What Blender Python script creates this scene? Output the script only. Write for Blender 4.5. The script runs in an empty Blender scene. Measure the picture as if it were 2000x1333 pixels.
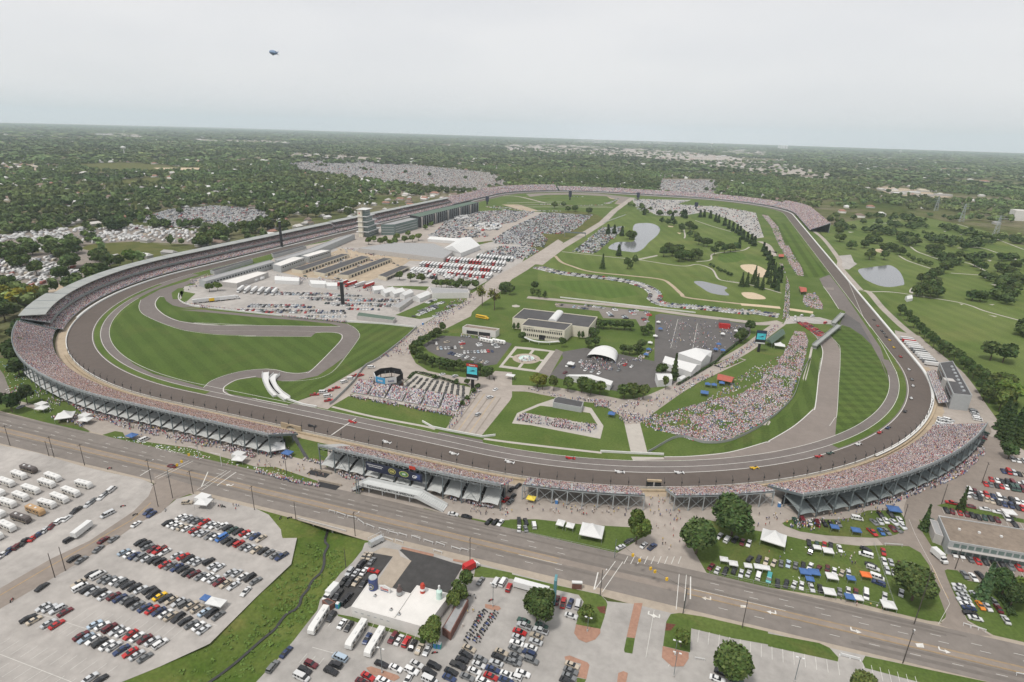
import bpy, math, random
import numpy as np
from mathutils import Vector, Matrix
random.seed(11); RNG = np.random.default_rng(11)
SC = bpy.context.scene
COL = SC.collection
# ---------------------------------------------------------------- camera
CAM_F = 1140.15; CAM_C = np.array([204.55, -1004.82, 160.52])
YAW, PIT, ROL = -0.328851, -0.342392, 0.0296845
_F = np.array([math.sin(YAW)*math.cos(PIT), math.cos(YAW)*math.cos(PIT), math.sin(PIT)])
_R0 = np.array([math.cos(YAW), -math.sin(YAW), 0.0]); _U0 = np.cross(_R0, _F)
_R = math.cos(ROL)*_R0 + math.sin(ROL)*_U0; _U = -math.sin(ROL)*_R0 + math.cos(ROL)*_U0
cd = bpy.data.cameras.new('camera'); cam = bpy.data.objects.new('camera', cd); COL.objects.link(cam)
cd.sensor_width = 36; cd.lens = CAM_F/2000*36; cd.clip_start = 1; cd.clip_end = 60000
cam.matrix_world = Matrix(((_R[0], _U[0], -_F[0], CAM_C[0]), (_R[1], _U[1], -_F[1], CAM_C[1]), (_R[2], _U[2], -_F[2], CAM_C[2]), (0, 0, 0, 1)))
SC.camera = cam
# ---------------------------------------------------------------- sky, sun, exposure
SUN_EL, SUN_AZ = math.radians(62), math.radians(205)
w = bpy.data.worlds.new('World'); SC.world = w; w.use_nodes = True
nt = w.node_tree; nt.nodes.clear()
o = nt.nodes.new('ShaderNodeOutputWorld'); bg = nt.nodes.new('ShaderNodeBackground'); sk = nt.nodes.new('ShaderNodeTexSky')
sk.sky_type = 'NISHITA'; sk.sun_disc = False; sk.sun_elevation = SUN_EL; sk.sun_rotation = SUN_AZ; sk.altitude = 300; sk.dust_density = 3
mx = nt.nodes.new('ShaderNodeMix'); mx.data_type = 'RGBA'; mx.inputs[0].default_value = 0.90
tc = nt.nodes.new('ShaderNodeTexCoord'); mp = nt.nodes.new('ShaderNodeMapping'); mp.inputs['Scale'].default_value = (1.2, 1.2, 5)
ns = nt.nodes.new('ShaderNodeTexNoise'); ns.inputs['Scale'].default_value = 1.6; ns.inputs['Detail'].default_value = 5
cr = nt.nodes.new('ShaderNodeValToRGB')
cr.color_ramp.elements[0].position = .36; cr.color_ramp.elements[0].color = (8.1, 8.1, 8.25, 1)
cr.color_ramp.elements[1].position = .64; cr.color_ramp.elements[1].color = (8.95, 8.85, 8.85, 1)
nt.links.new(tc.outputs['Generated'], mp.inputs[0]); nt.links.new(mp.outputs[0], ns.inputs['Vector']); nt.links.new(ns.outputs['Fac'], cr.inputs[0])
nt.links.new(sk.outputs[0], mx.inputs[6]); nt.links.new(cr.outputs[0], mx.inputs[7])
nt.links.new(mx.outputs[2], bg.inputs[0]); bg.inputs[1].default_value = 0.1; nt.links.new(bg.outputs[0], o.inputs[0])
sl = bpy.data.lights.new('sun', 'SUN'); sl.energy = 2.6; sl.angle = math.radians(10); sl.color = (1, .96, .9)
so = bpy.data.objects.new('sun', sl); COL.objects.link(so)
so.rotation_euler = Vector((math.sin(SUN_AZ)*math.cos(SUN_EL), math.cos(SUN_AZ)*math.cos(SUN_EL), math.sin(SUN_EL))).to_track_quat('Z', 'Y').to_euler()
SC.view_settings.view_transform = 'Standard'; SC.view_settings.look = 'None'; SC.view_settings.exposure = 0.03; SC.view_settings.gamma = 1
SC.cycles.volume_bounces = 2; SC.cycles.max_bounces = 6; SC.cycles.diffuse_bounces = 2; SC.cycles.glossy_bounces = 2

# ---------------------------------------------------------------- pixel <-> ground survey
def G(px, py, z=0.0):
    d = _R*(px-1000)/CAM_F - _U*(py-666.5)/CAM_F + _F
    return CAM_C + d*((z-CAM_C[2])/d[2])
def PX(X):
    d = np.asarray(X, float)-CAM_C; zz = d @ _F
    return 1000+CAM_F*(d @ _R)/zz, 666.5-CAM_F*(d @ _U)/zz
CROP = dict(z=(0,0,1), a=(0,1000,4), b=(500,1000,4), c=(1000,1000,4), d=(1500,1000,4), e=(0,700,4), f=(500,700,4), g=(1000,700,4), h=(1500,700,4), i=(0,500,4),
            j=(350,480,5), k=(700,480,5), l=(1050,480,5), m=(1400,480,5), n=(1700,380,6.667), o=(1700,560,4.443), p=(550,340,6.667), q=(800,340,6.667), r=(1050,340,6.667),
            s=(1320,320,5), t=(0,380,5), u=(350,300,5), A=(0,800,2.5014), B=(600,800,2.5014), v=(40,480,6.667), x=(660,390,10), y=(660,1110,8.333), w=(700,690,7.692), S=(680,900,9.091), M=(1800,1000,10))
def pxl(s):
    """'b 12,30 40,50 z 3,4' -> list of photo pixels"""
    out = []; c = CROP['z']
    for t in s.split():
        if t in CROP: c = CROP[t]; continue
        X, Y = t.split(','); out.append((c[0]+float(X)/c[2], c[1]+float(Y)/c[2]))
    return out
def W(s, z=0.0): return [G(X, Y, z) for X, Y in pxl(s)]
def W1(s, z=0.0): return W(s, z)[0]
def smooth(P, n=6, closed=False):
    P = [np.asarray(p, float)[:2] for p in P]; N = len(P); out = []
    for i in range(N if closed else N-1):
        p0 = P[(i-1) % N] if closed or i > 0 else 2*P[0]-P[1]
        p1 = P[i]; p2 = P[(i+1) % N]
        p3 = P[(i+2) % N] if closed or i+2 < N else 2*p2-p1
        for k in range(n):
            t = k/n
            out.append(.5*((2*p1)+(-p0+p2)*t+(2*p0-5*p1+4*p2-p3)*t*t+(-p0+3*p1-3*p2+p3)*t**3))
    if not closed: out.append(P[-1])
    return out
def inside(poly, x, y):
    """vectorised point in polygon"""
    x = np.asarray(x, float); y = np.asarray(y, float); r = np.zeros(x.shape, bool); n = len(poly)
    for i in range(n):
        x1, y1 = poly[i][0], poly[i][1]; x2, y2 = poly[(i+1) % n][0], poly[(i+1) % n][1]
        if y1 == y2: continue
        c = ((y1 > y) != (y2 > y)) & (x < (x2-x1)*(y-y1)/(y2-y1)+x1); r ^= c
    return r
# ---------------------------------------------------------------- oval (outer wall line, counter-clockwise from the south chute's east end)
OR, OL, OW = 265.0, 1006.0, 201.0
QA = OR*math.pi/2; OLEN = 4*QA+2*OL+2*OW
def oval(s, off=0.0):
    s = s % OLEN; r = OR+off; hx, hy = OW/2, OL/2
    for kind, ln, cx, cy, a in ((0,QA,hx,-hy,-90),(1,OL,hx,-hy,0),(0,QA,hx,hy,0),(1,OW,hx,hy,90),(0,QA,-hx,hy,90),(1,OL,-hx,hy,180),(0,QA,-hx,-hy,180),(1,OW,-hx,-hy,270)):
        if s <= ln or (kind, cx, cy, a) == (1, -hx, -hy, 270):
            if kind == 0:
                t = math.radians(a)+s/OR; return np.array([cx+r*math.cos(t), cy+r*math.sin(t)]), np.array([math.cos(t), math.sin(t)])
            t = math.radians(a); nrm = np.array([math.cos(t), math.sin(t)]); tan = np.array([-math.sin(t), math.cos(t)])
            return np.array([cx, cy])+nrm*r+tan*s, nrm
        s -= ln
_S = np.linspace(0, OLEN, 6000); _OP = np.array([oval(s)[0] for s in _S])
def s_of(x, y): return float(_S[np.argmin((_OP[:,0]-x)**2+(_OP[:,1]-y)**2)])
def s_px(s_, z=0): q = W1(s_, z); return s_of(q[0], q[1])
# ---------------------------------------------------------------- materials
MATS = {}
def nodes(name):
    m = bpy.data.materials.new(name); m.use_nodes = True; MATS[name] = m
    t = m.node_tree; b = t.nodes['Principled BSDF']; return m, t, b
def mk(name, col, rough=.8, metal=0, var=.12, scale=.6, spec=.3, var2=0, scale2=.02, src=None, emit=0, det=4):
    """plain colour broken up by one or two noises; src 'obj' takes the object's colour, 'col' the mesh's colour attribute"""
    m, t, b = nodes(name); b.inputs['Roughness'].default_value = rough; b.inputs['Metallic'].default_value = metal; b.inputs['Specular IOR Level'].default_value = spec
    L = t.links.new
    if src == 'obj': c = t.nodes.new('ShaderNodeObjectInfo').outputs['Color']
    elif src == 'col':
        a = t.nodes.new('ShaderNodeAttribute'); a.attribute_name = 'Col'; c = a.outputs['Color']
    else:
        r = t.nodes.new('ShaderNodeRGB'); r.outputs[0].default_value = (*col, 1); c = r.outputs[0]
    geo = t.nodes.new('ShaderNodeNewGeometry')
    for v, sc in ((var, scale), (var2, scale2)):
        if v <= 0: continue
        n = t.nodes.new('ShaderNodeTexNoise'); n.inputs['Scale'].default_value = sc; n.inputs['Detail'].default_value = det; n.inputs['Roughness'].default_value = .65
        L(geo.outputs['Position'], n.inputs['Vector'])
        mr = t.nodes.new('ShaderNodeMapRange'); mr.inputs[1].default_value = .3; mr.inputs[2].default_value = .7; mr.inputs[3].default_value = 1-v; mr.inputs[4].default_value = 1+v
        L(n.outputs['Fac'], mr.inputs[0])
        x = t.nodes.new('ShaderNodeVectorMath'); x.operation = 'SCALE'; L(c, x.inputs[0]); L(mr.outputs[0], x.inputs['Scale']); c = x.outputs[0]
    L(c, b.inputs['Base Color'])
    if emit:
        L(c, b.inputs['Emission Color']); b.inputs['Emission Strength'].default_value = emit
    return m
def mk_grass(name, c1, c2, ang=0, width=0, contrast=.16, patch=.03, cross=False):
    """lawn: two greens mixed by noise, with mown stripes of the given width across direction ang"""
    m, t, b = nodes(name); b.inputs['Roughness'].default_value = .95; b.inputs['Specular IOR Level'].default_value = .1; L = t.links.new
    geo = t.nodes.new('ShaderNodeNewGeometry')
    n = t.nodes.new('ShaderNodeTexNoise'); n.inputs['Scale'].default_value = patch; n.inputs['Detail'].default_value = 8; n.inputs['Roughness'].default_value = .62; L(geo.outputs['Position'], n.inputs['Vector'])
    mr = t.nodes.new('ShaderNodeMapRange'); mr.inputs[1].default_value = .35; mr.inputs[2].default_value = .65; L(n.outputs['Fac'], mr.inputs[0])
    mix = t.nodes.new('ShaderNodeMix'); mix.data_type = 'RGBA'; mix.inputs[6].default_value = (*c1, 1); mix.inputs[7].default_value = (*c2, 1); L(mr.outputs[0], mix.inputs[0]); c = mix.outputs[2]
    d = t.nodes.new('ShaderNodeTexNoise'); d.inputs['Scale'].default_value = patch*.8; d.inputs['Detail'].default_value = 10; d.inputs['Roughness'].default_value = .7; d.inputs['Distortion'].default_value = .6; L(geo.outputs['Position'], d.inputs['Vector'])
    dr = t.nodes.new('ShaderNodeMapRange'); dr.inputs[1].default_value = .54; dr.inputs[2].default_value = .74; dr.inputs[4].default_value = .55 if not width else .3; L(d.outputs['Fac'], dr.inputs[0])
    dm = t.nodes.new('ShaderNodeMix'); dm.data_type = 'RGBA'; dm.inputs[7].default_value = (c2[0]*1.25+.05, c2[1]*.98+.02, c2[2]+.022, 1); L(c, dm.inputs[6]); L(dr.outputs[0], dm.inputs[0]); c = dm.outputs[2]      # dry, worn turf
    f = t.nodes.new('ShaderNodeTexNoise'); f.inputs['Scale'].default_value = .9; f.inputs['Detail'].default_value = 3; L(geo.outputs['Position'], f.inputs['Vector'])
    fr = t.nodes.new('ShaderNodeMapRange'); fr.inputs[1].default_value = .3; fr.inputs[2].default_value = .7; fr.inputs[3].default_value = .82; fr.inputs[4].default_value = 1.18; L(f.outputs['Fac'], fr.inputs[0])
    x = t.nodes.new('ShaderNodeVectorMath'); x.operation = 'SCALE'; L(c, x.inputs[0]); L(fr.outputs[0], x.inputs['Scale']); c = x.outputs[0]
    for k in range((2 if cross else 1) if width else 0):
        mp = t.nodes.new('ShaderNodeMapping'); mp.inputs['Rotation'].default_value = (0, 0, math.radians(-ang-90*k)); L(geo.outputs['Position'], mp.inputs[0])
        sx = t.nodes.new('ShaderNodeSeparateXYZ'); L(mp.outputs[0], sx.inputs[0])
        m1 = t.nodes.new('ShaderNodeMath'); m1.operation = 'MULTIPLY'; m1.inputs[1].default_value = math.pi/width; L(sx.outputs[0], m1.inputs[0])
        m2 = t.nodes.new('ShaderNodeMath'); m2.operation = 'SINE'; L(m1.outputs[0], m2.inputs[0])
        m3 = t.nodes.new('ShaderNodeMapRange'); m3.inputs[1].default_value = -.25; m3.inputs[2].default_value = .25; m3.inputs[3].default_value = 1-contrast; m3.inputs[4].default_value = 1+contrast; L(m2.outputs[0], m3.inputs[0])
        x = t.nodes.new('ShaderNodeVectorMath'); x.operation = 'SCALE'; L(c, x.inputs[0]); L(m3.outputs[0], x.inputs['Scale']); c = x.outputs[0]
    L(c, b.inputs['Base Color']); return m
mk('concrete', (.345,.322,.30), .9, var=.13, scale=.22, var2=.15, scale2=.03)
mk('pavement', (.335,.295,.26), .9, var=.12, scale=.2, var2=.12, scale2=.03)
mk('pale_concrete', (.40,.37,.33), .9, var=.08, scale=.3, var2=.06)
mk('lot_grey', (.33,.312,.292), .9, var=.13, scale=.2, var2=.16, scale2=.04)
mk('asphalt', (.19,.168,.150), .9, var=.10, scale=.3, var2=.10, scale2=.04)
mk('brown_asphalt', (.235,.20,.172), .9, var=.10, scale=.3, var2=.10, scale2=.04)
mk('dark_asphalt', (.055,.053,.052), .9, var=.18, scale=.3, var2=.12, scale2=.06)
mk('lot_asphalt', (.105,.098,.094), .9, var=.10, scale=.2, var2=.10, scale2=.03)
mk('track_asphalt', (.106,.086,.074), .85, var=.08, scale=.25, var2=.10, scale2=.02)
mk('apron_asphalt', (.15,.13,.12), .88, var=.10, scale=.25, var2=.10, scale2=.03)
mk('runoff', (.205,.175,.155), .88, var=.07, scale=.25, var2=.08, scale2=.03)
mk('sidewalk', (.34,.29,.235), .9, var=.10, scale=.4, var2=.08)
mk('dirt', (.36,.29,.21), .95, var=.15, scale=.15, var2=.12)
mk('sand', (.50,.40,.28), .95, var=.10, scale=.2)
mk('gravel', (.22,.19,.165), .95, var=.25, scale=.3, var2=.2)
mk('brick', (.33,.19,.135), .9, var=.14, scale=.8, var2=.08)
mk('mulch', (.12,.045,.03), .95, var=.3, scale=1.2)
mk('white_line', (.58,.565,.53), .8, var=.12, scale=.8)
mk('yellow_line', (.42,.27,.10), .8, var=.25, scale=.5)
mk('tyre_mark', (.155,.137,.122), .9, var=.1, scale=.4)
mk_grass('lawn', (.064,.102,.022), (.100,.136,.036))
mk_grass('rough_grass', (.070,.085,.022), (.115,.115,.036), patch=.05)
mk_grass('mown_west', (.058,.094,.020), (.074,.110,.026), 62, 6.5, .065)
mk_grass('mown_east', (.056,.092,.020), (.074,.108,.026), 15, 4.6, .10, cross=True)
mk_grass('mown_inner', (.058,.092,.020), (.078,.112,.028), 0, 5, .09)
mk_grass('mown_back', (.052,.090,.013), (.080,.115,.026), 0, 7, .16)
mk_grass('golf', (.076,.116,.026), (.124,.156,.046), 20, 9, .05, patch=.012)
mk_grass('golf_green', (.070,.115,.022), (.082,.130,.03), 20, 5, .05)
mk_grass('ditch_grass', (.058,.100,.016), (.115,.140,.036), patch=.07)
mk('water', (.16,.165,.175), .12, spec=.5, var=.05)
mk('creek_water', (.030,.030,.028), .25, spec=.5, var=.2)
# ---------------------------------------------------------------- mesh helpers
class MB:
    def __init__(s): s.v = []; s.f = []; s.mi = []; s.mats = []
    def m(s, name):
        if name not in s.mats: s.mats.append(name)
        return s.mats.index(name)
    def add(s, V, F, mat):
        k = len(s.v); i = s.m(mat); s.v += [tuple(map(float, p)) for p in V]
        for f in F: s.f.append(tuple(j+k for j in f)); s.mi.append(i)
    def box(s, c, d, mat, rz=0, top=(1, 1), base0=True, M=None):
        """c = centre of the base, d = size; top scales the upper face"""
        x, y, z = d[0]/2, d[1]/2, d[2]; cs, sn = math.cos(rz), math.sin(rz); V = []
        for zz, (tx, ty) in ((0, (1, 1)), (z, top)):
            for a, b in ((-x, -y), (x, -y), (x, y), (-x, y)):
                a *= tx; b *= ty; V.append((c[0]+a*cs-b*sn, c[1]+a*sn+b*cs, c[2]+zz))
        s.add(V, [(3,2,1,0),(4,5,6,7),(0,1,5,4),(1,2,6,5),(2,3,7,6),(3,0,4,7)], mat)
    def prism(s, P, z0, z1, mat, cap=None):
        n = len(P)
        if area(P) < 0: P = P[::-1]
        V = [(p[0], p[1], z0) for p in P]+[(p[0], p[1], z1) for p in P]
        s.add(V, [tuple(range(n-1, -1, -1))]+[(i, (i+1) % n, n+(i+1) % n, n+i) for i in range(n)], mat)
        s.add(V[n:], [tuple(range(n))], cap or mat)
    def tube(s, a, b, r, mat, n=6, r2=None, caps=True):
        a = Vector(a); b = Vector(b); d = (b-a).normalized(); u = d.orthogonal().normalized(); w_ = d.cross(u); r2 = r if r2 is None else r2; V = []
        for p, q in ((a, r), (b, r2)):
            for i in range(n):
                t = 2*math.pi*i/n; V.append(p+u*(q*math.cos(t))+w_*(q*math.sin(t)))
        F = [(i, (i+1) % n, n+(i+1) % n, n+i) for i in range(n)]
        if caps: F += [tuple(range(n-1, -1, -1)), tuple(range(n, 2*n))]
        s.add(V, F, mat)
    def lathe(s, c, prof, mat, n=16):
        V = []; F = []
        for r, z in prof:
            for i in range(n): t = 2*math.pi*i/n; V.append((c[0]+r*math.cos(t), c[1]+r*math.sin(t), c[2]+z))
        for k in range(len(prof)-1):
            for i in range(n): F.append((k*n+i, k*n+(i+1) % n, (k+1)*n+(i+1) % n, (k+1)*n+i))
        F += [tuple(range(n-1, -1, -1)), tuple((len(prof)-1)*n+i for i in range(n))]
        s.add(V, F, mat)
    def beam(s, a, b, w_, h, mat):
        """rectangular bar from a to b"""
        a = Vector(a); b = Vector(b); d = (b-a).normalized(); u = d.cross(Vector((0, 0, 1)))
        if u.length < 1e-4: u = Vector((1, 0, 0))
        u.normalize(); v = u.cross(d); V = []
        for p in (a, b):
            for i, j in ((-1,-1),(1,-1),(1,1),(-1,1)): V.append(p+u*(i*w_/2)+v*(j*h/2))
        s.add(V, [(3,2,1,0),(4,5,6,7),(0,1,5,4),(1,2,6,5),(2,3,7,6),(3,0,4,7)], mat)
    def quad(s, a, b, c, d, mat): s.add([a, b, c, d], [(0, 1, 2, 3)], mat)
    def mesh(s, name, smooth=False):
        me = bpy.data.meshes.new(name); me.from_pydata(s.v, [], s.f)
        for n in s.mats: me.materials.append(MATS[n])
        me.polygons.foreach_set('material_index', s.mi)
        if smooth: me.polygons.foreach_set('use_smooth', [True]*len(me.polygons))
        me.update(); return me
    def obj(s, name, parent=None, loc=None, rz=0, smooth=False):
        return link(bpy.data.objects.new(name, s.mesh(name, smooth)), parent, loc, rz)
def link(ob, parent=None, loc=None, rz=0):
    COL.objects.link(ob)
    if parent: ob.parent = parent
    if loc is not None: ob.location = loc
    if rz: ob.rotation_euler = (0, 0, rz)
    return ob
def area(P): return sum(P[i][0]*P[(i+1) % len(P)][1]-P[(i+1) % len(P)][0]*P[i][1] for i in range(len(P)))/2
def tag(ob, label, cat, group=None, zone=None):
    if label: ob['label'] = label
    ob['category'] = cat
    if group: ob['group'] = group
    return ob
def thing(name, label, cat, loc=(0, 0, 0), rz=0, group=None):
    ob = bpy.data.objects.new(name, None); ob.empty_display_size = .5; link(ob, None, loc, rz); return tag(ob, label, cat, group)
def stuff(ob, label): ob['kind'] = 'stuff'; ob['label'] = label; return ob
def npmesh(name, V, Q, mats, colors=None, mi=None, tri=False):
    """numpy mesh of quads (or triangles) with one colour per face"""
    me = bpy.data.meshes.new(name); k = 3 if tri else 4; nf = len(Q)
    me.vertices.add(len(V)); me.vertices.foreach_set('co', np.asarray(V, np.float32).ravel())
    me.loops.add(nf*k); me.loops.foreach_set('vertex_index', np.asarray(Q, np.int32).ravel())
    me.polygons.add(nf); me.polygons.foreach_set('loop_start', np.arange(nf, dtype=np.int32)*k)
    for n in mats: me.materials.append(MATS[n])
    if mi is not None: me.polygons.foreach_set('material_index', np.asarray(mi, np.int32))
    if colors is not None:
        a = me.color_attributes.new('Col', 'FLOAT_COLOR', 'CORNER'); c = np.ones((nf, k, 4), np.float32); c[:, :, :3] = np.asarray(colors, np.float32)[:, None, :]
        a.data.foreach_set('color', c.ravel())
    me.update(); me.validate(); return me
# instanced numpy templates: tv (n,3) verts, tq (m,4) quads, tc (m,) colour slot
def scatter(name, tv, tq, pos, rot, scl, colors, mat, parent=None):
    """copies of one template merged into one mesh; colors (N, m, 3)"""
    N, n, m = len(pos), len(tv), len(tq); c, s = np.cos(rot), np.sin(rot)
    scl = np.asarray(scl, float)
    if scl.ndim == 1: scl = np.repeat(scl[:, None], 3, 1)
    t = tv[None]*scl[:, None, :]
    V = np.empty((N, n, 3)); V[..., 0] = t[..., 0]*c[:, None]-t[..., 1]*s[:, None]; V[..., 1] = t[..., 0]*s[:, None]+t[..., 1]*c[:, None]; V[..., 2] = t[..., 2]; V += np.asarray(pos)[:, None, :]
    Q = tq[None]+(np.arange(N)*n)[:, None, None]
    return link(bpy.data.objects.new(name, npmesh(name, V.reshape(-1, 3), Q.reshape(-1, 4), [mat], colors.reshape(-1, 3))), parent)
def boxes_t(L):
    """template of boxes (x0,x1,y0,y1,z0,z1,taper) without floors -> verts, quads, box index per quad, face kind"""
    V = []; Q = []; I = []
    for k, (x0, x1, y0, y1, z0, z1, tp) in enumerate(L):
        b = len(V); cx, cy = (x0+x1)/2, (y0+y1)/2
        for z, t in ((z0, 1), (z1, tp)):
            for X, Y in ((x0, y0), (x1, y0), (x1, y1), (x0, y1)): V.append((cx+(X-cx)*t, cy+(Y-cy)*t, z))
        for q in ((4,5,6,7),(0,1,5,4),(1,2,6,5),(2,3,7,6),(3,0,4,7)): Q.append([b+i for i in q]); I.append(k)
    return np.array(V, float), np.array(Q), np.array(I)
# ---------------------------------------------------------------- painted ground: sheets a few cm apart
LV = 0.03
SHEETS = {}; PATCHES = []
def sheet(name, mat, lev, poly):
    """one flat patch (world polygon) on level lev"""
    poly = [np.asarray(p, float)[:2] for p in poly]
    if area(poly) < 0: poly = poly[::-1]
    lo, hi = np.min(poly, 0), np.max(poly, 0); z = lev*LV
    used = {round(h, 4) for h, P, a, b in PATCHES if a[0] < hi[0] and b[0] > lo[0] and a[1] < hi[1] and b[1] > lo[1]}
    while round(z, 4) in used: z += .004      # never two sheets in one plane
    PATCHES.append((z, poly, lo, hi)); SHEETS.setdefault((name, mat), []).append((z, poly))
def gp(name, mat, lev, s_, sm=0):
    P = W(s_); sheet(name, mat, lev, smooth(P, sm, True) if sm else P)
def ribbon_pts(P, wd):
    P = [np.asarray(p, float)[:2] for p in P]; A = []; B = []
    for i, p in enumerate(P):
        d = P[min(i+1, len(P)-1)]-P[max(i-1, 0)]; d = d/(np.hypot(*d)+1e-9); n = np.array([-d[1], d[0]])*wd/2; A.append(p+n); B.append(p-n)
    return A+B[::-1]
def gr(name, mat, lev, s_, wd, sm=6):
    P = W(s_); sheet(name, mat, lev, ribbon_pts(smooth(P, sm) if sm and len(P) > 2 else P, wd))
def ring(name, mat, lev, s0, s1, o0, o1, step=6):
    n = max(2, int(abs(s1-s0)/step)); S = np.linspace(s0, s1, n); f = lambda s, o: oval(s, o+shift(s) if -40 < o < -10 else o)[0]
    for i in range(0, n-1, 12):
        T = S[i:i+13]; sheet(name, mat, lev, [f(s, o1) for s in T]+[f(s, o0) for s in T[::-1]])
def shift(s):
    """the inner lanes lie a little further out at the south-east turn"""
    s = s % OLEN; s = s-OLEN if s > OLEN*.6 else s; return float(np.interp(s, [-700, -460, -201, -100, 90, 260, 480, 1100, 1500], [0, 0, .8, 1.0, 2.7, 3.7, 3.2, 1.5, 0]))
def ztop(x, y):
    """height of the topmost ground sheet at a point"""
    z = 0.0
    for h, P, lo, hi in PATCHES:
        if h > z and lo[0] <= x <= hi[0] and lo[1] <= y <= hi[1] and inside(P, [x], [y])[0]: z = h
    return z
def GZ(s_):
    p = W1(s_); return np.array([p[0], p[1], ztop(p[0], p[1])])
def flush_sheets():
    from mathutils.geometry import tessellate_polygon
    for (name, mat), L in SHEETS.items():
        V = []; F = []
        for z, P in L:
            k = len(V); V += [(p[0], p[1], z) for p in P]
            for t in tessellate_polygon([[Vector((p[0], p[1], 0)) for p in P]]):
                a, b, c = (P[i] for i in t); sg = (b[0]-a[0])*(c[1]-a[1])-(b[1]-a[1])*(c[0]-a[0])
                F.append(tuple(k+i for i in (t if sg > 0 else t[::-1])))
        me = bpy.data.meshes.new(name); me.from_pydata(V, [], F); me.materials.append(MATS[mat]); me.update()
        ob = link(bpy.data.objects.new(name, me)); ob['kind'] = 'structure'
    SHEETS.clear()
# ================================================================ GROUND
# --- creek: real ditch; the plain ground sheet has a rectangular hole there
CREEK = smooth(W('z 300,1430 a 1560,1330 2000,990 b 200,790 330,670 400,540 500,420 545,250 545,150 z 642,990 655,952 620,925 f 430,800 330,640 z 563,838'), 6)
HX0, HX1, HY0, HY1 = -60.0, 100.0, -960.0, -766.0
def creek_d(x, y):
    d = np.full(np.shape(x), 1e9); P = np.array(CREEK)
    for i in range(len(P)-1):
        a, b = P[i], P[i+1]; ab = b-a; t = np.clip(((x-a[0])*ab[0]+(y-a[1])*ab[1])/(ab@ab+1e-9), 0, 1)
        d = np.minimum(d, np.hypot(x-a[0]-t*ab[0], y-a[1]-t*ab[1]))
    return d
def build_ground():
    mk_far_ground(); V = []; F = []
    # plain sheet: rings of a big disc round the place, with the hole left out
    xs = [-24000, -8000, -2500, HX0, HX1, 2500, 8000, 24000]; ys = [-6000, -2500, HY0, HY1, 2500, 9000, 24000]
    for y in ys:
        for x in xs: V.append((x, y, 0))
    n = len(xs)
    for j in range(len(ys)-1):
        for i in range(n-1):
            if xs[i] == HX0 and ys[j] == HY0: continue
            F.append((j*n+i, j*n+i+1, (j+1)*n+i+1, (j+1)*n+i))
    me = bpy.data.meshes.new('ground'); me.from_pydata(V, [], F); me.materials.append(MATS['far_ground']); me.update()
    g = link(bpy.data.objects.new('ground', me)); g['kind'] = 'structure'
    nx, ny = 96, 118; X, Y = np.meshgrid(np.linspace(HX0, HX1, nx), np.linspace(HY0, HY1, ny)); d = creek_d(X, Y)
    wdt = np.where(Y < -830, 15.0, 8.0); Z = -3.2*np.clip(1-(d-1.2)/wdt, 0, 1)**1.3
    Z += np.clip((d-1.5)/3, 0, 1)*np.clip(1-d/wdt, 0, 1)*(np.sin(X*1.7+Y*.9)*np.sin(Y*1.3-X*.5))*.35
    edge = np.minimum(np.minimum(X-HX0, HX1-X), np.minimum(Y-HY0, HY1-Y)); Z *= np.clip(edge/6, 0, 1)
    V = np.stack([X, Y, Z], -1).reshape(-1, 3); q = (np.arange(ny-1)[:, None]*nx+np.arange(nx-1)[None]).reshape(-1); Q = np.stack([q, q+1, q+nx+1, q+nx], 1)
    b = link(bpy.data.objects.new('creek_bank', npmesh('creek_bank', V, Q, ['ditch_grass']))); b['kind'] = 'structure'
    P = ribbon_pts([p+np.array([.5*math.sin(i*.9), .4*math.cos(i*1.3)]) for i, p in enumerate(CREEK)], 1.0); me = bpy.data.meshes.new('creek'); k = len(P)//2
    me.from_pydata([(p[0], p[1], -2.85) for p in P], [], [(i, i+1, 2*k-2-i, 2*k-1-i) for i in range(k-1)]); me.materials.append(MATS['creek_water']); me.update()
    c = link(bpy.data.objects.new('creek', me)); c['kind'] = 'structure'
def mk_far_ground():
    m, t, b = nodes('far_ground'); b.inputs['Roughness'].default_value = 1; b.inputs['Specular IOR Level'].default_value = 0; L = t.links.new
    geo = t.nodes.new('ShaderNodeNewGeometry'); c = None
    def noise(sc, det=5, stretch=None):
        n = t.nodes.new('ShaderNodeTexNoise'); n.inputs['Scale'].default_value = sc; n.inputs['Detail'].default_value = det; n.inputs['Roughness'].default_value = .6
        L(geo.outputs['Position'], n.inputs['Vector']); return n.outputs['Fac']
    def ramp(f, els):
        r = t.nodes.new('ShaderNodeValToRGB'); e = r.color_ramp.elements
        for i, (p, col) in enumerate(els):
            x = e[i] if i < 2 else e.new(p)
            x.position = p; x.color = (*col, 1)
        L(f, r.inputs[0]); return r.outputs[0]
    a = ramp(noise(.004, 8), ((.34, (.060,.082,.026)), (.47, (.095,.105,.042)), (.57, (.155,.140,.090)), (.66, (.23,.20,.155))))
    f = ramp(noise(.05, 6), ((.35, (.70,.70,.70)), (.65, (1.25,1.25,1.25))))
    x = t.nodes.new('ShaderNodeVectorMath'); x.operation = 'MULTIPLY'; L(a, x.inputs[0]); L(f, x.inputs[1]); L(x.outputs[0], b.inputs['Base Color'])
build_ground()
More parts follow.
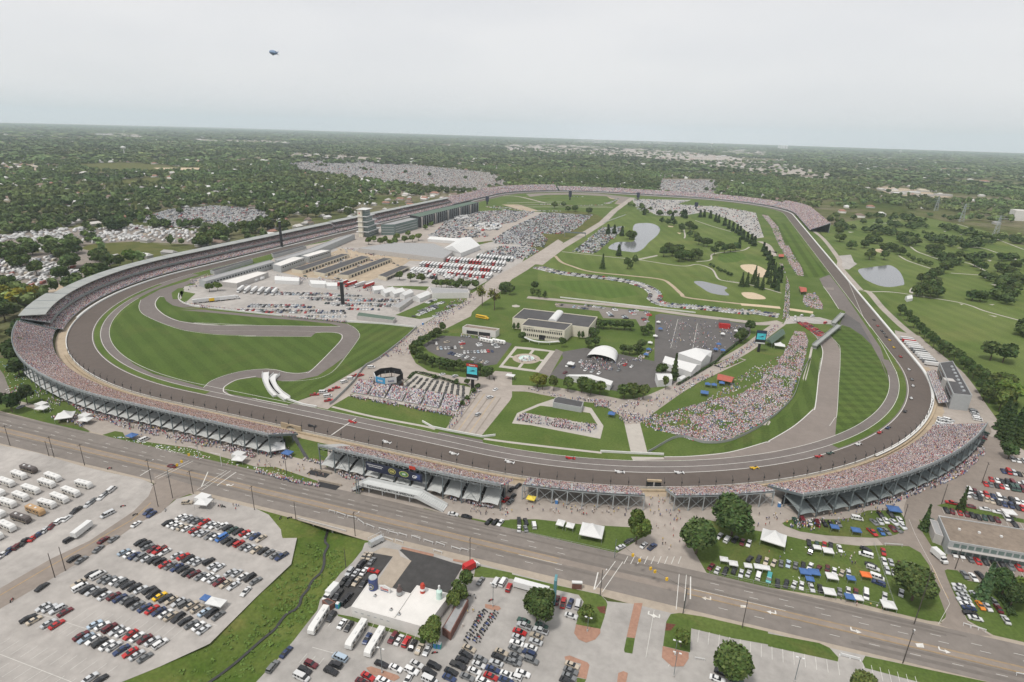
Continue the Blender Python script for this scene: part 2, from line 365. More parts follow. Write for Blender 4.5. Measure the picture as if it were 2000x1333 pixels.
# --- south side: walk behind the stands, street, lots
gp('pavement', 'pavement', 1, 'z -60,760 20,770 120,810 180,845 330,886 500,926 650,962 820,996 1000,1041 1200,1086 1375,1122 1500,1147 1650,1172 1750,1197 1840,1215 1960,1262 2120,1300 2200,900 1960,820 1870,760 1840,780 1815,830 1760,868 1700,890 1600,920 1500,938 1400,948 1256,955 1120,947 1000,933 824,897 680,870 600,850 500,826 400,802 300,780 199,745 150,715')
gp('sidewalk', 'sidewalk', 2, 'z -250,750 0,803 75,820 175,843 250,860 325,883 400,900 500,925 575,945 650,963 750,985 825,995 925,1020 1000,1041 1100,1064 1200,1086 1375,1122 1500,1147 1650,1172 1750,1197 1835,1216 1950,1243 2060,1268 2200,1300 2200,1400 1925,1335 1825,1315 1690,1285 1620,1268 1500,1237 1375,1207 1307,1201 1172,1164 1000,1122 930,1104 847,1087 710,1055 582,1016 500,994 380,968 275,937 160,911 70,884 0,870 -250,815')
ROAD_T = lambda x: -813.5+.0286*(x+132); ROAD_B = lambda x: -838+.0365*(x+133)
sheet('street', 'asphalt', 3, [(x, ROAD_T(x)) for x in range(-600, 621, 60)]+[(x, ROAD_B(x)) for x in range(600, -601, -60)])
def lane(f): return lambda x: ROAD_T(x)*(1-f)+ROAD_B(x)*f
sheet('centre_lane', 'brown_asphalt', 4, [(x, lane(.50)(x)) for x in range(-600, 621, 60)]+[(x, lane(.645)(x)) for x in range(600, -601, -60)])
def mark(x0, x1, f, wd, mat='white_line', lev=5):
    n = max(2, int(abs(x1-x0)/25)+1); xs = np.linspace(x0, x1, n); L_ = lane(f)
    sheet('road_marking', mat, lev, [(x, L_(x)+wd/2) for x in xs]+[(x, L_(x)-wd/2) for x in xs[::-1]])
for x0, x1 in ((-560, 163), (212, 560)):
    for f in (.505, .525, .635, .652): mark(x0, x1, f, .12, 'yellow_line')
for i, x in enumerate(np.arange(-560, 560, 12.2)):
    if 165 < x < 212 or -45 < x < -18: continue
    for f, o in ((.24, 0), (.37, 1.7), (.80, 3.2)): mark(x+o, x+o+3.2, f, .16)
mark(215, 247, .495, .18); mark(147, 165, .66, .18)
for s_ in ('c 808,388 648,608', 'c 866,392 706,628', 'c 1306,488 1282,765', 'c 1362,495 1346,700', 'e 1480,800 1210,935', 'e 1510,805 1230,945', 'e 1770,880 1540,1030', 'e 1805,880 1575,1035'): gr('road_marking', 'white_line', 5, s_, .25, 0)
for s_ in ('c 672,475 640,610', 'c 1395,508 1393,685', 'e 1625,890 1575,1005', 'e 1845,892 1695,997', 'e 1180,868 1095,920'): gr('road_marking', 'white_line', 5, s_, .45, 0)
def arrow(s_, flip=1, k=1.0):
    p = W1(s_); P = [(0,-.25),(1.8,-.25),(1.8,-.9),(3.4,0),(1.8,.9),(1.8,.25),(.6,.25),(.45,.6),(.5,1.5),(.1,1.5),(-.05,.6)]
    sheet('road_marking', 'white_line', 5, [(p[0]+flip*a*k, p[1]+b*k) for a, b in P])
for s_, f in (('c 1555,690', -1), ('d 65,800', -1), ('d 645,925', 1), ('d 1335,1080', 1), ('e 1810,1000', -1), ('c 1060,800', 1), ('c 1155,830', -1)): arrow(s_, f)
for s_ in ('c 1785,730 1830,735 1835,755 1785,750', 'd 1150,1030 1210,1030 1220,1065 1165,1060'): gp('road_marking', 'white_line', 5, s_)
for i in range(46):   # worn dark wheel tracks
    x = random.uniform(-300, 330); mark(x, x+random.uniform(30, 140), random.choice((.09, .17, .31, .44, .73, .88))+random.uniform(-.02, .02), random.uniform(.7, 1.6), 'tyre_mark', 3.6)
# side street to the south-west, parking lots
gp('side_street', 'brown_asphalt', 3, 'z -260,1275 0,1150 100,1092 175,1057 260,1000 290,970 302,942 300,925 400,955 375,964 340,977 315,1002 270,1022 215,1062 130,1114 0,1190 -200,1290')
gr('road_marking', 'yellow_line', 4, 'a -200,750 0,655 350,450 700,255 1040,60 e 1180,1130', .25, 0)
gp('parking_lot', 'concrete', 2, 'z -300,812 0,870 70,884 160,911 225,926 275,936 298,945 303,957 290,972 260,1002 175,1059 100,1094 0,1152 -300,1296')
gp('parking_lot', 'concrete', 2, 'z -200,1290 0,1188 130,1112 215,1060 270,1020 315,1000 345,975 380,966 500,994 525,1006 b 195,140 200,180 208,207 320,205 275,410 0,670 a 1640,1030 1600,1050 1250,1210 950,1332 z 160,1370 -300,1600')
gp('parking_lot', 'lot_grey', 2, 'b -100,1440 0,1332 190,1130 300,1000 400,870 480,770 500,690 570,600 660,480 750,400 830,300 850,245 1000,215 1130,262 1390,325 1540,370 1720,398 2000,478 c 380,578 690,645 745,700 960,722 1240,792 1500,822 2000,938 d 480,1064 760,1124 1300,1244 1700,1328 2300,1450 2300,1800 z 1000,1700 300,1500')
gp('dark_paving', 'dark_asphalt', 3, 'b 920,325 1070,350 950,510 930,600 780,720 700,760 560,690 640,600 720,480 840,380')
gp('dark_paving', 'dark_asphalt', 3, 'b 1120,300 1210,385 1060,590 1180,640 1500,660 1560,520 1620,420 1540,400 1390,352 1150,290')
gp('driveway', 'sidewalk', 4, 'b 910,320 990,280 1110,300 1130,350 1215,385 1060,600 940,560 1072,352')
for s_ in ('b 1720,420 2000,478 c 0,490 380,582 690,648 735,695 745,725 560,705 520,650 340,610 0,525 b 1700,510', 'c 560,705 690,690 745,725 720,830 690,918 500,880 540,750', 'c 1240,800 1310,792 1500,822 2000,938 2000,1038 1700,985 1400,912 1390,1100 1180,1050 1205,860',
           'd 0,952 400,1027 480,1064 550,1140 545,1172 450,1150 0,1052', 'd 760,1128 1300,1244 1700,1328 1950,1385 1700,1420 1180,1332 760,1222 735,1172', 'c 895,982 960,990 940,1110 880,1100 875,1080', 'c 510,1297 580,1312 560,1345 500,1345', 'b 630,800 800,830 820,850 1080,920 1290,990 1280,1010 1080,950 800,870 640,815'): gp('lawn', 'lawn', 3, s_)
for s_ in ('c 500,882 690,917 690,950 650,1000 580,1025 520,1000 485,950', 'c 955,715 1020,715 960,990 895,980', 'c 1177,1052 1380,1102 1380,1150 1340,1210 1250,1212 1170,1140', 'c 410,1135 450,1125 590,1180 605,1200 580,1310 510,1292 540,1190 500,1180 420,1168', 'c 830,1262 870,1247 905,1262 890,1340 820,1340', 'b 860,1222 900,1210 1110,1280 1125,1300 1080,1325 900,1272', 'b 1790,722 1900,740 1915,760 1880,780 1790,752', 'b 1140,275 1390,332 1385,352 1135,292', 'b 1540,370 1720,402 1700,417 1540,387'): gp('brick_paving', 'brick', 5, s_)
for s_ in ('c 660,745 730,738 730,800 690,790', 'c 1205,872 1280,882 1240,930 1195,930'): gp('flower_bed', 'mulch', 5, s_)
# stall lines
def stalls(a_, b_, n, d_, wd=.13, mat='white_line'):
    """n painted lines between a_ and b_, each reaching to the offset given by d_ (two pixels)"""
    a, b = W1(a_)[:2], W1(b_)[:2]; p, q = (x[:2] for x in W(d_)); v = q-p
    for i in range(n):
        s = a+(b-a)*i/max(1, n-1); sheet('parking_line', mat, 4, ribbon_pts([s, s+v], wd))
def rowline(s_, wd=.14): gr('parking_line', 'white_line', 4, s_, wd, 0)
stalls('a -140,1060', 'a 790,1300', 13, 'a 100,1150 240,1060'); stalls('a -240,1230', 'a 460,1400', 9, 'a 100,1250 240,1160'); stalls('a 290,920', 'a 1040,1110', 14, 'a 290,920 400,850'); stalls('a 560,850', 'a 1320,1010', 12, 'a 500,870 630,780'); stalls('a 170,880', 'a 400,950', 5, 'a 160,880 270,810')
rowline('a 0,1115 560,1332'); rowline('a 280,790 1200,1085'); rowline('a 720,650 1700,890'); rowline('a 1010,290 1960,580'); rowline('A 880,565 1400,700')
stalls('a 600,640', 'a 1620,960', 26, 'a 600,640 680,580', .1); stalls('a 960,350', 'a 1850,610', 24, 'a 960,350 1040,290', .1); stalls('a 1100,420', 'a 1800,590', 16, 'a 1000,360 1080,300', .1)
stalls('c 1450,1020', 'd 560,1280', 14, 'c 1450,1020 1462,925'); stalls('d 760,1290', 'd 1180,1400', 7, 'c 1450,1020 1462,925')
stalls('b 560,900', 'b 640,820', 1, 'b 560,910 640,815'); stalls('b 800,960', 'b 1340,1110', 9, 'b 1000,1070 1060,950'); stalls('b 400,1110', 'b 600,1160', 4, 'b 590,1100 530,1175'); rowline('b 440,1060 640,1115'); rowline('c 1110,770 1045,1140'); rowline('c 1290,1100 1220,1210')
stalls('M 450,820', 'M 2100,1200', 11, 'M 880,920 920,1010'); stalls('h 1380,1220', 'h 2000,1340', 12, 'h 1400,1215 1380,1170'); rowline('d 1330,30 1870,125', .3)
for k in range(9): a = W1('c %g,350' % (905+52*k)); sheet('road_marking', 'white_line', 4, ribbon_pts([a[:2], a[:2]+np.array([-.8, -5.0])], .25))
# --- grass between street and stands, camping meadows
for s_ in ('e -300,-60 0,0 190,0 260,170 480,320 620,400 640,440 520,430 440,470 470,520 600,530 700,575 690,582 580,560 0,412 -300,340', 'e 800,600 900,570 960,580 980,620 1180,660 1480,700 1800,790 2000,850 f 150,850 480,960 500,1015 350,990 130,925 0,893 e 1500,785 1000,660', 'f 720,1062 780,1050 870,1080 860,1100 720,1080',
           'f 200,600 240,580 330,590 380,590 520,610 560,640 560,860 540,830 440,800 360,790 280,770 210,650', 'c -20,60 200,60 550,100 1070,130 1080,160 800,335 560,275 0,155', 'f 1310,1172 1500,1222 1700,1252 1800,1272 2000,1265 2000,1337 1600,1265 1310,1195',
           'd -640,200 -480,60 -200,130 130,185 300,225 500,245 720,268 900,262 1100,270 1190,320 1260,420 1300,560 1390,800 1385,830 1340,862 1250,852 1000,792 600,688 0,592 -480,478', 'd 110,90 150,70 230,50 400,60 560,60 640,50 700,20 780,-10 1030,-10 1070,60 1080,140 1000,180 850,205 700,200 450,185 250,155 130,110', 'd 1180,60 1230,90 1330,230 1400,330 1380,400 1330,340 1270,260 1200,150',
           'd 1380,460 1400,450 1480,460 1560,540 2000,600 2400,700 2400,1120 2000,1020 1760,965 1650,900 1560,850 1480,700 1400,520', 'h 1320,1150 1400,1130 1600,1170 2000,1260 2000,1290 1700,1230 1400,1180'): gp('grass', 'lawn', 2.5 if s_[0] != 'f' else 2, s_)
gp('creek_water', 'creek_water', 2.6, 'f 262,590 312,600 362,700 420,790 385,790 335,700 295,640')
gp('driveway', 'pavement', 3, 'e 130,330 330,380 300,412 120,352'); gp('lane', 'asphalt', 3, 'e -250,-60 0,90 30,130 90,290 60,312 0,330 -250,260')
gp('hotel_drive', 'brown_asphalt', 2, 'd 1390,830 1300,560 1260,420 1190,320 1100,270 900,262 850,205 1000,180 1080,140 1070,60 1060,-30 1090,-120 1230,-240 1540,-420 1650,-560 1700,-700 1850,-700 1960,-420 2600,-400 2600,640 2000,600 1560,540 1480,460 1400,520 1480,700 1560,860 1750,975 1550,960 1340,885')
gr('road_marking', 'yellow_line', 4, 'd 1410,680 1340,560 1280,420', .2, 0); gr('road_marking', 'white_line', 4, 'd 1330,880 1420,720 1300,460 1150,180 1100,60', .12, 0)
# --- track
ring('infield', 'lawn', 1, 0, OLEN, -16, -80); P_ = [oval(s, -70)[0] for s in np.linspace(0, OLEN, 160)[:-1]]; sheet('infield', 'lawn', .8, P_)
ring('race_track', 'track_asphalt', 3, 0, OLEN, -16.6, 0)
S_SW0, S_SE1 = s_px('i 1640,120'), s_px('m 1560,900')+OLEN
ring('track_apron', 'apron_asphalt', 2.5, S_SW0+20, S_SE1-60, -27.5, -16)
ring('grass_verge', 'lawn', 3.4, s_px('i 1280,225'), s_px('i 1600,1085'), -21.4, -17.4); ring('grass_verge', 'lawn', 3.4, s_px('h 525,690'), S_SE1-OLEN-40, -22.3, -17.6)
ring('track_line', 'white_line', 4, 0, OLEN, -16.75, -16.4); ring('track_line', 'white_line', 4, s_px('i 1100,330'), S_SE1-90, -22.1, -21.8); ring('track_line', 'white_line', 4, s_px('i 1100,330'), S_SE1-100, -27.9, -27.6)
ring('track_dark_line', 'dark_asphalt', 3.3, -260, 380, -9, -5.5) if False else None
ring('outer_verge', 'dirt', 2, -QA-330, QA+40, .6, 7); ring('outer_verge', 'lawn', 1.5, QA, QA+OL, .6, 22); ring('outer_verge', 'gravel', 1.5, QA+OL, OLEN-QA-330, .6, 30)
gr('track_line', 'white_line', 4, 'f 590,602 780,470', .6, 0); gr('track_line', 'white_line', 4, 'm 1250,270 1430,700 1500,800', .3, 0)
# road course, south-west
gp('road_course', 'apron_asphalt', 2.6, 'i 1640,130 1440,240 1400,280 1390,330 1420,370 1500,395 1570,405 j 0,600 400,645 1000,695 1500,745 1640,765 1720,810 1762,870 1740,930 1600,1120 1500,1230 1380,1290 1200,1320 1000,1325 f 180,176 0,150 e 1850,170 1760,220 1745,250 1770,275 1590,232 i 1400,975 1050,850 890,690 860,610 880,540 960,440 1100,345 1250,262 1440,205')
gp('mown_lawn', 'mown_west', 3.2, 'i 1100,345 1085,400 1110,450 1180,490 1300,540 1450,585 1700,615 2000,625 j 600,884 1290,890 1330,855 1400,848 1500,850 1560,860 1590,885 1570,930 1500,1020 1400,1120 1300,1210 1230,1240 1150,1248 1050,1240 950,1215 850,1205 700,1215 550,1240 400,1285 300,1330 i 1590,1030 1400,975 1200,925 1050,850 950,770 890,690 860,610 880,540 960,440')
gp('mown_lawn', 'mown_west', 3.2, 'i 1245,325 1215,365 1225,410 1290,465 1400,510 1600,538 j 0,718 150,755 400,777 900,783 1400,790 1570,792 1480,765 1200,735 800,705 400,665 0,628 i 1600,425 1450,412 1350,388 1300,355 1280,320')
gp('mown_lawn', 'lawn', 3.2, 'i 1390,255 1440,250 1400,290 1400,340 1350,340 1340,290')
gp('mown_lawn', 'mown_west', 3.2, 'e 2000,150 1880,175 1790,215 1760,250 1790,280 1900,300 2000,315 f 0,320 250,367 300,350 250,320 60,250 0,150')
gp('mown_lawn', 'mown_inner', 3.2, 'j 1530,745 2000,775 k 570,805 430,930 200,1110 0,1190 f 930,10 800,85 620,190 430,300 300,345 260,320 180,240 190,180 300,178 480,140 600,60 680,0 j 1500,1240 1740,930 1762,870 1720,810 1640,760')
for s_, wd in (('i 1280,322 1245,322 1214,365 1225,411 1290,466 1400,511 1600,539 1800,543 2000,545 j 150,756 400,778 900,784 1570,792', .9), ('i 1100,345 1085,400 1110,450 1180,490 1300,540 1450,585 1700,617 2000,627 j 600,886 1290,890', .5), ('j 1330,855 1400,848 1500,849 1570,862 1592,888 1560,950 1300,1212 1230,1241 1150,1249 1050,1241 950,1216 850,1206', .8),
               ('e 2000,142 1850,170 1765,215 1745,245 1760,272 1850,302 2000,318 f 0,320 250,368', .9), ('j 850,1206 700,1216 550,1241 400,1286 300,1331 e 1590,232', .5), ('j 1640,765 1720,810 1762,870 1740,930 1600,1120 1500,1230 1380,1290 1200,1320 1000,1325', .4), ('j 300,832 900,830 1400,845', .25)): gr('kerb_line', 'white_line', 4.2, s_, wd*.6)
# south-east
gp('road_course', 'runoff', 2.7, 'm 790,740 900,760 1000,830 1100,880 1170,950 1205,1020 1195,1330 h 555,100 540,420 525,610 300,680 0,750 g 2000,745 1600,792 1000,805 930,780 1000,785 1200,772 1400,765 1700,735 2000,652 h 0,652 200,535 340,410 370,370 400,100 m 1000,1250 1035,1050 1015,960 960,880 870,800')
gp('mown_lawn', 'mown_east', 3.2, 'm 1180,780 1300,800 1400,880 1520,1000 1600,1130 1680,1330 h 880,0 930,100 945,200 930,290 860,400 750,490 600,575 525,605 540,420 555,100 m 1195,1330 1205,1020 1170,950 1110,880 1150,800')
gp('road_course', 'apron_asphalt', 2.8, 'm 1000,325 1100,285 1250,480 1400,700 1600,1000 1700,1330 1640,1330 1600,1130 1500,950 1420,870 1310,790 1250,640 1190,620 1100,480 1040,400')
gp('dark_paving', 'lot_asphalt', 2.9, 'm 1250,660 1400,760 1530,990 1420,880 1300,800 1200,770')
gp('mown_lawn', 'mown_inner', 2.6, 'm 950,985 1015,965 1035,1050 1000,1250 h 415,0 400,100 370,370 200,530 0,650 g 2000,652 1700,735 1530,745 1600,710 1800,620 2000,490 h 0,520 150,430 250,290 330,0 m 850,1250 900,1130')
gp('mown_lawn', 'mown_back', 2, 's 840,480 920,520 1000,570 1100,590 1200,720 1400,990 1480,1080 1400,1110 1250,1110 1230,1050 1000,650')
for s_, wd in (('m 1015,965 1035,1050 1000,1250 h 415,0 400,100 370,370 340,412 200,533 0,652 g 2000,652 1700,735 1400,767 1190,772', .9), ('m 1110,885 1170,950 1205,1020 1195,1330 h 557,100 540,420 520,470 480,530', .4), ('m 790,740 870,800 960,880 1015,960', .4), ('m 1040,400 1100,480 1190,620', .8), ('m 1570,905 1630,1000 1760,1250', .5)): gr('kerb_line', 'white_line', 4.2, s_, wd*.6)
gr('service_path', 'pale_concrete', 2.9, 'm 930,990 900,1130 850,1300 h 330,0 250,290 150,430 0,525 g 2000,495 1800,620 1620,710 1530,742', 1.6)
gr('service_path', 'pale_concrete', 2.9, 'f 595,380 900,455 1300,530 1400,555', 2.0, 3); gr('service_path', 'pale_concrete', 2.9, 'f 1780,630 2000,660 g 340,700 700,740', 2.0, 3)
gp('concrete_apron', 'pale_concrete', 3.1, 'g 930,770 1180,775 1190,790 945,800'); gp('road_course', 'apron_asphalt', 2.9, 'f 1430,575 1770,640 1780,690 1410,600')
gp('concrete_apron', 'runoff', 3.0, 'm 1050,410 1140,410 1145,435 1060,430')
# --- infield pavements
gp('infield_paving', 'pavement', 2, 'f 1480,555 1620,360 1800,150 1870,100 2000,110 g 0,120 0,300 f 1985,330 1760,608')
gp('infield_paving', 'pavement', 2, 'k 0,1190 200,1110 430,930 580,800 760,700 1150,440 1290,330 1600,160 1800,40 1950,-60 2000,-30 1900,60 1650,240 1500,330 1400,440 1200,570 1110,650 1100,690 900,790 780,850 650,900 510,1000 510,1060 560,1150 680,1225 850,1260 1040,1290 1170,1280 1330,1290 1330,1330 f 1840,130 2000,110 2000,240 1900,200 1700,240 1640,200 1500,190 1250,110 1180,170 1100,240 900,200 720,300 600,370 560,400 480,385 300,350 420,290 700,110 930,10')
gp('infield_paving', 'concrete', 2.1, 'i 1440,240 1530,225 1620,190 j 480,300 900,220 1500,20 2000,20 k 400,20 900,0 1150,0 1480,-80 1750,-100 1600,160 1290,330 1090,440 1090,520 760,690 570,805 j 2000,770 1640,750 1000,690 200,605 60,590 0,560 i 1430,370 1400,330')
gp('infield_paving', 'pavement', 1.9, 'j 480,300 i 1530,225 j 100,330 860,180 p 0,1000 600,880 1000,700 q 0,650 400,600 800,500 1300,480 1750,500 1300,700 k 1750,-100 900,0 j 2000,20 1100,220')
gp('infield_paving', 'dirt', 2.3, 'j 900,240 1100,210 1560,40 p 700,960 1400,1060 1750,1080 k 840,160 500,150 400,220 150,330 0,370 j 2000,380 1400,320 1200,310')
gp('infield_lawn', 'rough_grass', 1.6, 'q 900,740 1300,700 1750,510 2000,480 r 500,480 740,520 900,600 0,1060 q 1300,1060 1000,1000')
gp('infield_lawn', 'lawn', 2.4, 'k 360,680 730,520 1060,510 1060,540 760,690 600,720'); gp('infield_lawn', 'lawn', 2.4, 'k 260,400 460,395 690,400 660,440 460,420')
gp('infield_lawn', 'lawn', 2.4, 'j 0,440 160,470 60,560 0,540 i 1420,330 1440,260')
gp('infield_lot', 'lot_asphalt', 2.5, 'k 630,970 700,930 820,880 1000,890 1440,940 1500,960 1350,1160 1290,1170 1200,1180 1030,1140 800,1090 680,1030')
gp('infield_lot', 'lot_asphalt', 2.5, 'l 230,1040 460,1000 800,1060 1140,1130 1150,680 1200,665 1620,710 2000,760 m 330,770 330,870 300,900 l 1900,1000 1780,1110 1600,1200 1450,1300 g 1280,210 1100,230 850,260 700,240 290,140 400,0')
gp('infield_lot', 'asphalt', 2.6, 'l 0,1240 180,1010 250,1040 110,1290 60,1330 g 290,140'); gp('infield_lot', 'asphalt', 2.5, 'l 170,560 650,600 1100,650 1060,780 1000,790 960,720 640,710 600,640 180,600')
gr('infield_road', 'pavement', 2.6, 'l -100,505 500,560 1000,610 1500,680 2000,740 m 420,765 620,745', 9); gr('infield_road', 'pavement', 2.2, 'm 640,760 668,560 680,380 650,280 590,180 560,60 s 960,900 900,800 820,760', 9)
gr('infield_road', 'pavement', 2.6, 'g 0,235 130,240 290,270 600,320 900,348 1060,325 1200,270 1500,130 1780,0 m 0,1180 300,1000 480,860 620,760', 10)
gp('infield_paving', 'pavement', 2.6, 'g 120,240 320,300 620,330 750,390 860,460 880,520 1000,510 1090,440 1300,290 1500,160 1350,150 1050,320 850,320 700,290 300,220')
gp('infield_road', 'pale_concrete', 2.8, 'g 880,520 1000,510 1060,745 930,745'); gp('infield_paving', 'concrete', 2.6, 'm 690,690 1000,700 1150,740 1130,770 950,765 830,745 780,760 650,770')
for t_ in (.18, .34, .5, .66, .82):   # wheel tracks on the tunnel road
    a, b = W1('f 1480,555'), W1('f 1760,608'); c, d = W1('f 1700,260'), W1('f 1960,320'); sheet('tyre_track', 'dirt' if t_ in (.34, .66) else 'brown_asphalt', 2.3, ribbon_pts([a+(b-a)*t_, c+(d-c)*t_], .9))
gp('infield_paving', 'pale_concrete', 2.3, 'g 0,510 40,430 200,360 320,320 620,390 715,530 690,630 660,625 150,525'); gp('infield_lawn', 'lawn', 2.6, 'g 90,425 220,372 350,385 610,430 670,525 400,480'); gp('infield_paving', 'concrete', 2.6, 'g 60,440 90,430 400,490 660,530 680,560 640,600 30,490')
gp('infield_paving', 'pale_concrete', 2.2, 'f 730,300 900,200 1100,240 1250,120 1500,190 1680,230 1660,300 1580,440 720,290')
# museum garden
gp('garden_path', 'pale_concrete', 2.8, 'k 1370,1190 1530,985 1700,1000 1920,1030 1760,1240'); GDN = W('k 1390,1175 1535,1000 1890,1035 1740,1225'); 
for u0, u1, v0, v1 in ((.03,.46,.05,.46),(.54,.97,.05,.46),(.03,.46,.54,.95),(.54,.97,.54,.95)):
    q_ = [np.array(p[:2]) for p in GDN]; f_ = lambda u, v: (q_[0]*(1-u)+q_[1]*u)*(1-v)+(q_[3]*(1-u)+q_[2]*u)*v
    sheet('garden_lawn', 'lawn', 3.2, [f_(u0,v0), f_(u1,v0), f_(u1,v1), f_(u0,v1)])
c_ = W1('k 1640,1105'); sheet('garden_path', 'sidewalk', 3.5, [(c_[0]+10.5*math.cos(t), c_[1]+10.5*math.sin(t)) for t in np.linspace(0, 6.283, 33)[:-1]])
for s_ in ('l 1150,690 1570,820 1300,1010 1150,690',): pass
for s_ in ('l 1370,720 1300,1000', 'l 1560,760 1510,1040'): gr('parking_line', 'white_line', 3, s_, .28, 0)
stalls('l 1370,720', 'l 1300,1000', 24, 'l 1330,850 1380,855', .12); stalls('l 1560,760', 'l 1510,1040', 22, 'l 1500,850 1550,855', .12)
gp('helipad', 'pale_concrete', 2.8, 'k 1500,585 1540,578 1580,590 1570,602 1530,604 1500,598')
# golf course inside
gp('golf_course', 'golf', 1.5, 'l 0,280 0,200 250,60 r 200,1040 700,680 1150,530 1300,420 1560,540 2000,560 s 150,540 350,570 560,680 620,740 760,790 830,770 920,1000 1050,1160 1030,1290 m 610,600 600,750 420,745 l 1500,660 500,545 0,500')
gp('golf_green', 'golf_green', 2, 's 420,880 560,860 660,880 690,920 600,960 480,970 410,940'); gp('golf_green', 'golf_green', 2, 'l 60,350 500,340 900,400 1000,480 700,520 300,440')
gr('dirt_road', 'dirt', 2.2, 'l 170,100 230,160 330,200 520,255 900,295 1200,330 1300,380 1400,470 1480,512 2000,572', 4.5); gr('dirt_road', 'sand', 2.3, 'm 235,575 430,590 620,608', 9, 0); gr('dirt_road', 'sand', 2.3, 'm 705,622 940,655', 9, 0)
for s_ in ('l 240,60 700,110 990,140 1400,200 1560,185 1700,230 1760,320 1830,345 2000,372 m 100,340 400,400 630,465', 'l 990,140 1170,100', 's 200,960 340,940 370,880 640,850 720,815', 's 190,555 350,610 540,665', 'r 1310,1110 1560,1060', 'r 1900,700 1920,800 1910,840'): gr('golf_path', 'pale_concrete', 2.4, s_, 2.4)
gr('parking_lane', 'lot_grey', 2.3, 'l -20,215 250,275 700,325 950,372 1100,430 1150,490 1140,530 1250,580 1600,612 2000,655 m 300,645 600,690', 13)
for s_ in ('s 640,990 750,985 830,1010 895,1055 880,1090 830,1112 700,1062 640,1020', 'm 240,462 340,458 420,480 470,505 460,525 300,517'): gp('sand_bed', 'sand', 2.2, s_, 3)
for s_ in ('r 1690,675 1770,685 1760,695 1710,690', 'r 1815,765 1870,770 1850,785', 's 10,675 45,678 40,690'): gp('sand_trap', 'sand', 2.2, s_)
gp('pond', 'water', 2.4, 'r 1270,655 1390,640 1500,650 1580,690 1592,740 1550,810 1450,890 1380,970 1280,1020 1150,1010 980,990 920,960 1000,900 1100,885 1250,880 1262,800 1240,720', 3)
gp('pond', 'water', 2.4, 'l 1525,355 1600,348 1700,370 1850,408 1825,440 1870,487 1700,467 1590,405', 3)
# outside, east
gp('golf_course', 'golf', 1.2, 'z 1600,450 1640,435 1700,428 1780,420 1840,432 1920,450 2000,480 2300,540 2300,1000 2000,880 1950,850 1900,770 1830,690 1760,620 1690,560 1640,505')
gp('pond', 'water', 2.4, 'm 1380,250 1400,228 1500,213 1600,200 1700,195 1790,260 1832,370 1790,392 1680,406 1570,387 1450,332 1412,292', 3)
gr('service_road', 'pavement', 2, 's 1350,660 1450,745 1590,930 1600,1000 1700,1120 1800,1230 m 1420,440 1490,460 1600,590 1700,690 1820,800 1950,900 o 430,470 620,620 760,740 870,880 950,1010 1060,1170 1110,1280 h 1760,620', 6.5)
gp('gravel_lot', 'concrete', 2.1, 'm 1190,100 1310,90 1340,160 1370,180 1290,235 1240,230 1200,180'); gp('gravel_lot', 'dirt', 2.0, 'h 1330,330 1380,420 1290,560 1250,540 1210,520')
gp('gravel_lot', 'pavement', 2.1, 'o 210,380 430,430 620,640 900,970 1060,1200 1000,1240 700,1130 620,1000 500,770 330,560 220,430')
for s_ in ('o 0,45 200,50 500,95 750,135 880,170 1000,215 1333,305', 'n 520,680 600,740 700,780 920,850 1250,890 1400,950 1500,1000 1510,1030 1440,1050 1050,1025', 'n 370,800 500,870 800,970', 'n 1130,700 1350,690 1500,710 1650,760 1850,800 1890,850', 'n 540,1290 540,1230 630,1190', 'n 30,370 200,375 260,345 400,335', 'n 1130,385 1300,440 1640,580 2000,720', 'm 1890,460 1900,430 1970,395'): gr('golf_path', 'pale_concrete', 2, s_, 2.6)
gp('sand_trap', 'sand', 2, 'n 60,715 180,715 150,760 80,745', 2)
for s_ in ('n 1450,1065 1580,1075 1500,1090', 'n 1570,1170 1670,1175 1620,1190', 'n 1520,855 1580,858 1560,875', 'n 1155,520 1200,520 1190,532', 'n 945,478 990,480 970,488', 's 1680,665 1740,668 1700,675', 'o 1020,245 1100,260 1080,265', 'o 1025,155 1080,155 1060,163', 'o 770,148 810,155 790,160'): gp('sand_trap', 'pale_concrete', 2, s_)
# outside, west: camp grounds and car parks on grass and gravel
gp('camp_ground', 'gravel', 1, 't -300,420 0,400 500,325 900,335 1330,300 1950,365 1900,490 1300,460 800,490 300,480 -300,560'); gp('camp_ground', 'gravel', 1, 't -400,640 0,600 500,560 800,490 900,560 1150,650 900,800 600,940 430,1020 100,960 -400,900')
gp('meadow', 'rough_grass', 1.5, 't 800,520 900,490 1000,480 1250,468 1500,478 1700,540 1560,610 1300,610 1000,565 830,540', 3)
gr('camp_road', 'dirt', 1.7, 't 300,440 800,460 1250,420 1700,330 2000,330', 6); gr('camp_road', 'dirt', 1.7, 't 420,960 600,920 560,880', 8)
gp('car_park', 'gravel', 1, 'z 265,428 330,410 420,402 500,408 540,420 530,440 440,450 300,442'); gp('car_park', 'gravel', 1, 'z 555,315 640,308 760,318 960,338 1000,362 930,378 700,352 580,335'); gp('car_park', 'gravel', 1, 'z 1290,350 1400,351 1398,388 1285,378')
gp('field', 'rough_grass', 1, 'z 240,352 300,348 350,352 300,362 235,362'); gp('field', 'rough_grass', 1, 'z 140,322 250,318 390,330 300,338 200,336'); gp('bare_field', 'sand', 1, 'z 300,328 390,328 395,336 320,336')
gp('camp_ground', 'concrete', 1.4, 'r 1230,330 2000,340 s 0,400 420,420 780,480 860,720 780,730 560,560 300,470 0,520 r 1560,540 1300,480'); gp('pit_lawn', 'dirt', 2, 'r 900,290 1230,310 1080,400 1000,390 1050,340 940,320'); gp('pit_lawn', 'dirt', 2, 'q 1200,400 1420,400 1700,485 1520,492'); gr('infield_road', 'pale_concrete', 2, 'r -600,440 0,430 980,435', 4, 0)
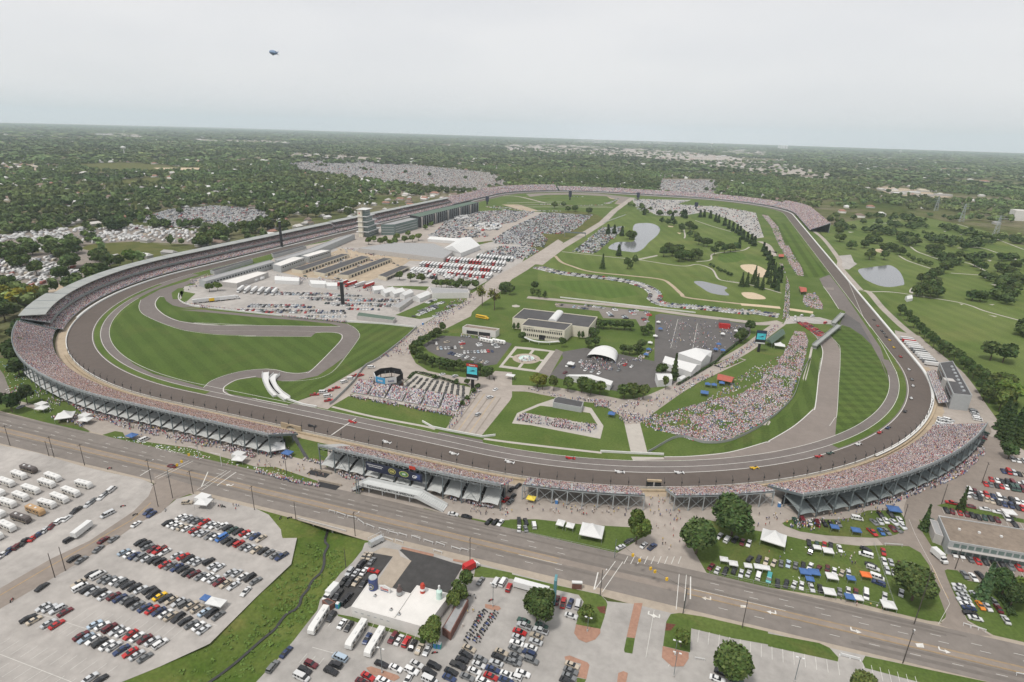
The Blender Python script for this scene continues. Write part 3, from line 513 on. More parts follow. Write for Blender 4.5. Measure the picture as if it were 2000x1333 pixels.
gp('infield_paving', 'runoff', 2.2, 'r -150,262 100,250 400,245 800,258 1080,290 1230,310 1120,385 1000,392 1055,345 900,292 500,270 100,275 -100,300'); gr('infield_road', 'pale_concrete', 2.1, 'r -400,380 -100,372 350,364', 4, 0); gr('infield_road', 'runoff', 2.1, 'r -300,410 100,400 500,415 900,420', 8); gr('infield_road', 'pavement', 2.1, 'r -700,300 -300,290 100,380', 8)
gr('infield_road', 'pavement', 2, 'r 0,1180 300,960 640,760 850,630 1000,480 1240,310', 14, 0); gr('infield_road', 'pavement', 2.05, 'q 1000,830 1300,700 1750,510', 7, 0)
# ================================================================ GRANDSTANDS AND CROWDS
mk('steel', (.17,.20,.21), .55, metal=.3, var=.1); mk('steel_light', (.36,.39,.40), .5, metal=.3, var=.1); mk('deck', (.34,.34,.335), .8, var=.1)
mk('awning', (.44,.45,.44), .85, var=.14, scale=.3); mk('awning_grey', (.20,.225,.225), .85, var=.15, scale=.3); mk('roof_metal', (.30,.31,.295), .6, var=.10, scale=.12); mk('roof_edge', (.22,.24,.235), .6); mk('white_wall', (.62,.62,.60), .8, var=.06)
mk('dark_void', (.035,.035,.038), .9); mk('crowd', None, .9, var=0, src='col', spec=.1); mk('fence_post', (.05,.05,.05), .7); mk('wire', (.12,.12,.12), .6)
SHIRT = np.array([(.66,.655,.66),(.56,.55,.57),(.46,.41,.43),(.36,.28,.31),(.42,.06,.08),(.50,.18,.22),(.07,.09,.20),(.03,.03,.035),(.26,.26,.29),(.14,.22,.42),(.62,.48,.16),(.22,.30,.20),(.48,.40,.52)])
SHP = np.array([.30,.12,.07,.05,.07,.04,.09,.12,.06,.05,.015,.01,.02]); SHP = SHP/SHP.sum()
SKIN = np.array([(.40,.27,.23),(.45,.32,.27),(.33,.22,.18),(.15,.09,.065)]); HAIR = np.array([(.06,.04,.03),(.14,.09,.05),(.32,.24,.14),(.70,.68,.66),(.45,.07,.07),(.05,.06,.12)])
SEAT_T, SEAT_Q, SEAT_I = boxes_t([(-.24,.24,-.14,.16,0,.62,.78), (-.11,.11,-.09,.12,.62,.90,.8), (-.23,.23,.16,.55,.02,.22,.9)])
def people_colors(N, idx):
    sh = SHIRT[RNG.choice(len(SHIRT), N, p=SHP)]*RNG.uniform(.8, 1.1, (N, 1)); sk = SKIN[RNG.integers(0, 4, N)]; hr = HAIR[RNG.choice(6, N, p=[.25,.2,.1,.25,.1,.1])]
    lg = np.where(RNG.random((N, 1)) < .25, sk, RNG.uniform(.02, .28, (N, 1))*np.array([[.85,.92,1.15]]))
    C = np.zeros((N, len(idx), 3)); C[:, idx == 0] = sh[:, None]; C[:, idx == 1] = hr[:, None]; C[:, idx == 2] = lg[:, None]
    k1 = np.where(idx == 1)[0]; C[:, k1[1:]] = sk[:, None]
    return C
def seats(s0, s1, rows, of, zf, ob, zb, k, occ=.93, aisles=18.0):
    pos = []; rot = []
    for r in range(rows):
        o = of+(ob-of)*(r+.45)/rows; z = zf+(zb-zf)*(r+1)/rows; sp = .52*k
        S = np.arange(s0+.5, s1-.5, sp); S = S[(S % aisles) > 1.1]; S = S[RNG.random(len(S)) < occ]
        S = S[RNG.random(len(S)) < .72+.5*np.abs(np.sin(S*.071+r*.31)*np.sin(S*.023-r*.11))**.5]; S = S+RNG.uniform(-.12, .12, len(S))*k
        I = np.interp(S % OLEN, _S, np.arange(len(_S))).astype(int); 
        for s in S:
            p, n = oval(s, o+random.uniform(-.1, .1)*k); pos.append((p[0], p[1], z)); rot.append(math.atan2(n[1], n[0])+math.pi/2)
    return np.array(pos), np.array(rot)
def crowd_on(name, label, specs):
    P = []; R = []; K = []
    for sp in specs:
        p, r = seats(*sp); P.append(p); R.append(r); K.append(np.full(len(p), sp[7]))
    P = np.concatenate(P); R = np.concatenate(R); K = np.concatenate(K); N = len(P)
    sc = np.stack([K*RNG.uniform(.95, 1.12, N), K**.6*1.0, K**.5*RNG.uniform(.92, 1.12, N)], 1)
    ob = scatter(name, SEAT_T, SEAT_Q, P, R, sc, people_colors(N, SEAT_I), 'crowd'); return stuff(ob, label)
def strip(mb, s0, s1, o0, z0, o1, z1, mat, step=6, th=.0):
    n = max(2, int(abs(s1-s0)/step)+1); S = np.linspace(s0, s1, n)
    A = [(*oval(s, o0)[0], z0) for s in S]; B = [(*oval(s, o1)[0], z1) for s in S]
    if th == 0: mb.add(A+B, [(i, i+1, n+i+1, n+i) for i in range(n-1)], mat); return
    A2 = [(p[0], p[1], p[2]-th) for p in A]; B2 = [(p[0], p[1], p[2]-th) for p in B]; F = []
    for i in range(n-1): F += [(i, i+1, n+i+1, n+i), (2*n+i+1, 2*n+i, 3*n+i, 3*n+i+1), (i+1, i, 2*n+i, 2*n+i+1), (n+i, n+i+1, 3*n+i+1, 3*n+i)]
    F += [(0, n, 3*n, 2*n), (2*n-1, n-1, 3*n-1, 4*n-1)]
    mb.add(A+B+A2+B2, F, mat)
def deck_part(root, s0, s1, rows, of, zf, ob, zb, step=6, name='seating_deck', under=True):
    mb = MB()
    for r in range(rows):
        o0 = of+(ob-of)*r/rows; o1 = of+(ob-of)*(r+1)/rows; z0 = zf+(zb-zf)*r/rows; z1 = zf+(zb-zf)*(r+1)/rows
        strip(mb, s0, s1, o0, z0, o0, z1, 'deck', step); strip(mb, s0, s1, o0, z1, o1, z1, 'deck', step)
    if under: strip(mb, s1, s0, of, zf-.3, ob, zb-.35, 'steel', step)
    for s in (s0, s1):
        P = [(*oval(s, of)[0], zf-.3), (*oval(s, ob)[0], zb-.35), (*oval(s, ob)[0], zb), (*oval(s, of)[0], zf)]; mb.add(P, [(0, 1, 2, 3)], 'steel')
    strip(mb, s0, s1, of, zf-.3, of, zf+.05, 'white_wall', step); mb.obj(name, root)
def open_stand(label, s0, s1, rows, of, zf, ob, zb, bay=8.2, awn=True, arch=False, band=True, truss='steel', ends=True):
    """steel frame stand seen from behind: deck, columns, braces, awnings between the bays, truss railing along the top"""
    root = thing('grandstand', label, 'grandstand', (0, 0, 0)); deck_part(root, s0, s1, rows, of, zf, ob, zb)
    n = max(2, int(round((s1-s0)/bay))); S = np.linspace(s0, s1, n+1); zt = zb-.4; om = of+(ob-of)*.55; zm = zf+(zb-zf)*.55-.4; o1 = of+(ob-of)*.2; z1 = zf+(zb-zf)*.2-.4
    P = lambda s, o, z: (*oval(s, o)[0], z)
    FR = []
    for i, s in enumerate(S):
        mb = MB(); mb.beam(P(s, ob, 0), P(s, ob, zt), .45, .45, truss); mb.beam(P(s, om, 0), P(s, om, zm), .35, .35, truss); mb.beam(P(s, o1, 0), P(s, o1, z1), .3, .3, truss)
        mb.beam(P(s, of, zf-.6), P(s, ob, zt-.3), .3, .7, truss); mb.beam(P(s, om, .3), P(s, ob, zt*.62), .2, .2, truss)
        if arch and i < n:
            for k in range(6):
                a, b = k/6, (k+1)/6; f = lambda t: P(s+(S[1]-S[0])*t, ob+.05, zt-2.6+2.4*math.sin(math.pi*t)**.6); mb.beam(f(a), f(b), .25, .3, truss)
        FR.append(mb)
    for i in range(n):
        a, b = S[i], S[i+1]; mb = FR[i]
        mb.beam(P(a, ob, zt-.2), P(b, ob, zt-.2), .25, .4, truss); mb.beam(P(a, om, zm), P(b, om, zm), .2, .3, truss)
        if not awn or i % 4 == 1: mb.beam(P(a, ob, .4), P(b, ob, zt*.95), .14, .14, truss); mb.beam(P(b, ob, .4), P(a, ob, zt*.95), .14, .14, truss)
        elif i % 2: mb.beam(P(a, om, .4), P(b, om, zm), .14, .14, truss); mb.beam(P(b, om, .4), P(a, om, zm), .14, .14, truss)
    for mb in FR: mb.obj('column_frame', root)
    if awn:
        for i in range(n):
            mb = MB(); a, b = S[i]+.5, S[i+1]-.9; o0, o2 = om-1.5, ob+.5; za, zc = zm*.62, 3.6; T = np.linspace(a, b, 6); V = []; 
            for k, t in enumerate(T):
                sag = .55*math.sin(math.pi*k/5); V += [P(t, o0, za-sag*.4), P(t, (o0+o2)/2, (za+zc)/2-sag*.5), P(t, o2, zc-.1+(-.5*(1-math.sin(math.pi*k/5))))]
            F = []
            for k in range(5): F += [(3*k, 3*k+1, 3*k+4, 3*k+3), (3*k+1, 3*k+2, 3*k+5, 3*k+4)]
            mb.add(V, F, 'awning_grey' if arch else 'awning'); mb.obj('awning', root)
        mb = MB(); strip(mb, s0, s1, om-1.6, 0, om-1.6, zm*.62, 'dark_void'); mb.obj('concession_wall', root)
    mb = MB()
    if band:
        strip(mb, s0, s1, ob+.1, zb-1.9, ob+.1, zb-1.65, 'steel_light', th=.2); strip(mb, s0, s1, ob+.5, zb-.25, ob-.4, zb-.25, 'steel_light', th=.15); strip(mb, s0, s1, ob+.62, zb-.3, ob+.62, zb+.25, 'steel_light')
        for h in (.15, .55, .95, 1.35): strip(mb, s0, s1, ob+.42, zb+h, ob+.58, zb+h, 'steel_light', th=.16)
        m = n*3; T = np.linspace(s0, s1, m+1)
        for i, t in enumerate(T):
            mb.beam(P(t, ob+.5, zb-1.9), P(t, ob+.5, zb+1.4), .2, .2, 'steel_light')
            if i < m: mb.beam(P(t, ob+.5, zb-1.8 if i % 2 else zb-.3), P(T[i+1], ob+.5, zb-.3 if i % 2 else zb-1.8), .1, .1, 'steel_light')
    else:
        for h in (.5, 1.0): strip(mb, s0, s1, ob, zb+h, ob+.1, zb+h, 'steel_light', th=.08)
        for t in np.linspace(s0, s1, n*2+1): mb.beam(P(t, ob, zb-.2), P(t, ob, zb+1.05), .08, .08, 'steel_light')
    mb.obj('rear_railing', root); return root
sw1 = s_of(4, -793); sw0 = s_of(-283, -712)
e3a, e3b = s_of(35, -795)-OLEN, s_of(130, -796)
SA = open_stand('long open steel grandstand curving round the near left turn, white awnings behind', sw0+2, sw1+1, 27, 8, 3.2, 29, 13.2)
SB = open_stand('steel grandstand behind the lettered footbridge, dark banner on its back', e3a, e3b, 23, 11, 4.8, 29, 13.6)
g4a, g4b = s_of(137, -780), s_of(191, -772); SCC = open_stand('low narrow stand between the lettered footbridge and the tunnel road', g4a-1, g4b, 15, 5, 3.2, 18, 8.2, bay=6.6, awn=False, band=False, truss='steel_light')
g5a, g5b = s_of(203, -766), s_of(247, -747); SD = open_stand('low narrow stand behind the two big shade trees', g5a, g5b, 15, 5, 3.2, 18, 8.2, bay=6.6, awn=False, band=False, truss='steel_light')
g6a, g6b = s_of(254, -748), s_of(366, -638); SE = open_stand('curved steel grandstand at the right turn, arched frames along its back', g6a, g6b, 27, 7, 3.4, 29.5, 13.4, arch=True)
crowd_on('crowd', 'packed spectators seated in the long left turn grandstand', [(sw0+2, sw1+1, 27, 8, 3.2, 29, 13.2, 1.0)])
crowd_on('crowd', 'spectators seated in the stand behind the lettered footbridge', [(e3a+8, e3b+2, 23, 11, 4.8, 29, 13.6, 1.0, .72)])
crowd_on('crowd', 'spectators in the low stand beside the tunnel road', [(g4a-1, g4b, 15, 5, 3.2, 18, 8.2, 1.0)])
crowd_on('crowd', 'spectators in the low stand behind the two big trees', [(g5a, g5b, 15, 5, 3.2, 18, 8.2, 1.0)])
crowd_on('crowd', 'packed spectators seated in the arched right turn grandstand', [(g6a, g6b, 27, 7, 3.4, 29.5, 13.4, 1.0)])
# --- roofed double deck along the front straight
def roofed_stand(label, s0, s1, k, k2, clab, of=3.5, roof=True, zr=16.2, ob=22.5):
    root = thing('covered_grandstand', label, 'grandstand'); P = lambda s, o, z: (*oval(s, o)[0], z)
    deck_part(root, s0, s1, 14, of, 2.4, 15.5, 6.6, 8, 'lower_deck', False); deck_part(root, s0, s1, 20, 10.5, 9.0, ob, 14.6, 8, 'upper_deck')
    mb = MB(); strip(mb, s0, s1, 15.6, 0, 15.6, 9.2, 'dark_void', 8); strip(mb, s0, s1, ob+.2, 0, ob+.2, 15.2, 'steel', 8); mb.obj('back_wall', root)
    mb = MB(); strip(mb, s0, s1, 10.3, 7.6, 10.3, 9.9, 'roof_edge', 8); mb.obj('balcony_front', root)
    if roof:
        mb = MB(); strip(mb, s0, s1, 12.2, zr, ob+1, zr+.9, 'roof_metal', 8, th=.5); mb.obj('roof', root)
        for t in np.arange(s0, s1, 22.0):
            mb = MB(); mb.beam(P(t, 13, zr-.4), P(t, 13, zr+.25), .25, .8, 'roof_edge'); mb.beam(P(t, 12.6, zr+.15), P(t, ob+.6, zr+1.05), .35, .35, 'steel_light'); mb.obj('roof_rib', root)
        mb = MB()
        for t in np.arange(s0+2, s1, 11.0): mb.beam(P(t, 18, 11.6), P(t, 18, zr+.2), .3, .3, 'steel')
        mb.obj('roof_columns', root)
    crowd_on('crowd', clab, [(s0, s1, 12 if k > 2 else 14, of, 2.4, 15.5, 6.6, k, .9), (s0, s1, 16 if k > 2 else 20, 10.5, 9.0, ob, 14.6, k2, .9)]); return root
w_end = sw0-1; w_a = s_of(-365.5, -205); w_b = s_of(-365.5, 25); w_c = s_of(-365.5, 235)
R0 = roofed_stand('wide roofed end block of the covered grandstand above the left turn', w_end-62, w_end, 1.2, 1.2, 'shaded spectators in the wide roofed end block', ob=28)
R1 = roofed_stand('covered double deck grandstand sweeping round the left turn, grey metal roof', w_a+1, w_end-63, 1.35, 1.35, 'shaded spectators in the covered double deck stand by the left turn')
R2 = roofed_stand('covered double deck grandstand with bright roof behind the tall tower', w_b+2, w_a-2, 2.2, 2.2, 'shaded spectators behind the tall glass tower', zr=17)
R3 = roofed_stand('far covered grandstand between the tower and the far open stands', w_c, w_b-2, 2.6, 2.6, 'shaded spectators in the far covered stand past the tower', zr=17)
mk('beige_wall', (.55,.50,.40), .85, var=.05)
for i, (px_, py_) in enumerate(((118, 598), (600, 432), (570, 440), (700, 412))):
    pass
# stairs dividing the left turn stand from the covered one
mb = MB(); 
for r in range(20): mb.add([(*oval(sw0+o_, 7+r*1.1)[0], 3.6+r*.52) for o_ in (-1.2, 2.0)]+[(*oval(sw0+o_, 8.1+r*1.1)[0], 3.6+r*.52) for o_ in (2.0, -1.2)], [(0, 1, 2, 3)], 'steel')
tag(mb.obj('stand_stairway'), 'dark stairway dividing the open left turn stand from the covered stand', 'stairway')
# --- far open stands round the north end
def far_stand(label, s0, s1, rows, of, zf, ob, zb, k, clab, occ=.95):
    root = thing('grandstand', label, 'grandstand'); deck_part(root, s0, s1, rows, of, zf, ob, zb, 10)
    mb = MB(); strip(mb, s0, s1, ob+.1, 0, ob+.1, zb+.6, 'steel', 10); mb.obj('back_wall', root)
    mb = MB()
    for s in np.linspace(s0, s1, max(3, int((s1-s0)/12))): mb.beam((*oval(s, ob+.3)[0], 0), (*oval(s, ob+.3)[0], zb), .5, .5, 'steel_light')
    mb.obj('back_columns', root); crowd_on('crowd', clab, [(s0, s1, rows, of, zf, ob, zb, k, occ, 30.0)]); return root
n1 = s_of(-365, 470); n2 = s_of(-250, 720); n3 = s_of(330, 640); n4 = s_of(365.5, 232)
far_stand('distant open grandstand rising where the front straight bends, beyond the far covered stand', n1, w_c-3, 18, 6, 3, 34, 15, 3.2, 'distant spectators in the open stand past the covered ones')
far_stand('distant open grandstand along the far left bend', n2+2, n1-2, 18, 6, 3, 34, 17, 3.6, 'distant spectators along the far left bend')
far_stand('long distant open grandstand along the far end of the oval', n3+4, n2-4, 16, 5, 3, 30, 13, 3.6, 'distant spectators along the far end of the oval')
far_stand('distant open grandstand at the far right bend, tall end towards the golf course', n4, n3, 22, 6, 3, 38, 18, 3.0, 'distant spectators at the far right bend')
# --- outer wall and catch fence
root = thing('outer_wall', 'pale concrete wall along the outside of the whole oval track', 'wall')
mb = MB(); strip(mb, 0, OLEN, .05, .1, .05, 1.15, 'white_wall', 5); strip(mb, 0, OLEN, .05, 1.15, .55, 1.15, 'white_wall', 5); strip(mb, OLEN, 0, .55, 0, .55, 1.15, 'white_wall', 5); mb.obj('wall_face', root)
mb = MB(); a, b = QA*.55, OLEN-200-QA*.55; strip(mb, a, b, .56, 1.2, 1.7, 1.2, 'white_wall', 5, th=.3); mb.obj('wall_walkway', root)
root = thing('catch_fence', 'tall debris fence of dark posts and cables along the near side of the track', 'fence')
f0, f1 = sw0+60, OLEN+QA*.80
for s in np.arange(f0, f1, 8.6):
    mb = MB(); p, n = oval(s, .8); q = p-n*1.1; mb.tube((*p, 1.0), (*p, 4.8), .11, 'fence_post', 5); mb.tube((*p, 4.8), (*q, 5.9), .1, 'fence_post', 5)
    mb.box((p[0], p[1], 3.3), (.5, .5, .9), 'fence_post', math.atan2(n[1], n[0])); mb.obj('post', root)
mb = MB()
for h in (1.6, 2.6, 3.6, 4.6): strip(mb, f0, f1, .82, h, .82, h+.05, 'wire', 4)
strip(mb, f0, f1, .9, 1.15, .9, 1.5, 'dirt', 4); mb.obj('cables', root)
mk('tan_rail', (.40,.32,.22), .8); root = thing('fence_walkway', 'tan walkway with a low rail between the track fence and the near stands', 'walkway')
mb = MB(); strip(mb, f0, f1, 2.2, .9, 3.2, .9, 'tan_rail', 5, th=.9); mb.obj('kerb', root)
mb = MB()
for s in np.arange(f0, f1, 4.3): p, n = oval(s, 3.3); mb.box((p[0], p[1], .9), (.15, .15, 1.1), 'tan_rail')
strip(mb, f0, f1, 3.25, 1.95, 3.35, 1.95, 'tan_rail', 5, th=.1); mb.obj('rail', root)
# ================================================================ VEHICLES
mk('car_paint', None, .35, var=0, src='obj', spec=.5); mk('car_glass', (.018,.021,.024), .12, var=0, spec=.6); mk('tyre', (.018,.018,.018), .85, var=0); mk('vehicle_white', (.62,.62,.61), .5, var=.04)
mk('chrome', (.4,.4,.4), .35, metal=.8, var=0); mk('stuff_car', None, .5, var=0, src='col', spec=.4); mk('bed_dark', (.05,.05,.05), .8, var=0)
CC = dict(W=('white',(.64,.64,.635)), S=('silver',(.50,.51,.52)), G=('grey',(.17,.175,.18)), K=('black',(.022,.022,.025)), R=('red',(.42,.025,.025)), M=('maroon',(.12,.018,.024)), B=('blue',(.05,.15,.40)), N=('navy',(.028,.045,.11)),
          Y=('yellow',(.70,.44,.02)), O=('orange',(.62,.22,.03)), T=('tan',(.44,.38,.30)), g=('dark green',(.03,.07,.055)), L=('pale blue',(.36,.44,.52)), t=('teal',(.06,.33,.34)))
REG = []   # (object, zone, description) -> labels are made at the end from what stands beside what
def reg(ob, zone, desc, cat, group=None):
    tag(ob, None, cat, group); REG.append((ob, zone, desc)); return ob
def side_body(mb, prof, w0, w1, mat):
    """side profile (x,z) extruded across; upper points drawn in to half width w1"""
    zs = [z for _, z in prof]; zl, zh = min(zs), max(zs); n = len(prof); V = []
    for sgn in (-1, 1):
        for x, z in prof: t = (z-zl)/(zh-zl); V.append((x, sgn*(w0 if t < .45 else w0+(w1-w0)*(t-.45)/.55)*(1 if abs(x) < .8*max(abs(a) for a, _ in prof) else .93), z))
    mb.add(V, [tuple(range(n-1, -1, -1)), tuple(range(n, 2*n))]+[(i, (i+1) % n, n+(i+1) % n, n+i) for i in range(n)], mat)
def frustum(mb, b, z0, t, z1, mat):
    V = [(b[0],-b[2],z0),(b[1],-b[2],z0),(b[1],b[2],z0),(b[0],b[2],z0),(t[0],-t[2],z1),(t[1],-t[2],z1),(t[1],t[2],z1),(t[0],t[2],z1)]
    mb.add(V, [(3,2,1,0),(4,5,6,7),(0,1,5,4),(1,2,6,5),(2,3,7,6),(3,0,4,7)], mat)
def wheel_mesh(r=.33, wd=.24):
    mb = MB(); mb.tube((0, -wd/2, 0), (0, wd/2, 0), r, 'tyre', 10); mb.tube((0, -wd/2-.01, 0), (0, wd/2+.01, 0), r*.55, 'chrome', 8); return mb.mesh('wheel')
WH = wheel_mesh(); WH_B = wheel_mesh(.48, .3)
def vmeshes(kind):
    b = MB(); g = MB(); wx = (1.42, -1.38); wy = .80; wh = WH; wz = .33
    if kind == 'sedan':
        side_body(b, [(-2.3,.28),(-2.38,.62),(-2.28,.93),(-1.5,.99),(.95,.97),(2.0,.82),(2.34,.62),(2.3,.28)], .89, .80, 'car_paint'); frustum(g, (-1.62,1.05,.79), .975, (-.95,.22,.60), 1.37, 'car_glass')
        frustum(b, (-.98,.25,.61), 1.365, (-.85,.12,.55), 1.44, 'car_paint')
        for s in (-1, 1): b.beam((-.30, s*.785, .98), (-.34, s*.60, 1.38), .1, .06, 'car_paint')
    elif kind == 'SUV':
        side_body(b, [(-2.3,.34),(-2.38,.75),(-2.32,1.10),(.95,1.08),(2.05,.98),(2.36,.72),(2.3,.34)], .94, .86, 'car_paint'); frustum(g, (-2.26,1.05,.84), 1.085, (-2.0,.35,.70), 1.62, 'car_glass')
        frustum(b, (-2.05,.40,.71), 1.615, (-1.9,.25,.64), 1.72, 'car_paint'); wz = .38
        for s in (-1, 1):
            for x in (-.25, -1.3): b.beam((x, s*.845, 1.08), (x-.05, s*.705, 1.63), .14, .06, 'car_paint')
    elif kind == 'pickup truck':
        side_body(b, [(-2.75,.42),(-2.8,.75),(-2.75,1.02),(-.6,1.04),(1.2,1.04),(2.4,.96),(2.7,.72),(2.65,.42)], .97, .90, 'car_paint'); frustum(g, (-.72,1.35,.85), 1.045, (-.55,.7,.70), 1.62, 'car_glass')
        frustum(b, (-.6,.75,.71), 1.615, (-.5,.6,.64), 1.72, 'car_paint'); b.box((-1.75, 0, 1.035), (1.75, 1.5, .02), 'bed_dark'); wx = (1.75, -1.75); wz = .38
    elif kind == 'van':
        side_body(b, [(-2.6,.36),(-2.68,1.1),(-2.6,1.25),(1.75,1.2),(2.35,1.02),(2.62,.75),(2.6,.36)], .98, .94, 'car_paint'); frustum(g, (-2.56,1.95,.925), 1.20, (-2.45,1.15,.80), 1.86, 'car_glass')
        frustum(b, (-2.5,1.2,.815), 1.855, (-2.35,1.0,.7), 2.02, 'car_paint'); wx = (1.75, -1.6)
        for s in (-1, 1):
            b.beam((-1.5, s*.93, 1.5), (.2, s*.93, 1.5), .02, .62, 'car_paint') if False else None
            for x in (-2.0, -.9, .3): b.beam((x, s*.925, 1.2), (x, s*.80, 1.87), .2, .06, 'car_paint')
    return b.mesh('body', False), g.mesh('windows'), wx, wy, wz, wh
VM = {k: vmeshes(k) for k in ('sedan', 'SUV', 'pickup truck', 'van')}
VPROTO = {}
def vehicle(kind, col, loc, rz, zone, group=None, colname=None):
    bm, gm, wx, wy, wz, wh = VM[kind]; nm = {'sedan': 'parked_car', 'SUV': 'parked_suv', 'pickup truck': 'pickup_truck', 'van': 'parked_van'}[kind]
    r = bpy.data.objects.new(nm, None); link(r, None, loc, rz)
    k = random.uniform(.96, 1.04); r.scale = (k, 1, random.uniform(.97, 1.03))
    b = link(bpy.data.objects.new('body', bm), r); c = np.array(col)*random.uniform(.8, 1.15); b.color = (*c, 1)
    link(bpy.data.objects.new('windows', gm), r)
    for x in wx:
        for s in (-1, 1): link(bpy.data.objects.new('wheel', wh), r, (x, s*wy, wz))
    return reg(r, zone, f'{colname} {kind}', {'sedan': 'car', 'pickup truck': 'pickup'}.get(kind, kind), group)
TY = {'s': 'SUV', 'p': 'pickup truck', 'v': 'van'}
def cars(zone, hd, s_, group='cars parked in the lots', jit=3):
    """tokens 'x,yC[t]' in the running crop; hd = two pixels tail to nose, or None to follow the row"""
    c = CROP['z']; rz0 = None
    if hd: a, b = W(hd); rz0 = math.atan2(b[1]-a[1], b[0]-a[0])
    for t in s_.split():
        if t in CROP: c = CROP[t]; continue
        X, r = t.split(','); i = len(r.rstrip('WSGKRMBNYOTgLtspv')); Y, tok = r[:i], r[i:]
        p = G(c[0]+float(X)/c[2], c[1]+float(Y)/c[2], .65); kind = TY.get(tok[1], 'sedan') if len(tok) > 1 else 'sedan'
        n, col = CC[tok[0]]; rz = rz0+math.radians(random.gauss(0, jit))+(math.pi if random.random() < .3 else 0)
        vehicle(kind, col, (p[0], p[1], ztop(p[0], p[1])), rz, zone, group, n)
HA = 'a 700,520 830,450'
cars('in the topmost row of the creekside lot', HA, 'A 885,525W 915,530S 943,539G 967,545G 998,550R 1022,563S 1048,568W 1086,570Wp 1112,578K 1137,588g 1162,597K 1195,604R 1218,613S 1245,620N 1275,630T')
cars('in the second row of the creekside lot', HA, 'A 820,552K 843,560W 865,570W 890,575T 915,580W 950,588R 965,603S 995,605S 1025,618G 1053,622W 1083,628Bv 1108,640K 1135,650K 1167,656Rs 1195,670G 1222,677S 1252,685T 1285,690K 1315,700G 1345,712G 1375,718Np')
cars('in the third row of the creekside lot', HA, 'A 685,648K 710,657K 722,672G 748,682M 778,687Rp 805,697W 865,712S 895,718R 918,728K 945,738S 972,745S 1020,743Ks 1042,764S 1070,773S 1125,797S 1158,800S 1187,817W 1220,822Ks 1250,838G')
cars('in the fourth row of the creekside lot', HA, 'A 605,697L 633,708W 657,715N 685,722Gs 722,727S 750,735K 780,743Ks 805,757R 832,763G 864,772N 893,780K 918,795K 947,803M 980,815G 1015,818W 1045,830S 1070,843M 1102,852T 1140,862S')
cars('in the fifth row of the creekside lot', HA, 'A 450,803K 480,811Wv 507,828G 535,833G 568,838W 592,848Gs 625,857K 657,868K 688,880S 728,882K 748,903Ks 780,913Y 808,922K 837,932T 870,942S 900,950Gs 935,957T 965,973T 998,990L 1033,995Ks 1067,1007G')
cars('in the sixth row of the creekside lot', HA, 'A 382,848T 393,870Wv 425,878K 450,888S 488,893K 512,910S 555,912M 585,922N 620,928G 645,942Ks 672,957G 707,968N 742,977R 775,987N 810,998W 835,1010T 870,1018Ks 905,1033K 935,1050G 970,1058W 995,1075S')
cars('in the seventh row of the creekside lot', HA, 'A 210,965S 243,970S 280,978Ss 318,990M 463,1050L 500,1057W 535,1068Ms 567,1080S 600,1090W 637,1100R 670,1112W 706,1122M 745,1132S 783,1145Ws')
cars('in the lowest full row of the creekside lot', HA, 'A 137,1020K 167,1030T 238,1045S 277,1050R 395,1105M 420,1117L 455,1125W 487,1138K 522,1152W 557,1157W 592,1175N 635,1187R 668,1200S 708,1212G 440,1312S 487,1322K')
cars('at the lane edge beside the motorhomes', 'a 700,370 830,280', 'A 665,560W 722,500N 740,512N 505,638M 555,633G 480,682G 360,728K 398,735G 205,867K 1200,890W')
cars('in the row below the motorhomes', 'a 60,300 120,250', 'A 515,412G 452,447G 430,463S 325,532W 290,545Ws 250,570M 220,588S 192,607N 162,627R 85,668Ms 42,690N 12,710W', jit=6); cars('in the car row below the white motorhomes', 'a 160,260 220,210', 'A 545,392Wv 495,428W 372,493Kp 118,647Kp', jit=6)
cars('on the side lane beside the motorhome lot', 'a 500,250 800,80', 'A 525,513Sv 340,636Ks'); cars('by the white booth at the lot corner', 'A 880,455 960,455', 'A 915,455Ts'); cars('driving on the wide street', 'z 320,905 360,916', 'A 840,277M')
HB = 'b 650,910 700,840'
cars('beside the buses below the white bar', HB, 'b 590,820Ks 672,875W 725,895K 868,990N 1070,985Ms 1118,1000W 1175,1015Rs 1225,1040K 1277,1070T 1337,1080S'); cars('near the grassy creek bank', HB, 'b 235,1095N 130,1210Gs')
cars('in the cluster below the buses', 'b 600,1120 700,1165', 'b 655,1140Lv 622,1195Ks 585,1245Ks 430,1190Ms 380,1240Ks 355,1292Wv')
cars('in the dark bar yard', HB, 'b 730,470Ss 780,478S 845,465W 905,385G 825,405Ks 888,345T 850,340T 690,540Kp 735,550Ks 785,545T 840,555K 640,650Kp 690,692Ks 720,665Ks'); cars('packed on the dark yard left of the bar', 'b 880,450 950,470', 'b 918,462R')
HC = 'b 1200,1160 1310,1210'
cars('in the packed block beside the bar', HC, 'b 980,1188K 1092,1220W 1255,1190W 1215,1240Ws 1390,1202Ks 1355,1255Ks 1355,1315Wv 990,1315W 875,1285R 830,1328M 1640,1115K 1610,1155K 1580,1200Kp 1525,1247K 1510,1297N 1665,1067T 1755,1150G 1740,1195W 1707,1245W 1650,1290G 1895,1130K 1875,1180S 1850,1230N 1835,1285R 1775,1322W 1960,1272W 1918,1097T 1955,1318N 1990,1170G', jit=2)
cars('in the packed block beside the bar', 'b 1160,1330 1200,1270', 'b 1187,1310W')
cars('beside the round street tree', HC, 'c 90,850g 95,890Sp 60,937R 50,982S 35,1025W 25,1070G 30,1130G 20,1172G 232,888g 222,928Sp 190,970T 185,1014S 145,1060W 135,1105Ns 150,1160Gs 85,1262W 22,1288Ws', jit=2)
cars('by the bricked lot corner', HC, 'c 470,1197T 460,1242G 445,1287G 430,1325K', jit=2); cars('beside the green island at the lot entrance', 'c 415,795 510,830', 'c 462,812W')
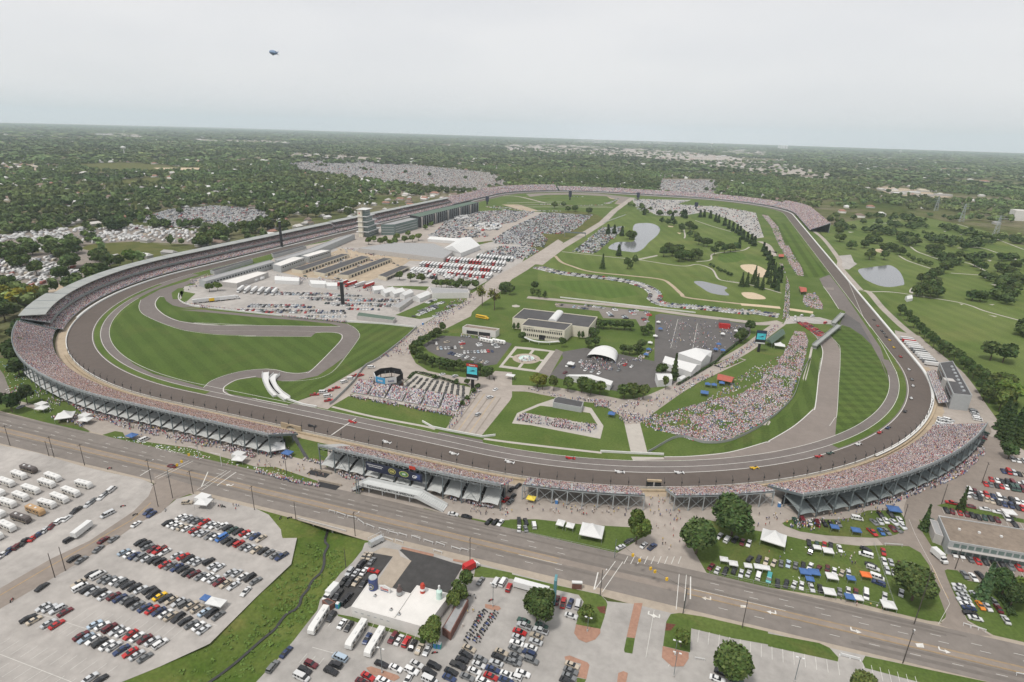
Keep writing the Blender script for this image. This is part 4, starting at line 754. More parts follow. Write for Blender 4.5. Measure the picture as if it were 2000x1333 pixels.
cars('by the tall teal sign slab', 'c 390,750 405,690', 'c 400,710Rp 455,715N 515,722Wv 350,690M'); cars('by the white race trailer', 'b 1740,570 1780,510', 'b 1755,540G 1875,550Wv 1930,550Wv 1975,592Rs'); cars('beside the round tree at right', HC, 'c 1605,1305W 1640,1255K 1750,1315g')
cars('at the gravel gate by the bright green tree', 'c 1010,285 1060,235', 'c 1030,260W 1095,272Np'); cars('under the fence by the bright green tree', 'c 820,290 890,255', 'c 850,275S 915,228K'); cars('on the grass left of the peaked white tent', 'c 60,150 55,90', 'c 55,70K 55,130W 107,75K 107,130G 172,105Wv')
cars('on the verge below the lettered footbridge', 'f 1500,1210 1590,1230', 'f 1540,1217W 1645,1237K'); cars('below the right end of the awnings', 'f 1880,1310 1930,1260', 'f 1910,1285W 1870,1277K 1820,1275K')
cars('between two near grandstands', 'B 960,460 1020,400', 'B 970,440R 1005,425K 1000,388K 1030,373K 993,450G'); cars('on the left lane near the white tents', 'e 120,400 190,370', 'e 160,380G'); cars('on the grass below the awnings of the left stand', 'e 1090,650 1170,620', 'e 1128,635Wv')
HF = 'd 300,90 340,150'
cars('on the oval meadow', HF, 'd 215,70g 270,75Mv 325,80W 380,85Mv 440,90K 490,92K 550,92G 830,80G 878,75S 920,65W 985,80S 1030,62W 1052,110S 815,160Rp 885,155B 925,152G 975,130M 1015,137G 960,20K 880,22K', jit=7); cars('on the oval meadow beside the right turn stand', 'd 640,50 740,70', 'd 695,52Wv')
HG = 'd 50,380 40,430'
cars('in the top row of the camping meadow', HG, 'd 320,240K 333,305Kp 380,258g 440,262R 490,262K 560,288W c 1620,190W 1680,217Wv 1742,217K 1800,237M 1850,247W', jit=8)
cars('in the middle row of the camping meadow', HG, 'c 1857,367K 1927,368K 1985,387T d 45,400T 102,402G 157,407L 215,417G 275,422K 330,427W 395,442M 465,440M 517,467W 577,477T 630,482S', jit=6)
cars('along the street fence of the meadow', HG, 'c 1555,430M 1605,455W 1667,462K 1735,457K 1790,482S 1847,482S 1925,500Wv d 8,520tv 75,557K 142,562K 205,567W 262,577W 340,592S 407,597K 560,622G 627,622W 687,632M 765,647Wv 912,662W', jit=6)
cars('stacked at the right of the meadow', 'd 720,320 810,350', 'd 765,292K 765,337Wv 820,442Ws 805,415K 850,512Wv 865,557Ns', jit=5)
cars('on the fenced grass triangle', HG, 'd 902,312R 908,387W 960,392S 932,457S 985,475W 1032,410M 1085,422g 1135,427W 1042,632S', jit=6)
cars('stacked on the right corner grass', 'd 1450,575 1540,590', 'd 1490,577W 1500,610S 1525,652S 1530,687S 1555,722W 1572,752N 1580,792K 1622,832W', jit=3); cars('on the right corner grass by the spruce', 'd 1600,630 1640,680', 'd 1615,652S 1660,732O 1715,742W 1690,670K 1760,697G 1802,757M 1857,842W 1537,492G 1605,512W 1660,497K', jit=5)
cars('below the hotel windows', 'd 1560,340 1600,400', 'd 1455,327W 1510,337W 1577,367G 1637,382R 1697,387K 1767,402K 1832,412K 1897,427G 1957,432R', jit=3)
HH = 'h 1380,1170 1400,1215'
cars('along the hotel roof', HH, 'h 1395,1187K 1440,1195M 1500,1205R 1552,1215M 1597,1225K 1645,1240K 1695,1245g 1742,1250K 1792,1260M', jit=3); cars('on the planted strip behind the hotel', 'h 1540,1150 1620,1165', 'h 1580,1157M 1695,1177W 1797,1200W 1435,1130Rp'); cars('at the far corner of the hotel', HH, 'h 1862,1245Wv 1902,1262K 1930,1300K 1285,1275g')
def row(zone, s_, n, hd, mix, group='cars parked in the lots'):
    a, b = W(s_); p, q = W(hd); rz = math.atan2(q[1]-p[1], q[0]-p[0])
    for i in range(n):
        t = (i+random.uniform(-.12, .12))/max(1, n-1); x, y = a[0]+(b[0]-a[0])*t, a[1]+(b[1]-a[1])*t; c = random.choice(mix); nme, col = CC[c]
        vehicle(random.choice(['sedan', 'sedan', 'sedan', 'SUV', 'van']), col, (x, y, ztop(x, y)), rz+random.gauss(0, .05), zone, group, nme)
MX = 'WWWSSGGKKKNRMTg'
row('in the middle row behind the hotel', 'h 1560,1075 1990,1185', 10, HH, MX); row('in the upper row behind the hotel', 'h 1570,1045 1990,1140', 10, HH, MX); row('in the bend row behind the hotel', 'h 1700,990 1990,1035', 8, HH, MX); row('in the thin row behind the hotel', 'h 1745,955 1995,1000', 7, HH, MX)
row('in the far right row below the tree clump', 'h 1840,890 2000,920', 5, HH, MX); row('under the dark trees at the right edge', 'h 1910,800 2000,815', 3, HH, 'WSW')
for k_ in range(5): row('in the lot above the right stand', 'h %d,%d %d,%d' % (1320+8*k_, 555-18*k_, 1390+8*k_, 562-18*k_), 4, 'h 1340,500 1420,520', 'WWSSW')
row('behind the right turn stand', 'h 1690,590 1630,690', 8, 'h 1600,640 1690,650', MX); row('beside the suite building tower', 'h 1600,410 1640,490', 6, 'h 1590,440 1640,450', 'WSG')
# --- motorhomes and buses near the camera
mk('rv_trim', (.42,.36,.27), .5, var=.05); mk('rv_body', None, .5, var=.03, src='obj')
def rv_meshes():
    b = MB(); L_, w_, h_ = 9.2, 2.5, 3.0
    side_body(b, [(-4.6,.5),(-4.6,3.0),(3.9,3.0),(4.55,2.3),(4.65,.9),(4.5,.5)], 1.25, 1.2, 'rv_body'); g = MB(); frustum(g, (4.0,4.62,1.15), 1.35, (4.0,4.25,1.1), 2.45, 'car_glass')
    for s in (-1, 1):
        for x0, x1 in ((-3.6,-2.6),(-1.9,-.6),(.6,1.6),(2.6,3.5)): g.box(((x0+x1)/2, s*1.225, 1.7), (x1-x0, .06, .6), 'car_glass')
    t = MB(); [t.box((-.2, s*1.252, 1.05), (8.6, .03, .22), 'rv_trim') for s in (-1, 1)]
    u = MB(); u.box((0, 0, 0), (1.0, .8, .28), 'vehicle_white', top=(.8, .8)); return b.mesh('body'), g.mesh('windows'), t.mesh('stripe'), u.mesh('roof_unit')
RVM = rv_meshes()
def motorhome(loc, rz, zone, col=(.64,.635,.61), desc='white motorhome', k=1.0, name='motorhome', cat='motorhome', group='motorhomes parked in rows'):
    r = bpy.data.objects.new(name, None); link(r, None, loc, rz); r.scale = (k, 1, 1)
    b = link(bpy.data.objects.new('body', RVM[0]), r); b.color = (*col, 1); link(bpy.data.objects.new('windows', RVM[1]), r); link(bpy.data.objects.new('stripe', RVM[2]), r)
    for x in (-2.5, .8): link(bpy.data.objects.new('roof_unit', RVM[3]), r, (x, random.uniform(-.15, .15), 3.0))
    for x in (-2.9, 3.0):
        for s in (-1, 1): link(bpy.data.objects.new('wheel', WH_B), r, (x, s*1.12, .48))
    return reg(r, zone, desc, cat, group)
def rvs(zone, s_, hd, k=1.0):
    a, b = W(hd); rz = math.atan2(b[1]-a[1], b[0]-a[0]); c = CROP['z']
    for t in s_.split():
        if t in CROP: c = CROP[t]; continue
        X, Y = t.split(','); col, d = (.64,.635,.615), 'white motorhome'
        if Y[-1] == 'T': col, d, Y = (.42,.27,.14), 'brown sided motorhome', Y[:-1]
        if Y[-1] == 'K': col, d, Y = (.10,.085,.08), 'dark sided motorhome', Y[:-1]
        p = G(c[0]+float(X)/c[2], c[1]+float(Y)/c[2], 1.6); motorhome((p[0], p[1], ztop(p[0], p[1])), rz+random.gauss(0, .03), zone, col, d, k*random.uniform(.85, 1.08))
HR = 'A 350,345 460,380'
rvs('in the upper left lot', 'A 140,290K 92,320 258,330 228,360 408,365 30,355 150,390 100,424 35,456 345,402 290,432 228,460 172,492T 102,530K 35,570 -20,400 -15,505 -30,612', HR)
rvs('below the white bar', 'b 490,845', 'b 555,740 430,930', 1.25); rvs('below the white bar', 'b 785,955', 'b 835,860 725,1050', 1.2); rvs('below the white bar', 'b 928,1015', 'b 975,930 875,1100', 1.1)
# boxes on wheels: trailers and box trucks
def box_truck(label, s_, hd, L_=6.0, body='vehicle_white', trailer=False, cab='vehicle_white', h=3.1, name='box_truck', cat='truck'):
    a, b = W(hd); rz = math.atan2(b[1]-a[1], b[0]-a[0]); p = W1(s_, h/2); r = thing(name, label, cat, (p[0], p[1], ztop(p[0], p[1])), rz)
    m = MB(); m.box((0, 0, .75), (L_, 2.4, h-.75), body); m.box((0, 0, h), (L_-.3, 2.2, .05), 'vehicle_white'); m.obj('cargo_box', r)
    if not trailer:
        m = MB(); side_body(m, [(L_/2+.05,.45),(L_/2+.05,2.3),(L_/2+1.0,2.25),(L_/2+1.45,1.45),(L_/2+2.3,1.3),(L_/2+2.4,.45)], 1.05, .95, cab); m.obj('cab', r)
        m = MB(); frustum(m, (L_/2+.3, L_/2+1.46, 1.0), 1.45, (L_/2+.3, L_/2+1.08, .97), 2.18, 'car_glass'); m.obj('windows', r)
    for x in ((-L_/2+1.2, L_/2+1.5) if not trailer else (-L_/2+1.6, -L_/2+2.7)):
        for s in (-1, 1): link(bpy.data.objects.new('wheel', WH_B), r, (x, s*1.05, .48))
    return r
box_truck('long white travel trailer towed along the side lane', 'A 400,588', 'A 440,560 340,637', 8.6, trailer=True, name='travel_trailer', cat='trailer')
box_truck('white box truck at the left edge of the dark bar yard', 'b 597,612', 'b 650,560 540,680', 5.2); box_truck('white box truck with open top waiting beside the hotel drive', 'd 1325,328', 'd 1270,285 1390,390', 5.0)
box_truck('long white race trailer with dark lettering beside the tall teal slab', 'c 150,590', 'c 280,625 40,560', 13.5, trailer=True, name='race_trailer', cat='trailer')
box_truck('red truck parked by the hedge at the street corner of the bar lot', 'b 1665,430', 'b 1640,470 1690,400', 3.6, body='car_red' if 'car_red' in MATS else 'vehicle_red', cab='vehicle_white') if False else None
# --- race cars
mk('race_paint', None, .3, var=0, src='obj', spec=.5)
def race_mesh():
    b = MB(); 
    V = []; secs = [(-2.1,.25,.35,.30,.75),(-1.2,.42,.35,.12,.95),(-.4,.45,.30,.12,.85),(.3,.40,.25,.12,.68),(1.2,.25,.22,.15,.50),(2.45,.10,.12,.22,.36)]
    for x, w0, w1, z0, z1 in secs: V += [(x,-w0,z0),(x,w0,z0),(x,w1*.7,z1),(x,-w1*.7,z1)]
    F = [(0,1,2,3), tuple(4*(len(secs)-1)+i for i in (3,2,1,0))]
    for k in range(len(secs)-1):
        for i in range(4): F.append((4*k+i, 4*k+(i+1) % 4, 4*k+4+(i+1) % 4, 4*k+4+i)[::-1])
    b.add(V, F, 'race_paint')
    for s in (-1, 1): b.box((-.75, s*.62, .12), (1.9, .5, .42), 'race_paint', top=(.85, .8))
    f = MB(); f.box((2.25, 0, .18), (.5, 1.9, .06), 'race_paint'); [f.box((2.25, s*.95, .14), (.55, .05, .3), 'race_paint') for s in (-1, 1)]
    r = MB(); r.box((-2.1, 0, .88), (.5, 1.1, .06), 'race_paint'); [r.box((-2.1, s*.55, .55), (.55, .05, .45), 'race_paint') for s in (-1, 1)]
    h = MB(); h.lathe((.05, 0, .7), [(.14, 0), (.16, .14), (.10, .26), (.02, .29)], 'fence_post', 8); return b.mesh('body'), f.mesh('front_wing'), r.mesh('rear_wing'), h.mesh('helmet')
RCM = race_mesh(); RWH = wheel_mesh(.34, .36)
RCC = dict(K='black', R='red', W='white', Y='yellow', g='dark green', N='navy', G='grey', O='orange', B='blue')
for s_, c in zip('f 438,530|f 752,497|f 1020,655|f 1545,745|f 1980,810|g 455,780|g 840,888|g 1305,893|g 1892,857|h 395,767|h 485,742|h 707,672|h 873,580|h 937,543|h 1070,415|h 1120,312|h 1133,215|h 1123,165|h 1100,87|m 1535,725|m 1570,783|m 1612,833|m 1632,855|m 1655,890|m 1687,922|m 1727,993|m 1795,1085'.split('|'), 'KRWWWRWWYRgWRNKWWGWKRKGKYYR'):
    p = W1(s_, .4); s = s_of(p[0], p[1]); n = oval(s)[1]; rz = math.atan2(n[1], n[0])+math.pi/2; r = bpy.data.objects.new('race_car', None); link(r, None, (p[0], p[1], ztop(p[0], p[1])), rz+random.gauss(0, .03)); r.scale = (1.05,)*3
    for nme, me in zip(('body', 'front_wing', 'rear_wing', 'helmet'), RCM): q = link(bpy.data.objects.new(nme, me), r); q.color = (*CC[c][1], 1)
    for x in (-1.55, 1.5):
        for sg in (-1, 1): link(bpy.data.objects.new('wheel', RWH), r, (x, sg*.82, .34))
    reg(r, 'on the race track', f'{CC[c][0]} open wheel race car', 'race car', 'race cars spread round the near bends')
# --- the mass of far cars, as stuff
CAR_T, CAR_Q, CAR_I = boxes_t([(-2.25,2.25,-.88,.88,.2,.88,.97), (-1.6,1.05,-.80,.80,.88,1.36,.72), (-1.1,.55,-.58,.58,1.36,1.42,.95)])
BIG_T, BIG_Q, BIG_I = boxes_t([(-4.4,4.4,-1.25,1.25,.5,3.1,.98), (3.2,4.46,-1.15,1.15,1.4,2.4,.98), (-1,1,-.6,.6,3.1,3.4,.8)])
FARC = np.array([CC[k][1] for k in 'WSGKRMNTgL'])
FARP = np.array([.27,.20,.14,.15,.05,.04,.05,.05,.02,.03])
def lot_rows(poly_s, hd, occ=.9, dbl=True, sp=2.7, rowgap=5.3, aisle=6.5, skip=None):
    """rows of bays filling a polygon; hd = two pixels along the cars"""
    P = [p[:2] for p in W(poly_s)]; a, b = W(hd); u = (b-a)[:2]; u = u/np.hypot(*u); v = np.array([-u[1], u[0]]); P2 = np.array(P); A, B = P2@u, P2@v
    pos = []; y = A.min(); i = 0
    while y < A.max():
        for x in np.arange(B.min(), B.max(), sp):
            if random.random() < occ: pos.append(u*y+v*x+np.array([random.gauss(0, .25), random.gauss(0, .25)]))
        i += 1; y += rowgap if (dbl and i % 2) else rowgap+aisle
    pos = np.array(pos); pos = pos[inside(P, pos[:, 0], pos[:, 1])]
    return pos, np.full(len(pos), math.atan2(u[1], u[0]))
def car_mass(name, label, lots, T=(CAR_T, CAR_Q, CAR_I), white=None, k=1.0):
    P = np.concatenate([l[0] for l in lots]); R = np.concatenate([l[1] for l in lots]); N = len(P); I = T[2]
    R = R+RNG.normal(0, .06, N)+math.pi*(RNG.random(N) < .5); body = FARC[RNG.choice(len(FARC), N, p=FARP)]*RNG.uniform(.8, 1.15, (N, 1))
    if white: body = np.where(RNG.random((N, 1)) < white, RNG.uniform(.45, .66, (N, 1))*np.array([[1, .99, .97]]), body)
    C = np.zeros((N, len(I), 3)); C[:, I == 0] = body[:, None]; C[:, I == 1] = (.03, .034, .038); C[:, I == 2] = body[:, None] if T[0] is CAR_T else (.6, .6, .6)
    Z = np.array([ztop(x, y) for x, y in P]) if N < 6000 else np.full(N, .12)
    ob = scatter(name, T[0], T[1], np.column_stack([P, Z]), R, k*RNG.uniform(.9, 1.1, (N, 1))*np.array([[1, 1, 1]]), C, 'stuff_car'); return stuff(ob, label)
def along(s_, off, sp, turn=90, occ=.95):
    P = smooth(W(s_), 10); L_ = [0]
    for i in range(1, len(P)): L_.append(L_[-1]+np.hypot(*(P[i]-P[i-1])))
    pos = []; rot = []
    for d in np.arange(1, L_[-1], sp):
        if random.random() > occ: continue
        x = np.interp(d, L_, [p[0] for p in P]); y = np.interp(d, L_, [p[1] for p in P]); i = min(max(1, int(np.searchsorted(L_, d))), len(P)-1); t = P[i]-P[i-1]; t = t/np.hypot(*t)
        pos.append((x-t[1]*off, y+t[0]*off)); rot.append(math.atan2(t[1], t[0])+math.radians(turn))
    return np.array(pos), np.array(rot)
HP = 'j 740,640 840,560'
car_mass('parked_cars', 'rows of cars in the paddock lot left of the infield road', [lot_rows('j 640,385 940,420 1010,440 1320,460 1560,470 2000,520 k 470,500 400,600 200,620 j 1980,640 1700,640 1400,560 1100,500 980,500 800,420', 'j 1000,500 1040,470', .9), lot_rows('j 560,640 760,560 1000,560 1620,640 1620,700 1400,715 900,660', HP, .93), lot_rows('k 500,700 720,520 840,560 620,700', 'k 520,640 620,660', .8), lot_rows('k 690,720 930,570 970,590 760,730', 'k 700,690 780,720', .9)])
car_mass('parked_cars', 'cars in the paved lot between the round hedge and the garden', [lot_rows('k 740,1020 760,960 1340,1040 1310,1090', 'k 1000,1040 975,980', .95, False), lot_rows('k 790,1070 800,1040 1290,1120 1250,1175', 'k 900,1090 960,1060', .9, False, 3, 7, 0), lot_rows('k 860,930 1210,960 1410,980 1400,1010 860,950', 'k 1000,950 1060,945', .9, False, 3.5, 9, 3)])
car_mass('parked_cars', 'cars in the small lots behind the museum', [lot_rows('l 170,565 650,600 650,640 170,590', 'l 300,590 330,570', .85), lot_rows('l 650,720 720,610 780,625 710,730', 'l 690,690 750,690', .95, False, 2.8, 9, 0), lot_rows('l 810,720 850,625 970,635 920,725', 'l 840,680 900,680', .95), lot_rows('l 995,775 1050,650 1100,655 1060,785', 'l 1010,720 1070,720', .95, False, 2.8, 9, 0)])
car_mass('parked_cars', 'show cars scattered round the open stage', [lot_rows('g 300,150 340,40 900,10 1060,130 840,170 620,120 420,130', 'g 500,120 540,90', .42, False, 5, 9, 4)])
car_mass('parked_cars', 'double line of cars along the winding infield lane', [along('l 0,212 250,275 700,325 950,372 1100,430 1150,490 1140,530 1250,580 1600,612 2000,655 m 300,645 600,690', o_, 2.9, 70) for o_ in (-5.2, 5.2)])
car_mass('parked_cars', 'dense cars on the infield grass lots beyond the hauler park', [lot_rows('q 1750,505 r 720,540 480,740 300,790 0,775 q 1080,860 1330,700', 'q 1500,720 1560,690', .93, True, 2.7, 5.2, 3.2), lot_rows('q 1080,865 1400,725 1690,760 1800,860 1750,960 1100,905', 'q 1300,850 1330,820', .93, True, 2.7, 5.2, 3.2), lot_rows('q 860,1060 1180,945 1620,965 1690,1010 1480,1120 1350,1100 1000,1080', 'q 1200,1030 1230,1000', .9, True, 2.7, 5.2, 3.2), lot_rows('q 800,500 1250,470 1640,500 1350,640 1200,660 950,640 560,760 300,800 480,600', 'q 1000,560 1040,540', .8, True, 2.7, 5.2, 4), lot_rows('q 190,810 560,705 930,745 1040,815 700,850 300,835', 'q 500,770 540,755', .8, True, 2.9, 5.4, 5), lot_rows('r 450,1020 840,700 1130,690 1020,820 740,1040', 'r 700,880 740,850', .92, True, 2.7, 5.2, 3.0)])
car_mass('parked_cars', 'cars and tents crowding the infield camping corner', [lot_rows('r 1240,330 2000,345 s 0,400 420,420 780,480 860,720 780,730 560,560 300,470 0,520 r 1560,540 1300,480', 's 400,460 440,440', .5, True, 4.4, 8, 5)], white=.3, k=1.2)
car_mass('parked_cars', 'cars along the grass loops of the far infield', [along(s_, 0, 3.4, 60, .8) for s_ in ('r 860,385 950,370 1050,325', 'r 880,395 970,380', 'r -50,482 300,488', 'r 20,398 340,396', 'r 420,418 860,405', 'r 440,300 600,300', 'r -280,500 -60,490', 'q 1080,420 1500,480', 'q 1000,430 1400,490')])
car_mass('parked_cars', 'carts and vans between the garage rows', [lot_rows('p 280,1290 860,1100 960,1105 420,1310', 'p 600,1200 640,1210', .13, False, 4, 6, 0), lot_rows('p 560,1330 1150,1120 1260,1115 720,1330', 'p 600,1200 640,1210', .13, False, 4, 6, 0), lot_rows('p 700,980 1420,1060 1400,1090 680,1010', 'p 600,1200 640,1210', .22, False, 4, 6, 0), lot_rows('p 1440,1090 1740,1090 1560,1190 1380,1220', 'p 600,1200 640,1210', .18, False, 4, 6, 0), lot_rows('j 900,290 1500,330 1900,370 1400,300 1300,300', 'j 1000,300 1030,310', .2, False, 4, 6, 0)], white=.4)
car_mass('parked_cars', 'far car park full of cars left of the covered stands', [lot_rows('z 265,428 330,410 420,402 500,408 540,420 530,440 440,450 300,442', 'z 380,430 400,424', .8, True, 3.4, 6, 3.5)], white=.3, k=1.12)
car_mass('parked_cars', 'distant car park full of cars beyond the far stands', [lot_rows('z 555,315 640,308 760,318 960,338 1000,362 930,378 700,352 580,335', 'z 700,335 720,330', .55, True, 6.5, 10, 6)], white=.4, k=1.7); car_mass('parked_cars', 'distant square car park behind the far right stands', [lot_rows('z 1290,352 1400,353 1396,386 1287,377', 'z 1340,368 1350,364', .6, True, 6, 9, 5)], white=.4, k=1.6)
# campers on the fields to the west: the nearest ones one by one, the rest as stuff
CAMP = [('t -250,690 0,640 330,640 520,580 760,600 800,800 860,920 640,900 500,800 420,960 300,960 0,900 -250,960', .50), ('t -200,420 0,400 500,325 900,335 1330,305 1950,365 1900,480 1300,455 800,490 300,470 -200,520', .42)]
cp = []; 
for s_, dn in CAMP:
    P = [p[:2] for p in W(s_)]; lo, hi = np.min(P, 0), np.max(P, 0); a_ = math.radians(28)
    for X in np.arange(-1400, 400, 4.4):
        for Y in np.arange(-1400, 900, 10.5):
            if RNG.random() > dn: continue
            x, y = X*math.cos(a_)-Y*math.sin(a_)+RNG.normal(0, .8), X*math.sin(a_)+Y*math.cos(a_)+RNG.normal(0, 1.0)
            if lo[0] < x < hi[0] and lo[1] < y < hi[1] and inside(P, [x], [y])[0]: cp.append((x, y, a_+math.pi/2+RNG.normal(0, .12)))
cp.sort(key=lambda c: (c[0]-CAM_C[0])**2+(c[1]-CAM_C[1])**2)
mb = MB(); side_body(mb, [(-3.4,.5),(-3.4,2.9),(2.6,2.9),(3.6,2.3),(3.8,1.2),(3.6,.5)], 1.2, 1.15, 'rv_body'); mb.box((0, 0, 2.9), (1, .8, .3), 'vehicle_white'); frustum(mb, (2.75,3.72,1.1), 1.5, (2.75,3.45,1.05), 2.2, 'car_glass')
for s in (-1, 1): mb.box((-.6, s*1.19, 1.5), (3.6, .06, .6), 'car_glass')
CAMPER = mb.mesh('camper')
for x, y, r in cp[:230]:
    ob = link(bpy.data.objects.new('camper', CAMPER), None, (x, y, ztop(x, y)), r+(math.pi if random.random() < .5 else 0)); ob.color = (*(np.array((.66,.655,.64)) if random.random() < .85 else np.array(random.choice(((.45,.40,.32),(.25,.27,.30),(.30,.10,.08)))))*random.uniform(.85, 1.05), 1); ob.scale = (random.uniform(.75, 1.25),)+(random.uniform(.95, 1.05),)*2
    reg(ob, 'on the left camp ground', ('white' if ob.color[0] > .54 else 'dark')+' camper', 'camper', 'campers outside the left turn')
rest = np.array(cp[230:]); print('campers', len(cp))
if len(rest): car_mass('campers', 'mass of white campers on the far left fields', [(rest[:, :2], rest[:, 2])], (BIG_T*np.array([.8, 1, .95]), BIG_Q, BIG_I), .85)
car_mass('team_trailers', 'white trailers and vans crowding the infield round the hauler rows', [lot_rows('k 450,250 1290,330 1200,370 500,320', 'k 640,230 560,290', .6, False, 4.2, 9, 0), lot_rows('q 780,690 1000,640 1200,660 1180,730 900,750', 'q 900,700 960,680', .8, False, 4.5, 9, 1), lot_rows('q 560,560 740,540 760,590 580,620', 'q 600,600 660,580', .7, False, 4.5, 9, 1), lot_rows('j 640,350 880,310 920,340 700,375', 'j 700,360 760,340', .6, False, 4.5, 9, 1), lot_rows('p 1500,940 2000,1080 2000,1110 1480,990', 'p 1600,1000 1640,980', .35, False, 5, 9, 2)], (BIG_T*np.array([.8, 1, 1]), BIG_Q, BIG_I), .7)
# haulers in the infield, each one its own
mb = MB(); mb.box((-2, 0, 1.1), (14.5, 2.55, 2.9), 'rv_body'); mb.box((-2, 0, 4.0), (14.3, 2.4, .05), 'vehicle_white'); side_body(mb, [(5.6,.6),(5.6,3.6),(7.0,3.5),(7.6,2.2),(8.7,1.9),(8.8,.6)], 1.15, 1.05, 'rv_body'); frustum(mb, (6.6,7.75,1.08), 2.2, (6.6,7.2,1.02), 3.3, 'car_glass')
for x in (-8, -6.8, 4.2, 8.0):
    for s in (-1, 1): mb.tube((x, s*.9, .5), (x, s*1.25, .5), .5, 'tyre', 8)
HAUL = mb.mesh('hauler')
def haulers(zone, s_, n, hd, mix='WWWWSR'):
    a, b = W(s_); p, q = W(hd); rz = math.atan2(q[1]-p[1], q[0]-p[0])
    for i in range(n):
        t = i/max(1, n-1); x, y = a[0]+(b[0]-a[0])*t, a[1]+(b[1]-a[1])*t; c = random.choice(mix); ob = link(bpy.data.objects.new('hauler', HAUL), None, (x, y, ztop(x, y)), rz+random.gauss(0, .02)); ob.color = (*np.array(CC[c][1])*random.uniform(.85, 1.05), 1); ob.scale = (.62, .8, .8) if 'right turn' in zone else (1, 1, 1); reg(ob, zone, CC[c][0]+' hauler', 'hauler', 'race team haulers parked side by side')
HK = 'k 560,190 470,235'
haulers('in the near hauler row of the infield', 'k 530,255 1290,310', 26, 'k 640,230 560,290'); haulers('in the middle hauler row of the infield', 'k 620,195 1380,255', 24, 'k 640,230 560,290', 'WWWSRW'); haulers('in the back hauler row of the infield', 'k 880,150 1420,195', 18, 'k 640,230 560,290'); haulers('in the top hauler row of the infield', 'k 1170,120 1500,150', 12, 'k 640,230 560,290', 'WWSg')
haulers('beside the tents above the paddock lot', 'j 1590,385 1850,405', 4, 'j 1760,370 1640,410', 'RRW'); haulers('in the small group beside the paddock lawn', 'j 600,445 930,470', 6, 'j 820,445 770,490', 'WRWSW'); haulers('behind the right turn wall', 'o 320,470 540,690', 12, 'o 320,500 440,515', 'WWSWGWR'); haulers('beside the pit lawn of the infield', 'j 240,555 500,530', 6, 'j 200,560 320,545', 'WYWW')
# ================================================================ BUILDINGS, TOWERS, SIGNS, TENTS
mk('cream_wall', (.62,.58,.48), .85, var=.04); mk('roof_dark', (.075,.073,.075), .9, var=.15, scale=.15); mk('roof_white', (.63,.61,.58), .8, var=.05, scale=.3, var2=.05, scale2=.08); mk('grey_wall', (.36,.37,.37), .8, var=.06)
mk('concrete_wall', (.42,.40,.38), .85, var=.08); mk('roof_brown', (.21,.17,.135), .95, var=.16, scale=.5, var2=.15, scale2=.1); mk('roof_grey', (.30,.30,.30), .85, var=.1); mk('tent_white', (.60,.60,.59), .7, var=.03); mk('tent_side', (.60,.60,.59), .8, var=.05)
mk('tent_blue', (.06,.13,.31), .7, var=.08); mk('tent_red', (.55,.06,.03), .7, var=.08); mk('tent_yellow', (.70,.55,.08), .7); mk('tent_orange', (.70,.16,.04), .7); mk('red_paint', (.45,.03,.03), .5, var=.05); mk('roof_rust', (.36,.10,.07), .85, var=.12); mk('roof_green', (.09,.13,.10), .8, var=.1)
mk('green_glass', (.13,.18,.17), .15, spec=.6, var=.1); mk('sign_black', (.02,.02,.022), .6); mk('sign_navy', (.025,.03,.055), .7); mk('screen_blue', (.05,.30,.34), .4, emit=.55, var=.25, scale=.5); mk('screen_dark', (.03,.05,.09), .4); mk('text_black', (.015,.015,.015), .7, var=0); mk('text_white', (.75,.75,.75), .7, var=0)
mk('sign_red', (.45,.05,.03), .6); mk('sign_blue', (.06,.28,.50), .6, var=.2, scale=.4); mk('logo_yellow', (.55,.50,.16), .6); mk('logo_green', (.10,.22,.08), .6); mk('can_navy', (.04,.06,.17), .35, spec=.5); mk('can_silver', (.55,.57,.58), .35, metal=.6); mk('bottle_dark', (.10,.07,.065), .3, spec=.5); mk('bottle_red', (.42,.04,.02), .35, spec=.5)
mk('bottle_glass', (.50,.66,.60), .2, spec=.5); mk('teal_panel', (.10,.24,.27), .5); mk('wood', (.16,.12,.09), .9, var=.15); mk('brick_wall', (.17,.085,.068), .9, var=.15); mk('porta_teal', (.04,.35,.32), .5); mk('porta_blue', (.07,.20,.45), .5); mk('fence_grey', (.30,.31,.30), .7); mk('signal_yellow', (.65,.40,.03), .5); mk('lawn_green_roof', (.10,.36,.26), .6)
def centred(P): c = np.mean(np.array([p[:2] for p in P]), 0); return c, [(p[0]-c[0], p[1]-c[1]) for p in P]
def inset(P, d):
    P = [np.array(p[:2]) for p in P]
    if area(P) < 0: P = P[::-1]
    out = []; n = len(P)
    for i in range(n):
        a, b, c = P[i-1], P[i], P[(i+1) % n]; u = (b-a)/np.hypot(*(b-a)); v = (c-b)/np.hypot(*(c-b)); n1 = np.array([-u[1], u[0]]); n2 = np.array([-v[1], v[0]]); out.append(b+(n1+n2)/max(.3, 1+n1@n2)*d)
    return out
